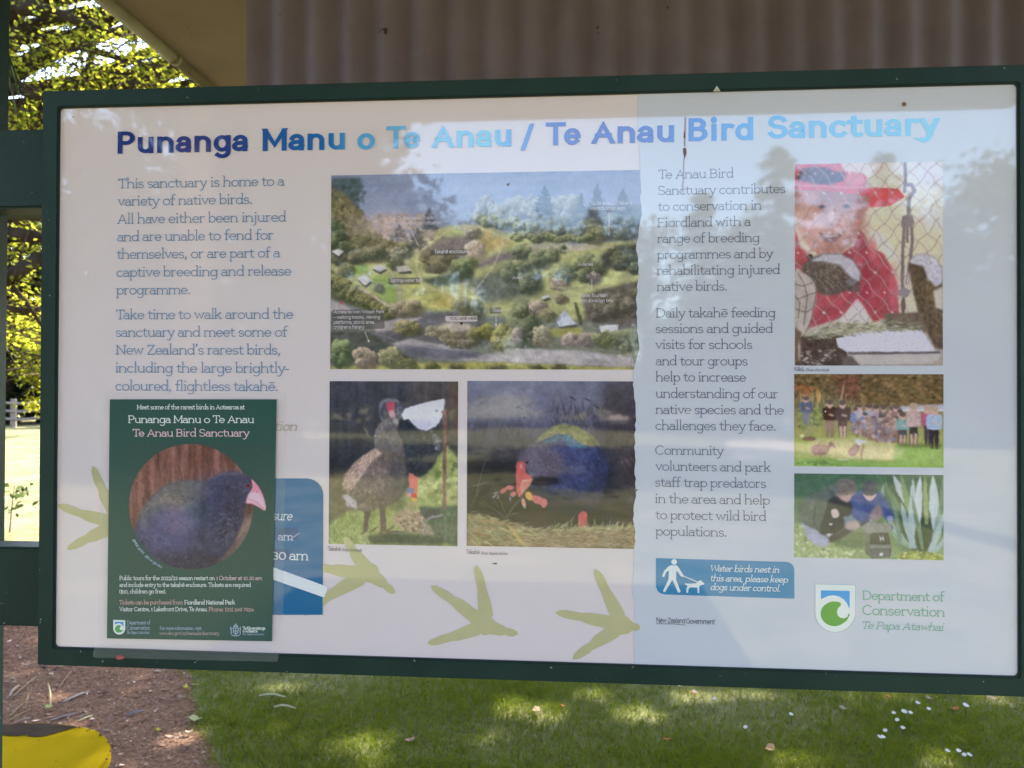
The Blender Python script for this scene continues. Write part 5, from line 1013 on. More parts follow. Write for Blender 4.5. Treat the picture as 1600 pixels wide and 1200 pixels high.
L.strip([Z7(90, 366), Z7(170, 367), Z7(235, 373)], .8, NAVY, .75); L.build('government_wordmark', M_PRINT, board)
# shield with a blue sky and a green curling wave
def shield(tr, sc, lay, line=True, bluec=PC(30, 140, 196), greenc=PC(74, 146, 62), whitec=PC(206, 210, 224), bldr=None):
    L = bldr
    pts = [(884, 168), (1084, 174), (1084, 330)] + [(1084-100+100*math.cos(R(a)), 308+100*math.sin(R(a))) for a in range(10, 176, 11)] + [(884, 300)]
    if line: L.strip([tr(*c) for c in pts], 1.0*sc, PC(120, 136, 142), lay-.01, closed=True)
    L.poly([tr(*c) for c in pts], whitec, lay)
    L.poly([tr(*c) for c in [(912, 199), (1056, 202), (1056, 292), (1050, 280), (1038, 258), (1020, 240), (998, 228), (974, 224), (950, 227), (930, 235), (912, 244)]], bluec, lay+.02)
    g_ = [(980+68*math.cos(R(a)), 316+62*math.sin(R(a))) for a in range(-62, -362, -10)]
    g_ = [q for q in g_ if not (q[0] > 1020 and q[1] > 270 and q[1] < 346)]
    g2 = [(1013, 262)] + [(980+69*math.cos(R(a)), 316+62*math.sin(R(a))) for a in range(-66, -316, -10)] + [(1042, 350), (1056, 322), (1052, 312), (1046, 330), (1030, 339), (1010, 336), (996, 324), (992, 306), (998, 288), (1010, 277)]
    L.poly([tr(*c) for c in g2], greenc, lay+.03)
L = Lettering(); shield(Z7, 1, .70, bldr=L); sh = L.build('conservation_shield', M_PRINT, board)
L = Lettering(); LG = PC(104, 158, 132)
L.line("Department of", *Z7(1120, 246), Z7(1532, 0)[0], 9.6, 1.45, True, 0, LG, .75); L.line("Conservation", *Z7(1120, 322), Z7(1532, 0)[0], 10.6, 1.5, True, 0, LG, .75); L.line("Te Papa Atawhai", *Z7(1122, 392), Z7(1530, 0)[0], 8.0, 1.35, True, .25, LG, .75)
L.build('department_lettering', M_PRINT, board)
# dirt, drips and a mud dauber's crumb on the panel
M_DIRT = attr_mat('dried_dirt', .8, .2); DIRT = PC(112, 96, 84)
for q in ([(1067, 232), (1072, 231), (1073, 240), (1070, 249), (1068, 240)], [(1408.5, 162), (1410, 160), (1413, 159.6), (1415.5, 161), (1416, 164), (1414, 166.5), (1411, 166.8), (1409, 165)], [(1069, 206), (1071, 206), (1071, 216), (1068, 216)], [(202, 607), (203.6, 607), (203.6, 608.6), (202, 608.6)], [(993, 764), (1000, 765), (994, 768)], [(770, 880), (779, 879), (778, 882)], [(792, 288), (797, 286), (795, 291)], [(113, 182), (116, 182), (115, 184)]): L = Lettering(); L.poly(q, DIRT, .86); L.build('dirt_speck', M_DIRT, board)
for q, w_, c in (([(1071, 184), (1070, 228)], 2.2, PC(150, 144, 150)), ([(1069, 248), (1067, 300)], 1.5, PC(166, 164, 172))): L = Lettering(); L.strip(q, w_, c, .84); L.build('drip_mark', M_DIRT, board)
for q in ([(132, 424), (138, 423), (139, 430), (134, 432)], [(1290, 642), (1292, 642), (1292, 644), (1290, 644)], [(486, 628), (488, 628), (487, 630)]): L = Lettering(); L.poly(q, PC(206, 198, 196), .86); L.build('pale_speck', M_DIRT, board)
bm = bmesh.new(); c_ = onY(1120, 139, -0.0115)
for v in ((-.0045, 0, -.003), (.0045, 0, -.003), (0, 0, .004), (0, -.003, -.001)): bm.verts.new(Vector(c_)+Vector(v))
bm.verts.ensure_lookup_table(); vv = list(bm.verts)
for f in ((0, 1, 3), (1, 2, 3), (2, 0, 3), (0, 2, 1)): bm.faces.new([vv[i] for i in f])
bm_obj('chipped_flake', bm, mottled('bare_flake', (.55, .5, .42), (.7, .64, .55)), board)

# ------------------------------------------------------------------ laminated poster taped over the lower left
def pq(x, y, off):                                # panel pixel at an offset
    return uv2w([P(x, y)], [off])[0]
pcen = pq(303, 812, 2.6)
poster = tag(empty('poster', pcen), 'dark green laminated poster with a round bird picture, stuck over the board', 'poster')
GP = PC(*GREEN_POSTER)
def bow(x, y): return 2.4 + 3.2*math.sin(math.pi*np.clip((y-624)/377, 0, 1))*np.clip((x-172)/260, 0, 1)
# paper: four measured corners, bowing a little off the board
nu, nv = 12, 18; Vp = []
for j in range(nv+1):
    for i in range(nu+1):
        a_, b_ = i/nu, j/nv
        x = (1-b_)*((1-a_)*174.7+a_*435)+b_*((1-a_)*171.3+a_*428.6); y = (1-b_)*((1-a_)*624+a_*624)+b_*((1-a_)*996.7+a_*1001.2)
        Vp.append(uv2w([P(x, y)], [2.3])[0])
Fp = [(j*(nu+1)+i, (j+1)*(nu+1)+i, (j+1)*(nu+1)+i+1, j*(nu+1)+i+1) for j in range(nv) for i in range(nu)]
mesh_obj('paper', Vp, Fp, M_POSTER, poster, GP)
pb = paint_poster_bird().build('round_bird_picture', ((160+125*.3416, 610+234*.3416), (160+768*.3416, 610+832*.3416)), 2.4, M_POSTER, poster)
Z6 = lambda x, y: (160+x*.3416, 610+y*.3416)
PW, PP_, PS = PC(212, 212, 226), PC(214, 174, 176), PC(150, 172, 186); PP2 = PC(186, 158, 150)
L = Lettering()
def pl(body, x0, x1, yb, xh, wd, col, shear=0.0, serif=True):
    L.line(body, *Z6(x0, yb), Z6(x1, 0)[0], xh*.3416*1.06, wd*.95, serif, shear, col, 2.5, yb1=Z6(0, yb)[1])
pl("Meet some of the rarest birds in Aotearoa at", 167, 660, 87, 14, 1.9, PW)
pl("Punanga Manu o Te Anau", 127, 702, 149, 22, 1.65, PW); pl("Te Anau Bird Sanctuary", 148, 682, 211, 22, 1.65, PP_)
pl("Public tours for the 2022/23 season restart on", 90, 525, 866, 12.5, 1.9, PW); pl("1 October at 10.30 am", 531, 741, 866, 12.5, 1.8, PP_)
pl("and include entry to the takahē enclosure. Tickets are required", 90, 690, 897, 12.5, 1.9, PW); pl("($10, children go free).", 90, 303, 927, 12.5, 1.9, PW)
pl("Tickets can be purchased from", 90, 380, 977, 12.5, 1.8, PP2); pl("Fiordland National Park", 387, 618, 977, 12.5, 2.1, PW)
pl("Visitor Centre, 1 Lakefront Drive, Te Anau.", 90, 492, 1008, 12.5, 2.0, PW); pl("Phone: (03) 249 7924.", 498, 707, 1009, 12.5, 1.8, PP2)
pl("Department of", 126, 232, 1068, 11, 1.6, PS); pl("Conservation", 124, 231, 1092, 11, 1.6, PS); pl("Te Papa Atawhai", 124, 228, 1111, 8.5, 1.6, PS, .25)
pl("For more information, visit:", 275, 467, 1093, 10, 1.7, PS); pl("www.doc.govt.nz/teanaubirdsanctuary.", 273, 547, 1116, 10, 1.6, PC(170, 160, 150))
pl("Te Kāwanatanga", 653, 756, 1092, 9.5, 2.5, PW); pl("o Aotearoa", 653, 721, 1105, 9.5, 2.5, PW); pl("New Zealand Government", 653, 752, 1117, 6, 1.6, PS)
for k, ch in enumerate("Takahē Photo: Sabine Bernert"):              # tiny credit round the picture's edge
    if ch == ' ': continue
    an = R(205-k*2.35-55+0) ; an = R(152-k*1.28)
    x, y = Z6(415+292*math.cos(an), 533+300*math.sin(an))
    V, F, adv = glyph_mesh(ch, 1.8, False); sc = 0.36*.80e-3; tx = (math.sin(an), -math.cos(an)); 
    p0 = P(x, y); dirx = np.array([math.sin(an), -math.cos(an)]); diry = np.array([math.cos(an), math.sin(an)])
    UV = np.array([p0+dirx*v[0]*sc*.9+diry*v[1]*sc*0-diry*v[1]*sc*-1 for v in V]); L.put(UV, F, 2.5, PS)
L.build('lettering', M_POSTER, poster)
L = Lettering()
ZS = lambda x, y: Z6(62+(x-884)*.275, 1047+(y-168)*.28)
shield(ZS, .5, 2.5, line=False, whitec=PC(204, 210, 222), bluec=PC(70, 140, 190), greenc=PC(84, 150, 90), bldr=L); L.build('conservation_shield', M_POSTER, poster)
L = Lettering()
def cz(pts, wd, off=2.5): L.strip([Z6(*c) for c in pts], wd*.3416, PS, off)
cz([(610, 1084), (632, 1084), (632, 1104), (621, 1114), (610, 1104), (610, 1084)], 3.2); cz([(621, 1086), (621, 1112)], 3, 2.52); cz([(612, 1098), (630, 1098)], 3, 2.54)
cz([(611, 1078), (614, 1073), (621, 1071), (628, 1073), (631, 1078), (611, 1078)], 3); cz([(598, 1080), (601, 1096), (600, 1112)], 3.4); cz([(643, 1080), (641, 1096), (642, 1112)], 3.4); cz([(604, 1117), (621, 1121), (638, 1117)], 3.2); cz([(596, 1090), (606, 1086)], 2.4); cz([(636, 1086), (646, 1090)], 2.4)
L.poly([Z6(x, y) for x, y in circ(621, 1067, 3, m=10)], PS, 2.5); L.build('coat_of_arms', M_POSTER, poster)
# clear laminate margin behind and round the paper
m_lam, ntl, pl_ = new_mat('clear_laminate'); pl_.inputs['Base Color'].default_value = (.75, .74, .72, 1); pl_.inputs['Roughness'].default_value = .16
trn = ntl.nodes.new('ShaderNodeBsdfTransparent'); mxs = ntl.nodes.new('ShaderNodeMixShader'); mxs.inputs[0].default_value = .10
ntl.links.new(trn.outputs[0], mxs.inputs[1]); ntl.links.new(pl_.outputs[0], mxs.inputs[2]); ntl.links.new(mxs.outputs[0], ntl.nodes['Material Output'].inputs[0])
def lam():
    pts = [(160.5, 612.5), (449.5, 612.5), (446, 990)] + [(441.5, 1027), (439, 1029), (159, 1022), (156, 1020)] + [(158, 800)]
    uv = [P(*p) for p in pts]; offs = [1.6, 1.6, 1.8, 12.6, 12.6, 12.6, 12.6, 1.8]
    V = uv2w(uv, offs)
    return mesh_obj('laminate_margin', V, [tuple(range(len(V)))[::-1]], m_lam, poster)
# margin as a ring so that it never cuts the frame: lies on the panel, its foot lapping over the frame
def lam2():
    O = [(160.5, 612.5), (449.5, 612.5), (445.5, 1008), (158.5, 1003)]; 
    bm = bmesh.new()
    o = [bm.verts.new(uv2w([P(*p)], [f])[0]) for p, f in zip(O, (1.7, 1.7, 1.7, 1.7))]
    bm.faces.new(o)
    f0 = [bm.verts.new(uv2w([P(*p)], [f])[0]) for p, f in (((445.2, 1013), 11.2), ((441.5, 1028.0), 11.2), ((438, 1029.5), 11.2), ((159, 1023), 11.2), ((155.5, 1020.5), 11.2), ((158, 1007.5), 11.2))]
    bm.faces.new([o[2], f0[0], f0[5], o[3]]); bm.faces.new(f0)
    return bm_obj('laminate_margin', bm, m_lam, poster)
lam2()
L = Lettering(); L.poly([(193, 1020), (200, 1019), (205, 1022), (203, 1025), (196, 1026.5), (192, 1024.5)], PC(150, 70, 74), 11.6); L.build('red_smear', M_POSTER, poster)

# strip of white paper stuck across the blue panel
ST = [Z5(952, 779), Z5(1130, 843), Z5(1183, 863), Z5(1184, 872), Z5(1172, 908), Z5(1160, 905), Z5(955, 833)]
sp = pq(470, 905, 1.2)
Vs = uv2w([P(*p) for p in ST], np.full(7, 1.25)); Vs = np.r_[Vs, Vs+np.array([0, .0003, 0])]
so = mesh_obj('paper_strip', Vs-sp, [tuple(range(7))[::-1], tuple(range(7, 14))]+[(i, (i+1) % 7, 7+(i+1) % 7, 7+i) for i in range(7)], attr_mat('white_paper', .6, .3), None, PC(206, 206, 222)); so.location = Vector(sp)
tag(so, 'narrow white paper strip stuck slantwise over the dark blue panel', 'paper strip')
# ------------------------------------------------------------------ ground
M_LAWN = mottled('lawn', (0.080, 0.084, 0.042), (0.150, 0.148, 0.080), scale=6, rough=0.9, spec=0.0, bump=.6, bscale=70, c3=(.16, .145, .085))
M_MULCH = mottled('bark_mulch', (0.070, 0.040, 0.026), (0.175, 0.105, 0.072), scale=55, rough=0.95, spec=0.0, bump=1.0, bscale=110, speck=(170, .68, (.17, .125, .10)))
M_GRAVEL = mottled('gravel_road', (0.30, 0.24, 0.20), (0.42, 0.34, 0.29), scale=20, rough=0.95, spec=.1, bump=.4, bscale=90)
g = mesh_obj('ground', [(-300, -300, 0), (300, -300, 0), (300, 300, 0), (-300, 300, 0)], [(0, 1, 2, 3)], M_LAWN); tag(g, kind='structure')
edge_px = [(278, 1035), (296, 1052), (303, 1068), (298, 1084), (306, 1100), (312, 1118), (308, 1136), (322, 1152), (330, 1170), (338, 1190), (352, 1215)]
edge_w = [onZ(x, y)[:2] for x, y in edge_px]
far = [(-1.75, 4.6), (-2.6, 5.6), (-4.2, 6.0), (-6.5, 5.6), (-8.0, 3.5), (-7.5, .5), (-4, -1.2), (-1.6, -.8), (-.95, .6)]
PATH = [tuple(p) for p in far[::-1]][0:0] + [tuple(p) for p in edge_w[::-1]] + far      # near edge to far edge, then round the left
pth = mesh_obj('path', [(x, y, .004) for x, y in PATH], [tuple(range(len(PATH)))], M_MULCH); tag(pth, kind='structure')
if pth.data.polygons[0].normal.z < 0: pth.data.flip_normals()
rp = [onZ(x, y, .004) for x, y in ((1150, 717), (1398, 717), (1420, 700), (1330, 668), (1230, 650), (1120, 640), (1010, 645), (940, 650), (960, 660), (1120, 672))]
rd = mesh_obj('road', [(p[0], -p[1], .004) for p in rp], [tuple(range(len(rp)))], M_GRAVEL)
if rd.data.polygons[0].normal.z < 0: rd.data.flip_normals()
tag(rd, kind='structure')
def in_path(x, y):
    x = np.asarray(x); y = np.asarray(y); ins = np.zeros(x.shape, bool)
    for (xa, ya), (xb, yb) in zip(PATH, PATH[1:]+PATH[:1]):
        if ya == yb: continue
        ins ^= ((ya > y) != (yb > y)) & (x < (xb-xa)*(y-ya)/(yb-ya)+xa)
    return ins
# grass blades over the lawn that shows under the board
def grass():
    nb = 210000
    x = rng.uniform(-2.2, 3.2, nb); y = 1.9+rng.random(nb)**1.15*2.0
    ok = ~in_path(x+rng.normal(0, .035, nb), y+rng.normal(0, .035, nb)); x, y = x[ok], y[ok]
    # a coarser stand of blades over the rest of the nearby lawn
    m2 = 120000; x2 = rng.uniform(-2.4, 4.4, m2); y2 = rng.uniform(.3, 7.0, m2)
    ok = ~in_path(x2, y2) & ~((x2 > -2.2) & (x2 < 3.2) & (y2 > 1.9) & (y2 < 3.9)); x2, y2 = x2[ok], y2[ok]
    x, y = np.r_[x, x2], np.r_[y, y2]
    # thinner where the mulch begins
    nb = len(x)
    pn = np.zeros(nb)
    for k in range(5):
        fx, fy, ph = rng.normal(0, 3.2), rng.normal(0, 3.2), rng.uniform(0, 6.28); pn += np.sin(x*fx+y*fy+ph)/5
    keep = rng.random(nb) < .80+.35*pn; x, y, pn = x[keep], y[keep], pn[keep]; nb = len(x)
    h = rng.uniform(.012, .034, nb)*(1+.4*pn); an = rng.uniform(0, 6.283, nb); ln = rng.uniform(.5, 2.0, nb)*h; wd = rng.uniform(.0008, .0016, nb)
    dx, dy = np.cos(an), np.sin(an); px_, py_ = -dy*wd, dx*wd
    z0 = np.zeros(nb)
    V = np.stack([np.c_[x-px_, y-py_, z0], np.c_[x+px_, y+py_, z0], np.c_[x+dx*ln*.4+px_*.8, y+dy*ln*.4+py_*.8, h*.62], np.c_[x+dx*ln*.4-px_*.8, y+dy*ln*.4-py_*.8, h*.62], np.c_[x+dx*ln+px_*.15, y+dy*ln+py_*.15, h], np.c_[x+dx*ln-px_*.15, y+dy*ln-py_*.15, h]], 1).reshape(-1, 3)
    base = np.arange(nb)[:, None]*6
    F = np.concatenate([base+np.array([0, 1, 2, 3]), base+np.array([3, 2, 4, 5])])
    t_ = rng.random(nb)[:, None]; c = np.array([.082, .118, .010])*(1-t_)+np.array([.140, .172, .013])*t_
    dry = rng.random(nb) < .05+.10*np.clip(-pn, 0, 1); c[dry] = np.array([.10, .072, .032])*rng.uniform(.6, 1.2, (dry.sum(), 1))
    o = mesh_obj('grass', V, F, M_GRASS, None, np.repeat(c, 6, 0)); tag(o, 'short mown grass under the notice board', 'grass', kind='stuff')
grass()
def litter():
    nb = 26000
    x = rng.uniform(-3.6, -.6, nb); y = 1.85+rng.random(nb)*3.6; ok = in_path(x+rng.normal(0, .06, nb), y+rng.normal(0, .06, nb)); x, y = x[ok], y[ok]; nb = len(x)
    an = rng.uniform(0, 6.283, nb); L_ = rng.uniform(.003, .013, nb)*np.where(rng.random(nb) < .05, 2.1, 1.0); W_ = L_*rng.uniform(.18, .55, nb); z = rng.uniform(.006, .012, nb); tl = rng.normal(0, .3, nb)*L_
    dx, dy = np.cos(an), np.sin(an)
    V = np.stack([np.c_[x-dx*L_, y-dy*L_, z-tl*.5+.002], np.c_[x+dy*W_, y-dx*W_, z], np.c_[x+dx*L_, y+dy*L_, z+tl*.5+.002], np.c_[x-dy*W_, y+dx*W_, z+.002]], 1).reshape(-1, 3)
    V[:, 2] = np.maximum(V[:, 2], .0045)
    F = np.arange(nb*4).reshape(-1, 4)
    pal = np.array([[.10, .062, .048], [.16, .105, .08], [.06, .04, .034], [.24, .165, .125], [.13, .1, .092], [.40, .30, .23], [.19, .15, .13]])*1.1
    c = pal[rng.choice(7, nb, p=[.28, .24, .2, .1, .1, .03, .05])]*rng.uniform(.7, 1.25, (nb, 1))
    o = mesh_obj('mulch_chips', V, F, M_LITTER, None, np.repeat(c, 4, 0)); tag(o, 'brown bark mulch chips strewn over the path', 'mulch', kind='stuff')
litter()
# long dry straps and twigs lying on the path, each its own thing
def strap(name, px0, px1, wd, col, label, cat, group, lift=.02, bend=.04, seed=0, z0=.010):
    a_, b_ = onZ(*px0), onZ(*px1); n_ = 10; rg = random.Random(seed); d = (b_-a_); Ln = np.linalg.norm(d); d /= Ln; nr = np.array([-d[1], d[0], 0]); V = []; bd = rg.uniform(-bend, bend)*Ln
    for i in range(n_+1):
        q = i/n_; p = a_+d*Ln*q+nr*bd*math.sin(math.pi*q); z = z0+lift*math.sin(math.pi*q)*rg.uniform(.8, 1.1); w_ = wd*(.35+.65*math.sin(math.pi*(.12+.8*q)))
        for s_sgn, dz in ((-1, .0), (0, w_*.35), (1, 0.0)): V.append(p+nr*s_sgn*w_/2+np.array([0, 0, z+dz]))
    V = np.array(V); V2 = V-np.array([0, 0, .0012]); m = len(V); F = []
    for i in range(n_):
        for j in range(2):
            k = i*3+j; F.append((k, k+3, k+4, k+1)); F.append((m+k, m+k+1, m+k+4, m+k+3))
        F.append((i*3, m+i*3, m+i*3+3, i*3+3)); F.append((i*3+2, i*3+5, m+i*3+5, m+i*3+2))
    F.append((0, 1, m+1, m)); F.append((1, 2, m+2, m+1)); e = n_*3; F.append((e, m+e, m+e+1, e+1)); F.append((e+1, m+e+1, m+e+2, e+2))
    cen = (a_+b_)/2; o = mesh_obj(name, np.r_[V, V2]-cen, F, M_LITTER, None, np.array(col)*.68); o.location = Vector(cen); tag(o, label, cat, group)
STRAW, GREY = (.24, .185, .115), (.24, .22, .21)
zc = lambda x, y: (x*.2, 1000+y*.2)
for k, (p0, p1, wd, c, lb) in enumerate([((70, 130), (300, 65), .012, STRAW, 'pale dry strap leaf beside the frame\'s lower left corner'), ((75, 485), (290, 300), .012, STRAW, 'long dry strap leaf rising from the post to the frame corner'), ((70, 470), (150, 380), .030, (.27, .22, .18), 'broad grey brown dead leaf blade lying against the post'),
        ((90, 475), (300, 425), .012, STRAW, 'dry strap leaf lying level halfway up the path by the post'), ((290, 345), (460, 292), .011, STRAW, 'dry straw leaf pointing right below the frame corner'), ((200, 560), (225, 430), .010, STRAW, 'upright looking thin straw leaf above the yellow seat'),
        ((75, 620), (215, 500), .013, STRAW, 'dry strap leaf just above the left end of the yellow seat'), ((460, 400), (560, 270), .009, STRAW, 'thin straw leaf running away under the frame'), ((395, 535), (375, 360), .012, (.50, .42, .24), 'bright straw stalk standing out in the middle of the litter'),
        ((70, 655), (240, 560), .012, STRAW, 'dry strap leaf touching the back edge of the yellow seat'), ((120, 330), (70, 326), .012, (.4, .34, .25), 'short pale straw piece next to the post'), ((210, 550), (330, 500), .009, STRAW, 'thin curved straw leaf crossing the others by the post')]):
    strap('strap_leaf', zc(*p0), zc(*p1), wd*.55, c, lb, 'dead leaf', 'dry strap leaves on the path', seed=k, lift=.004+.003*(k % 3), bend=.02, z0=.013+.002*(k % 4))
for k, (p0, p1, wd, c, lb) in enumerate([((490, 500), (690, 415), .020, (.34, .29, .26), 'pale grey stick lying in the middle of the path'), ((985, 600), (1125, 568), .020, (.20, .19, .21), 'bluish grey bark strip lying right of the path\'s middle'), ((400, 645), (610, 585), .014, (.24, .21, .22), 'grey twig just above the yellow seat'), ((610, 650), (725, 605), .016, (.36, .33, .19), 'curled greenish dead leaf above the rounded end of the yellow seat'), ((240, 625), (110, 660), .012, (.3, .24, .19), 'brown twig half hidden by the yellow seat')]):
    strap('twig', zc(*p0), zc(*p1), wd*.7, c, lb, 'twig', 'twigs on the path', seed=40+k, lift=.004, bend=.03)
# fallen leaves on path and lawn
def fallen(px, size, col, label, seed, mat=M_LITTER):
    rg = random.Random(seed); c0 = onZ(*px); an = rg.uniform(0, 6.28); V = []; m = 12
    ring = [(math.cos(2*math.pi*i/m)*(1 if i % 2 else .78), math.sin(2*math.pi*i/m)*.55*(1 if i % 3 else .8)) for i in range(m)]
    for zz in (0, -.0012):
        for x, y in ring: V.append((x*size*math.cos(an)-y*size*math.sin(an), x*size*math.sin(an)+y*size*math.cos(an), .022+zz+size*.35*x*x+rg.uniform(-.1, .1)*size*.6))
        V.append((0, 0, .022+zz))
    F = [(i, (i+1) % m, m) for i in range(m)]+[((i+1) % m+m+1, i+m+1, 2*m+1) for i in range(m)]+[(i, i+m+1, (i+1) % m+m+1, (i+1) % m) for i in range(m)]
    o = mesh_obj('fallen_leaf', V, F, mat, None, np.array(col)*.6); o.location = Vector(c0); tag(o, label, 'fallen leaf', 'fallen leaves')
TAN, YEL, GRN, ORG = (.34, .26, .19), (.45, .40, .06), (.26, .30, .10), (.36, .16, .06)
for k, (x, y, s_sz, c, lb) in enumerate([(290, 1081, .030, YEL, 'small yellow leaf on the edge of the lawn at the path'), (284, 1096, .034, (.24, .18, .15), 'brown curled leaf on the path beside the lawn edge'), (306, 1131, .055, (.36, .38, .18), 'pale green leaf lying in the grass at the path edge'), (77, 1112, .038, (.34, .36, .14), 'pale green scrap of leaf below the upright straw stalk'), (98, 1046, .036, (.36, .34, .14), 'yellowish leaf under the frame\'s lower left corner'), (248, 1148, .024, YEL, 'tiny yellow leaf low on the path'), (295, 1151, .026, TAN, 'tan leaf in the sunny spot of the path'),
        (640, 1164, .034, (.42, .26, .2), 'pinkish brown leaf in the middle of the lawn'), (838, 1117, .045, (.34, .25, .17), 'brown leaf heap in the lawn beside the sunny tuft'), (1203, 1178, .05, (.38, .24, .14), 'brown curled leaf low on the right half of the lawn'), (1085, 1089, .03, ORG, 'orange leaf close under the frame in the sunlit grass'), (1390, 1096, .03, ORG, 'orange leaf under the frame towards the right'), (1492, 1115, .036, ORG, 'orange brown leaf near the daisies'), (1452, 1098, .034, TAN, 'tan leaf just above the daisies on the right'), (1552, 1098, .034, TAN, 'tan leaf nearest the right edge of the lawn'), (1042, 1163, .024, ORG, 'small rust leaf low in the lawn left of the brown curl'), (880, 1110, .02, ORG, 'tiny rust leaf in the lawn under the footprints'), (1318, 1114, .034, TAN, 'brown leaf cluster in the lawn under the shield')]):
    fallen((x, y), s_sz*.72, c, lb, 60+k)
for k, (p0, p1, lb) in enumerate([((405, 1096), (446, 1098), 'upper long straw coloured leaf on the left of the lawn'), ((428, 1114), (462, 1116), 'lower long straw coloured leaf on the left of the lawn')]): strap('dry_leaf_blade', p0, p1, .016, (.42, .38, .24), lb, 'fallen leaf', 'fallen leaves', lift=.012, seed=90+k, z0=.028)
# daisies
M_PETAL = attr_mat('daisy_petal', .5, .3, transl=.3)
def daisy(px, size, label, seed):
    c0 = onZ(*px); rg = random.Random(seed); root = empty('daisy', c0); tag(root, label, 'daisy', 'daisies in the lawn'); h = rg.uniform(.045, .065); tx, ty = rg.uniform(-.3, .3), -.45; V = []; F = []
    for k in range(11):
        an = 2*math.pi*k/11; d = np.array([math.cos(an), math.sin(an), 0]); n_ = np.array([-d[1], d[0], 0]); o = len(V)
        for q, w_ in ((.2, .10), (.6, .24), (1.0, .14)):
            for sg in (-1, 1):
                p = d*size*q+n_*size*w_*sg; V.append(c0+np.array([p[0], p[1], h+p[0]*tx+p[1]*-ty+.002*q+.0004*k]))
        F += [(o, o+1, o+3, o+2), (o+2, o+3, o+5, o+4)]
    mesh_obj('petals', V, F, M_PETAL, root, np.array((.58, .56, .54)))
    V, F = tube_VF([c0+np.array([0, 0, h-.001]), c0+np.array([0, 0, h+.0025])], [size*.3, size*.2], 8); mesh_obj('disc', V, F, M_PETAL, root, np.array((.55, .38, .04)))
    V, F = tube_VF([c0, c0+np.array([0, 0, h-.001])], [.0012, .001], 5); mesh_obj('stem', V, F, M_GRASS, root, np.array((.06, .1, .03)))
zd = lambda x, y: (1000+x*.375, 850+y*.375)
for k, (x, y, lb) in enumerate([(1158, 683, 'white daisy at the top of the loose group on the lawn'), (1058, 723, 'white daisy left of the tall pair on the lawn'), (1102, 728, 'larger white daisy of the close pair in the lawn'), (1072, 746, 'white daisy just below left of the close pair'), (1128, 717, 'white daisy above right of the close pair'), (1096, 783, 'lone white daisy below the close pair'), (1204, 706, 'white daisy right of the topmost one'), (1358, 694, 'wide white daisy farthest right, near the frame'), (1022, 795, 'upper daisy of the low trio in the lawn'), (1000, 820, 'left daisy of the low trio in the lawn'), (1014, 830, 'bottom daisy of the low trio in the lawn'), (1282, 896, 'left white daisy at the bottom edge of the lawn'), (1328, 892, 'middle white daisy at the bottom edge of the lawn'), (1352, 908, 'lowest white daisy at the bottom edge of the lawn'), (1374, 900, 'right white daisy at the bottom edge of the lawn'), (630, 729, 'pale daisy alone in the shaded lawn'), (440, 777, 'half closed daisy in the lawn below the blue dog notice'), (165, 603, 'leftmost daisy in the sunlit grass under the frame'), (228, 636, 'daisy beside the pink scrap in the sunlit grass'), (310, 657, 'daisy in the sunlit grass right of the pink scrap'), (120, 600, 'small daisy tucked under the frame in bright grass')]):
    daisy((zd(x, y)[0], zd(x, y)[1]+12), .0095 if k not in (2, 7) else .013, lb, 300+k)

# ------------------------------------------------------------------ shelter round the board
sh = tag(empty('shelter', (0, .9, 0)), 'open shelter of green posts with olive soffit and brown corrugated iron', 'shelter')
ROOF_Z = CAM_Z+1.10
e1, e0 = onZ(335, 133, ROOF_Z), onZ(158, 0, ROOF_Z); XL = (e1[0]+e0[0])/2
XR, YF, YBK = 1.75, -2.2, 3.0
bm = bmesh.new(); add_box(bm, (XL, YF, ROOF_Z), (XR, YBK, ROOF_Z+.012)); bm_obj('soffit', bm, M_SOFFIT, sh)
bm = bmesh.new(); add_box(bm, (XL-.05, YF-.05, ROOF_Z+.045), (XR+.05, YBK+.05, ROOF_Z+.06)); bm_obj('roof_sheet', bm, M_IRON, sh)
# rounded barge trim in two lengths with a joint
yj = onZ(283, 88, ROOF_Z)[1]
for y0, y1, r_ in ((YF, yj, .0215), (yj+.004, YBK, .0195)):
    V, F = tube_VF([(XL-.004, y0, ROOF_Z-.004), (XL-.004, y1, ROOF_Z-.004)], [r_, r_], 14); mesh_obj('barge_trim', V, F, M_BARGE, sh, smooth=True)
V, F = tube_VF([(XL-.004, yj-.012, ROOF_Z-.004), (XL-.004, yj+.012, ROOF_Z-.004)], [.0235, .0235], 14); mesh_obj('trim_joint', V, F, M_BARGE, sh, smooth=True)
bm = bmesh.new(); add_box(bm, (XL-.03, YF, ROOF_Z+.016), (XL+.004, YBK, ROOF_Z+.044)); bm_obj('barge_board', bm, M_BARGE, sh)
# vertical corrugated iron over the board
YW = .62; xw0 = onY(388, 100, YW)[0]; pitch = .0745; amp = .010; nx = int((XR-xw0)/pitch*12); xs = np.linspace(xw0, XR, nx)
zs = [1.72, 2.0, 2.3, ROOF_Z-.004]; V = []; F = []
for z in zs:
    for x in xs: V.append((x, YW+-amp*math.cos((x-xw0)/pitch*2*math.pi), z))
for j in range(len(zs)-1):
    for i in range(nx-1): F.append((j*nx+i, j*nx+i+1, (j+1)*nx+i+1, (j+1)*nx+i))
mesh_obj('corrugated_sheet', V, F, M_IRON, sh, smooth=True)
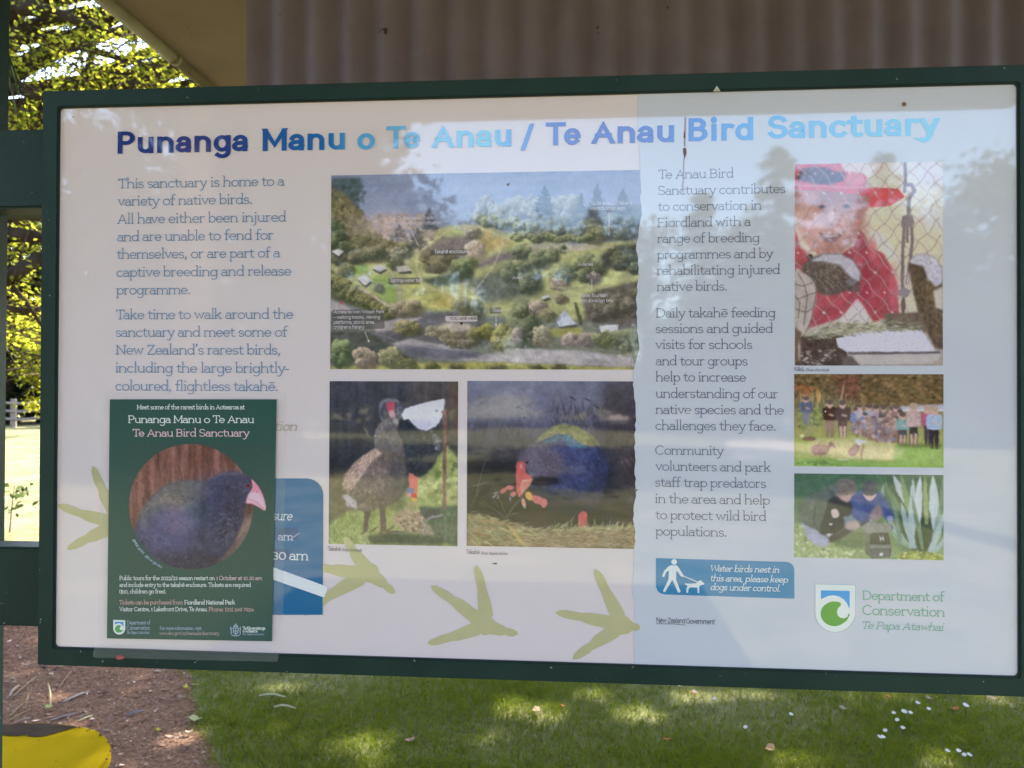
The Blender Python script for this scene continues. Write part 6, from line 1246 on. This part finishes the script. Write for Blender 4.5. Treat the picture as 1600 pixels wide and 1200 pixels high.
# posts and the rails the board hangs on
pr = onY(14.0, 400, .169); POST_X1 = pr[0]
for x1 in (POST_X1, -POST_X1+.10+.12):
    bm = bmesh.new(); add_box(bm, (x1-.10, .079, -.05), (x1, .169, ROOF_Z)); bm_obj('post', bm, M_GREEN, sh, bevel=.004)
YR = .0335
for ya, yb_, nm in ((202, 325, 'rail'), (855, 979, 'rail')):
    z1, z0 = onY(35, ya, YR)[2], onY(35, yb_, YR)[2]
    bm = bmesh.new(); add_box(bm, (POST_X1-.30, YR, z0), (-POST_X1+.5, YR+.0445, z1)); bm_obj(nm, bm, M_GREEN, sh, bevel=.003)
q = onY(5, 333, .1); V, F = tube_VF([(q[0]-.002, .02, q[2]), (q[0]-.002, .085, q[2])], [.012, .012], 8); mesh_obj('bolt', V, F, M_GASKET, sh)
# slim back rail between the far posts
YB2 = 1.9; q0, q1 = onY(20, 330, YB2), onY(20, 341, YB2)
bm = bmesh.new(); add_box(bm, (q0[0]-1.35, YB2, q1[2]), (XR, YB2+.03, q0[2])); bm_obj('back_rail', bm, mottled('olive_rail_paint', (.045, .042, .014), (.07, .064, .022), scale=10, rough=.8, spec=.1), sh)
for x_ in (q0[0]-1.35, XR-.09):
    bm = bmesh.new(); add_box(bm, (x_-.01, YB2-.04, -.05), (x_+.08, YB2-.001, ROOF_Z)); bm_obj('post', bm, M_GREEN, sh, bevel=.004)

# ------------------------------------------------------------------ yellow seat at the lower left
SZ = .44
outl = [(0, 655), (100, 650), (200, 645), (320, 643), (470, 650), (560, 660), (620, 670), (700, 684), (770, 706), (820, 742), (852, 786), (868, 835), (866, 880), (845, 930), (800, 978), (740, 1030)]
top = [onZ(*zc(x, y), SZ) for x, y in outl]
low = [top[-1]+np.array([-.09, -.10, 0]), top[-1]+np.array([-.24, -.16, 0]), top[-1]+np.array([-.60, -.17, 0]), top[-1]+np.array([-1.0, -.14, 0]), top[0]+np.array([-.55, -.22, 0]), top[0]+np.array([-.62, -.10, 0]), top[0]+np.array([-.45, .0, 0])]
M_YEL = mottled('yellow_paint', (.23, .155, .005), (.28, .19, .007), scale=7, rough=.8, spec=0.0, bump=.08, bscale=40, speck=(60, .735, (.12, .09, .03)), stretch=(1, .35, 1))
M_WORN = mottled('bare_weathered_wood', (.030, .022, .016), (.052, .039, .030), scale=16, rough=.95, spec=0.0, bump=.2, bscale=50, stretch=(.3, 1, 1), c3=(.15, .08, .05))
seat_o = np.array(top+low); cen = seat_o.mean(0)
ys_ = tag(empty('seat', (cen[0], cen[1], 0)), 'yellow painted plank seat with rounded end and bare brown patch', 'seat')
sp_ = spline(seat_o, 3)
bm = bmesh.new(); vt = [bm.verts.new(p) for p in sp_]; f = bm.faces.new(vt); r_ = bmesh.ops.extrude_face_region(bm, geom=[f]); bmesh.ops.translate(bm, vec=(0, 0, -.022), verts=[v for v in r_['geom'] if isinstance(v, bmesh.types.BMVert)])
bmesh.ops.recalc_face_normals(bm, faces=bm.faces)
big = [e for e in bm.edges if abs(e.verts[0].co.z-e.verts[1].co.z) < 1e-4 and e.verts[0].co.z > SZ-.001]
bmesh.ops.bevel(bm, geom=big, offset=.006, segments=2, affect='EDGES')
plank = bm_obj('plank', bm, M_YEL, ys_)
bp_ = [(0, 662), (100, 656), (200, 652), (320, 650), (440, 655), (540, 667), (612, 677), (560, 690), (520, 702), (420, 731), (370, 744), (330, 751), (270, 754), (222, 750), (215, 742), (160, 742), (155, 748), (80, 747), (0, 737)]
bw = [onZ(*zc(x, y), SZ+.002) for x, y in bp_]; bw = [bw[0]+np.array([-.35, .0, 0])]+bw+[bw[-1]+np.array([-.35, 0, 0])]
o = mesh_obj('bare_patch', bw, [tuple(range(len(bw)))], M_WORN, ys_)
if o.data.polygons[0].normal.z < 0: o.data.flip_normals()
rg = random.Random(8)
for (x, y, sz) in ((700, 700, 9), (785, 742, 16), (845, 800, 10), (862, 868, 12), (836, 930, 12), (620, 682, 10), (437, 945, 7), (680, 708, 8), (300, 780, 6), (120, 860, 6)):
    ch = [onZ(*zc(x+sz*rg.uniform(.6, 1.3)*math.cos(k*.785), y+sz*.6*rg.uniform(.5, 1.3)*math.sin(k*.785)), SZ+.0012) for k in range(8)]
    o = mesh_obj('paint_chip', ch, [tuple(range(8))], M_WORN, ys_)
    if o.data.polygons[0].normal.z < 0: o.data.flip_normals()
for dx, dy in ((-.42, -.02), (.12, -.04)):
    bm = bmesh.new(); add_box(bm, (cen[0]+dx-.05, cen[1]+dy-.05, -.02), (cen[0]+dx+.05, cen[1]+dy+.05, SZ-.0225)); bm_obj('leg', bm, M_WORN, ys_, bevel=.005)

# ------------------------------------------------------------------ trees
def leaves_mesh(centers, sizes, cols, rg, flat=.5, asp=.62):
    nl = len(centers); an = rg.uniform(0, 6.283, nl); tl = rg.normal(0, flat, nl); t2 = rg.normal(0, flat, nl)
    d = np.c_[np.cos(an)*np.cos(tl), np.sin(an)*np.cos(tl), np.sin(tl)]
    up = np.c_[np.zeros(nl), np.zeros(nl), np.ones(nl)]; sv = np.cross(d, up); sv /= np.linalg.norm(sv, axis=1)[:, None]; nv = np.cross(sv, d)
    sv = sv*np.cos(t2)[:, None]+nv*np.sin(t2)[:, None]
    L_ = sizes[:, None]; W_ = L_*asp
    V = np.stack([centers-d*L_*.5, centers+sv*W_*.5-d*L_*.05+nv*L_*.06, centers+d*L_*.5, centers-sv*W_*.5-d*L_*.05+nv*L_*.06], 1).reshape(-1, 3)
    F = np.arange(nl*4).reshape(-1, 4)
    return V, F, np.repeat(cols, 4, 0)
def hue(nl, rg, dark, light): 
    t_ = rg.random(nl)[:, None]; return np.array(dark)*(1-t_)+np.array(light)*t_
# sunny spots: leaves standing between the sun and these places on the ground are left out
SPOTS = [(440, 1066, .16, .10), (1000, 1112, .13, .10), (1090, 1086, .17, .07), (800, 1105, .10, .10), (850, 1112, .11, .08), (565, 1162, .14, .08), (770, 1152, .10, .06), (1180, 1084, .2, .05), (1395, 1088, .22, .05), (1240, 1190, .12, .07), (1470, 1186, .12, .06), (590, 1192, .08, .06), (200, 1047, .12, .05), (105, 1086, .10, .05), (290, 1152, .09, .07), (120, 1128, .06, .05), (1545, 1092, .10, .05), (930, 1085, .12, .06)]
SPW = [(onZ(x, y)[:2], rx, ry) for x, y, rx, ry in SPOTS]
def sun_gaps(Cn, z0=0.02):
    k = (Cn[:, 2]-z0)/sdir[2]; gx, gy = Cn[:, 0]-sdir[0]*k, Cn[:, 1]-sdir[1]*k; bad = np.zeros(len(Cn), bool)
    for (c, rx, ry) in SPW: bad |= ((gx-c[0])/rx)**2+((gy-c[1])/ry)**2 < 1.35
    return ~bad
# the big spreading tree beyond the board: trunk left of the frame, limbs reaching over the lawn
r1 = np.random.default_rng(21)
bt = tag(empty('spreading_tree', (-9.0, 9.5, 0)), 'big spreading tree with backlit yellow green leaves and long level limbs', 'tree')
TB = np.array([-9.0, 9.5, 0.0])
parts = [tube_VF([TB+(0, 0, -.1), TB+(.05, 0, 1.5), TB+(.1, .05, 3.0), TB+(.25, .05, 4.6), TB+(.3, .1, 6.4), TB+(.2, .2, 8.2)], [.42, .33, .30, .26, .18, .07], 12, .08, 1)]
def limb_px(pts, D, r0, r1_, seed): 
    q = [onD(x, y, d) for (x, y), d in zip(pts, D)]; return tube_VF(q, list(np.linspace(r0, r1_, len(q))), 7, .1, seed)
def trunk_at(z): return TB+np.array([.2, .05, z])
LIMBS = [([(18, 10), (52, 12), (90, 24), (125, 35), (165, 48), (215, 62)], 9.2, .11, .03, 5.6), ([(40, 48), (95, 62), (150, 80), (205, 96), (255, 118)], 9.6, .075, .02, 5.2), ([(30, 50), (60, 36), (95, 24), (140, 12)], 9.4, .08, .04, 5.4), ([(12, 134), (40, 146), (75, 158)], 9.0, .05, .03, 4.4), ([(120, 148), (132, 124), (140, 100), (146, 70), (150, 30)], 10.2, .07, .03, None), ([(225, 100), (262, 130), (300, 156)], 9.4, .035, .02, None), ([(5, 366), (30, 366), (66, 372), (140, 392), (260, 420)], 9.0, .10, .05, 3.2), ([(8, 432), (36, 420), (60, 404), (120, 380)], 8.8, .10, .05, 3.0), ([(5, 480), (40, 486), (70, 480)], 9.4, .05, .03, 2.9), ([(10, 440), (40, 470), (66, 510)], 9.2, .035, .02, None), ([(10, 250), (60, 236), (150, 200), (300, 160)], 9.6, .06, .03, 4.2)]
for k, (pts, D, r0, r1_, zt) in enumerate(LIMBS):
    q = [onD(x, y, D+.12*i) for i, (x, y) in enumerate(pts)]; rr = list(np.linspace(r0, r1_, len(q)))
    if zt: q = [trunk_at(zt), (trunk_at(zt)+q[0])/2+np.array([0, 0, .08])]+q; rr = [r0*1.5, r0*1.15]+rr
    parts.append(tube_VF(q, rr, 7, .1, 30+k))
tips = []
for k in range(24):
    z = r1.uniform(4.2, 7.6); x = r1.uniform(-3.5, 5.5); y = r1.uniform(6.2, 12.5); e = np.array([x, y, z+.6]); s0 = trunk_at(r1.uniform(3.4, 6.8)); m1 = s0*.55+e*.45+np.array([0, 0, .5]); m2 = s0*.25+e*.75+np.array([r1.normal(0, .3), r1.normal(0, .3), .3])
    parts.append(tube_VF([s0, m1, m2, e], [.09, .06, .035, .012], 6, .08, 80+k)); tips.append(e)
V, F = merge(parts); mesh_obj('trunk', V, F, M_BARK, bt, smooth=True)
def big_crown():
    Cs = []
    # over the lawn: dense enough to shade it
    for k in range(330):
        c = np.array([r1.uniform(-2.2, 6.0), r1.uniform(6.4, 12.4), r1.uniform(4.6, 8.2)]); Cs.append(c+r1.normal(0, 1, (150, 3))*np.array([.5, .5, .26]))
    # the part that shows left of the roof
    for k in range(118):
        px = (r1.uniform(-30, 350), r1.uniform(-40, 175)); Cs.append(onD(*px, r1.uniform(8.6, 11.2))+r1.normal(0, 1, (44, 3))*np.array([.21, .3, .18]))
    for k in range(60):
        px = (r1.uniform(-30, 100), r1.uniform(170, 215) if k < 14 else r1.uniform(335, 590)); Cs.append(onD(*px, r1.uniform(8.8, 11.0))+r1.normal(0, 1, (40, 3))*np.array([.22, .3, .11]))
    tw = []
    for c_ in Cs[330:]:                                         # twigs run through every leaf spray that shows
        m_ = c_.mean(0)
        for _ in range(2):
            d_ = r1.normal(0, 1, 3)*np.array([1, .6, .45]); d_ /= np.linalg.norm(d_); tw.append(tube_VF([m_-d_*.42, m_-d_*.1+r1.normal(0, .03, 3), m_+d_*.2+r1.normal(0, .04, 3), m_+d_*.5], [.010, .008, .005, .003], 5))
    V, F = merge(tw); mesh_obj('twigs', V, F, M_BARK, bt, smooth=True)
    Cn = np.concatenate(Cs)
    k = Cn[:, 2]/sdir[2]; gx, gy = Cn[:, 0]-sdir[0]*k, Cn[:, 1]-sdir[1]*k
    keep = sun_gaps(Cn) & (Cn[:, 2] > 2.0) & ~((gx < -3.6) & (gy > 7.6))
    Cn = Cn[keep]; nl = len(Cn)
    V, F, c = leaves_mesh(Cn, r1.uniform(.045, .090, nl)*(1+1.0*(Cn[:, 0] > -2.6)), hue(nl, r1, (.08, .115, .012), (.38, .36, .035)), r1, .55)
    mesh_obj('crown', V, F, M_LEAF, bt, c)
big_crown()
# cabbage tree whose dark straps droop behind the post
ct = tag(empty('cabbage_tree', (-4.3, 5.2, 0)), 'cabbage tree with drooping dark strap leaves just behind the left post', 'tree')
cb = onD(-50, 18, 5.0); ct.location = Vector((cb[0], cb[1], 0))
V, F = tube_VF([(cb[0], cb[1], -.05), (cb[0]+.02, cb[1], 1.6), (cb[0], cb[1], cb[2])], [.13, .11, .09], 9, .06, 5); mesh_obj('trunk', V, F, M_BARK, ct, smooth=True)
V = []; F = []; cc = []
for k in range(110):
    an = r1.uniform(0, 6.283); L_ = r1.uniform(.3, .5); el = r1.uniform(-.3, 1.3); d = np.array([math.cos(an), math.sin(an), 0]); nr = np.array([-d[1], d[0], 0]); o = len(V)
    for i in range(6):
        q = i/5; p = cb+d*L_*q*math.cos(el)*(1-.25*q)+np.array([0, 0, L_*(q*math.sin(el)-q*q*(.75+.5*math.cos(el)))]); w_ = .017*(.5+math.sin(math.pi*(.1+.8*q)))*(1-q*.6); V += [p+nr*w_, p-nr*w_]
        if i < 5: F.append((o+2*i, o+2*i+1, o+2*i+3, o+2*i+2))
    cc += [np.array([.014, .02, .011])*r1.uniform(.7, 1.3)]*12
mesh_obj('crown', V, F, M_LEAF, ct, np.array(cc))

def make_tree(kind, name, seed, h, rad, nleaf, dark, light, lsize, trunk_h, label, loc, group):
    rg_ = np.random.default_rng(seed); o = tag(empty(name, loc), label, 'tree', group); x, y, _ = loc; B = np.array([x, y, 0.0])
    parts = [tube_VF([B+(0, 0, -.1), B+(.05, .05, h*.35), B+(0, .05, h*.65), B+(.05, 0, h*.95)], [h*.028, h*.022, h*.014, h*.003], 8, .08, seed)]
    Cs = []
    if kind == 'round':
        for k in range(34):
            an = rg_.uniform(0, 6.283); q = math.sqrt(rg_.random()); zz = rg_.uniform(-1, 1); rr = rad*math.sqrt(max(0.05, 1-zz*zz*.8))*q*.9
            c = B+np.array([rr*math.cos(an), rr*math.sin(an), trunk_h+(h-trunk_h)*(zz*.5+.5)*.92]); Cs.append(c+rg_.normal(0, 1, (nleaf//34, 3))*np.array([.2, .2, .13])*rad*.62)
            if k % 3 == 0: parts.append(tube_VF([B+(0, 0, trunk_h*rg_.uniform(.7, 1.2)), (B+c)/2+np.array([0, 0, .25*h]), c], [h*.012, h*.008, h*.003], 5, .08, seed+k))
    else:
        lv = int(h*2.6)
        for k in range(lv):
            z = trunk_h+(h-trunk_h)*k/lv; rr = rad*(1-(z-trunk_h)/(h-trunk_h))**.85*rg_.uniform(.8, 1.12)+.08; nb = max(4, int(rr*5))
            for j in range(nb):
                an = rg_.uniform(0, 6.283); m_ = max(6, int(nleaf/(lv*7)))
                q = rg_.random(m_)**.7; Cs.append(B+np.c_[q*rr*math.cos(an)+rg_.normal(0, .09, m_), q*rr*math.sin(an)+rg_.normal(0, .09, m_), z-q*rr*.24+rg_.normal(0, .08, m_)])
    Cn = np.concatenate(Cs); Cn = Cn[Cn[:, 2] > .15]; nl = len(Cn)
    V, F = merge(parts); mesh_obj('trunk', V, F, M_BARK, o, smooth=True)
    V, F, c = leaves_mesh(Cn, rg_.uniform(.7, 1.3, nl)*lsize, hue(nl, rg_, dark, light), rg_, .6)
    mesh_obj('crown', V, F, M_LEAF, o, c); return o
def place(px, y_px, D): p = onD(px, 611, D); return (float(p[0]), float(p[1]), 0.0)
# far edge of the field beyond the fence (left slit)
for k, (px, D, h, rad, dk, lt, lb) in enumerate([(10, 34, 9, 3.6, (.028, .04, .016), (.06, .07, .025), 'dark bushy tree straight behind the far rail fence'), (70, 36, 12, 4.5, (.03, .042, .02), (.07, .08, .03), 'tall dark tree behind the fence nearest the board'), (-90, 35, 10, 4.2, (.028, .045, .016), (.07, .09, .03), 'broad dark tree behind the fence left of the post'), (180, 38, 11, 4.4, (.028, .04, .018), (.06, .08, .03), 'dense tree hidden behind the board beyond the field'), (-220, 33, 9, 4.0, (.03, .05, .018), (.08, .10, .03), 'leafy tree at the far left end of the field')]):
    make_tree('round', 'field_tree', 400+k, h, rad, 9000, dk, lt, .30, .5, lb, place(px, 611, D), 'trees along the far edge of the field')
yb_ = onD(72, 622, 26)
ft = tag(empty('young_tree', (yb_[0], yb_[1], 0)), 'slim young tree with bright yellow leaves in front of the fence', 'tree')
V, F = tube_VF([(yb_[0], yb_[1], -.05), (yb_[0]+.03, yb_[1], 1.4), (yb_[0]-.02, yb_[1], 4.4)], [.05, .04, .015], 7); mesh_obj('trunk', V, F, M_BARK, ft)
Cs = [onD(px, py, 26+r1.uniform(-.8, .8))+r1.normal(0, 1, (26, 3))*np.array([.26, .3, .16]) for px, py in [(r1.uniform(36, 100), r1.uniform(500, 600)) for _ in range(60)]+[(62, 625), (55, 630), (48, 634), (66, 640)]]
Cn = np.concatenate(Cs); V, F, c = leaves_mesh(Cn, r1.uniform(.12, .22, len(Cn)), hue(len(Cn), r1, (.10, .12, .012), (.24, .22, .02)), r1, .6); mesh_obj('crown', V, F, M_LEAF, ft, c)
# small sapling in the sunny grass
sp0 = onZ(15, 832); sg = tag(empty('sapling', sp0), 'small leafy sapling at the edge of the sunlit grass by the post', 'plant')
V, F = tube_VF([sp0, sp0+np.array([.02, 0, .25]), sp0+np.array([.05, 0, .5])], [.008, .006, .003], 6); mesh_obj('stem', V, F, M_BARK, sg)
Cn = sp0+np.c_[r1.normal(.05, .12, 46), r1.normal(0, .1, 46), r1.uniform(.15, .52, 46)]; V, F, c = leaves_mesh(Cn, r1.uniform(.05, .10, 46), hue(46, r1, (.03, .045, .015), (.06, .08, .03)), r1, .8); mesh_obj('leaves', V, F, M_LEAF, sg, c)
# post and rail fence across the field
M_FENCE = mottled('grey_fence_timber', (.16, .12, .10), (.26, .20, .17), scale=6, rough=.85)
fa, fb_ = onZ(-260, 668), onZ(230, 668); fn = tag(empty('rail_fence', (fa+fb_)/2), 'grey timber post and rail fence across the far side of the field', 'fence')
fd = fb_-fa; fL = np.linalg.norm(fd); fd /= fL; hgt = 1.0
pk_ = onD(52, 640, 1); 
for k in range(int(fL/2.2)+1):
    p = fa+fd*k*2.2; V, F = tube_VF([p+(0, 0, -.1), p+(0, 0, 1.12)], [.11, .11], 8); mesh_obj('post', V, F, M_FENCE, fn)
for z in (.35, .66, .97):
    pts = [fa+fd*fL*q+np.array([0, -.12, z+.03*math.sin(q*40)]) for q in np.linspace(0, 1, 40)]; V, F = tube_VF(pts, [.055]*40, 6); mesh_obj('rail', V, F, M_FENCE, fn)
# hillside beyond
hv = []; hf = []
for i in range(41):
    x = -160+8*i; 
    for j, (y, zf) in enumerate(((60, 0), (85, .55), (120, .9), (170, 1.0), (220, .6))): hv.append((x, y, -.2+zf*(15+5*math.sin(x*.03)+2.5*math.sin(x*.11+1))))
for i in range(40):
    for j in range(4): k = i*5+j; hf.append((k, k+5, k+6, k+1))
hl_ = mesh_obj('hill', hv, hf, mottled('wooded_hill', (.02, .03, .018), (.05, .065, .035), scale=.25, rough=.95, bump=.8, bscale=.8), None, smooth=True); tag(hl_, kind='structure')

# two broad trees added behind the viewer so their crowns shade the mirrored ground
for k, (x_, y_, lb) in enumerate([(4.6, -6.6, 'broad high crowned tree added to shade the lawn behind the viewer to the right'), (-4.2, -7.6, 'broad high crowned tree added to shade the lawn behind the viewer to the left')]):
    make_tree('round', 'shade_tree', 700+k, 10.5, 4.6, 16000, (.05, .08, .02), (.12, .15, .05), .34, 6.2, lb, (x_, y_, 0.0), 'trees behind the viewer')
# trees behind the camera, seen mirrored in the glossy panel
def mplace(px, D): p = onD(px, 611, D); return (float(p[0]), -float(p[1]), 0.0)
def mheight(py, D): return CAM_Z+(611-py)/F_PX*D
REFL = [('conifer', 1212, 218, 26, 4.2, 'tall dark conifer behind the viewer mirrored beside the child picture'), ('conifer', 1382, 230, 29, 4.0, 'second conifer mirrored above the child picture'), ('conifer', 1096, 292, 31, 3.2, 'smaller conifer mirrored in the upper text column'), ('conifer', 925, 318, 34, 2.4, 'conifer mirrored in the right of the aerial picture'), ('round', 1560, 236, 21, 4.4, 'broad tree mirrored at the right end of the panel'), ('round', 1470, 300, 25, 3.8, 'rounded tree mirrored right of the child picture'), ('round', 1300, 330, 30, 4.0, 'green tree mirrored behind the conifers'), ('round', 1180, 352, 33, 4.0, 'low tree mirrored under the conifers'), ('round', 1010, 345, 30, 4.2, 'pale tree mirrored at the torn edge'), ('round', 860, 350, 34, 4.6, 'tree mirrored over the aerial picture\'s right half'), ('round', 720, 345, 32, 4.6, 'tree mirrored over the aerial picture\'s middle'), ('round', 590, 322, 29, 4.2, 'tree mirrored over the aerial picture\'s left half'), ('round', 455, 120, 15, 3.0, 'tall leafy tree mirrored in the heading\'s second word'), ('round', 300, 60, 13, 3.6, 'big leafy tree mirrored over the left text'), ('round', 120, 40, 14, 4.2, 'big leafy tree mirrored at the left end of the panel'), ('round', -80, 60, 16, 4.5, 'leafy tree beyond the left end of the mirrored view'), ('round', 1720, 200, 24, 4.6, 'leafy tree beyond the right end of the mirrored view')]
for k, (kd, px, py, D, rad, lb) in enumerate(REFL):
    make_tree(kd, 'conifer' if kd == 'conifer' else 'shade_tree', 600+k, mheight(py, D), rad, 16000 if kd == 'conifer' else (22000 if 560 < px < 900 else 13000), (.05, .065, .03), (.12, .13, .06), .16 if kd == 'conifer' else .22, 1.0, lb, mplace(px, D), 'trees behind the viewer')
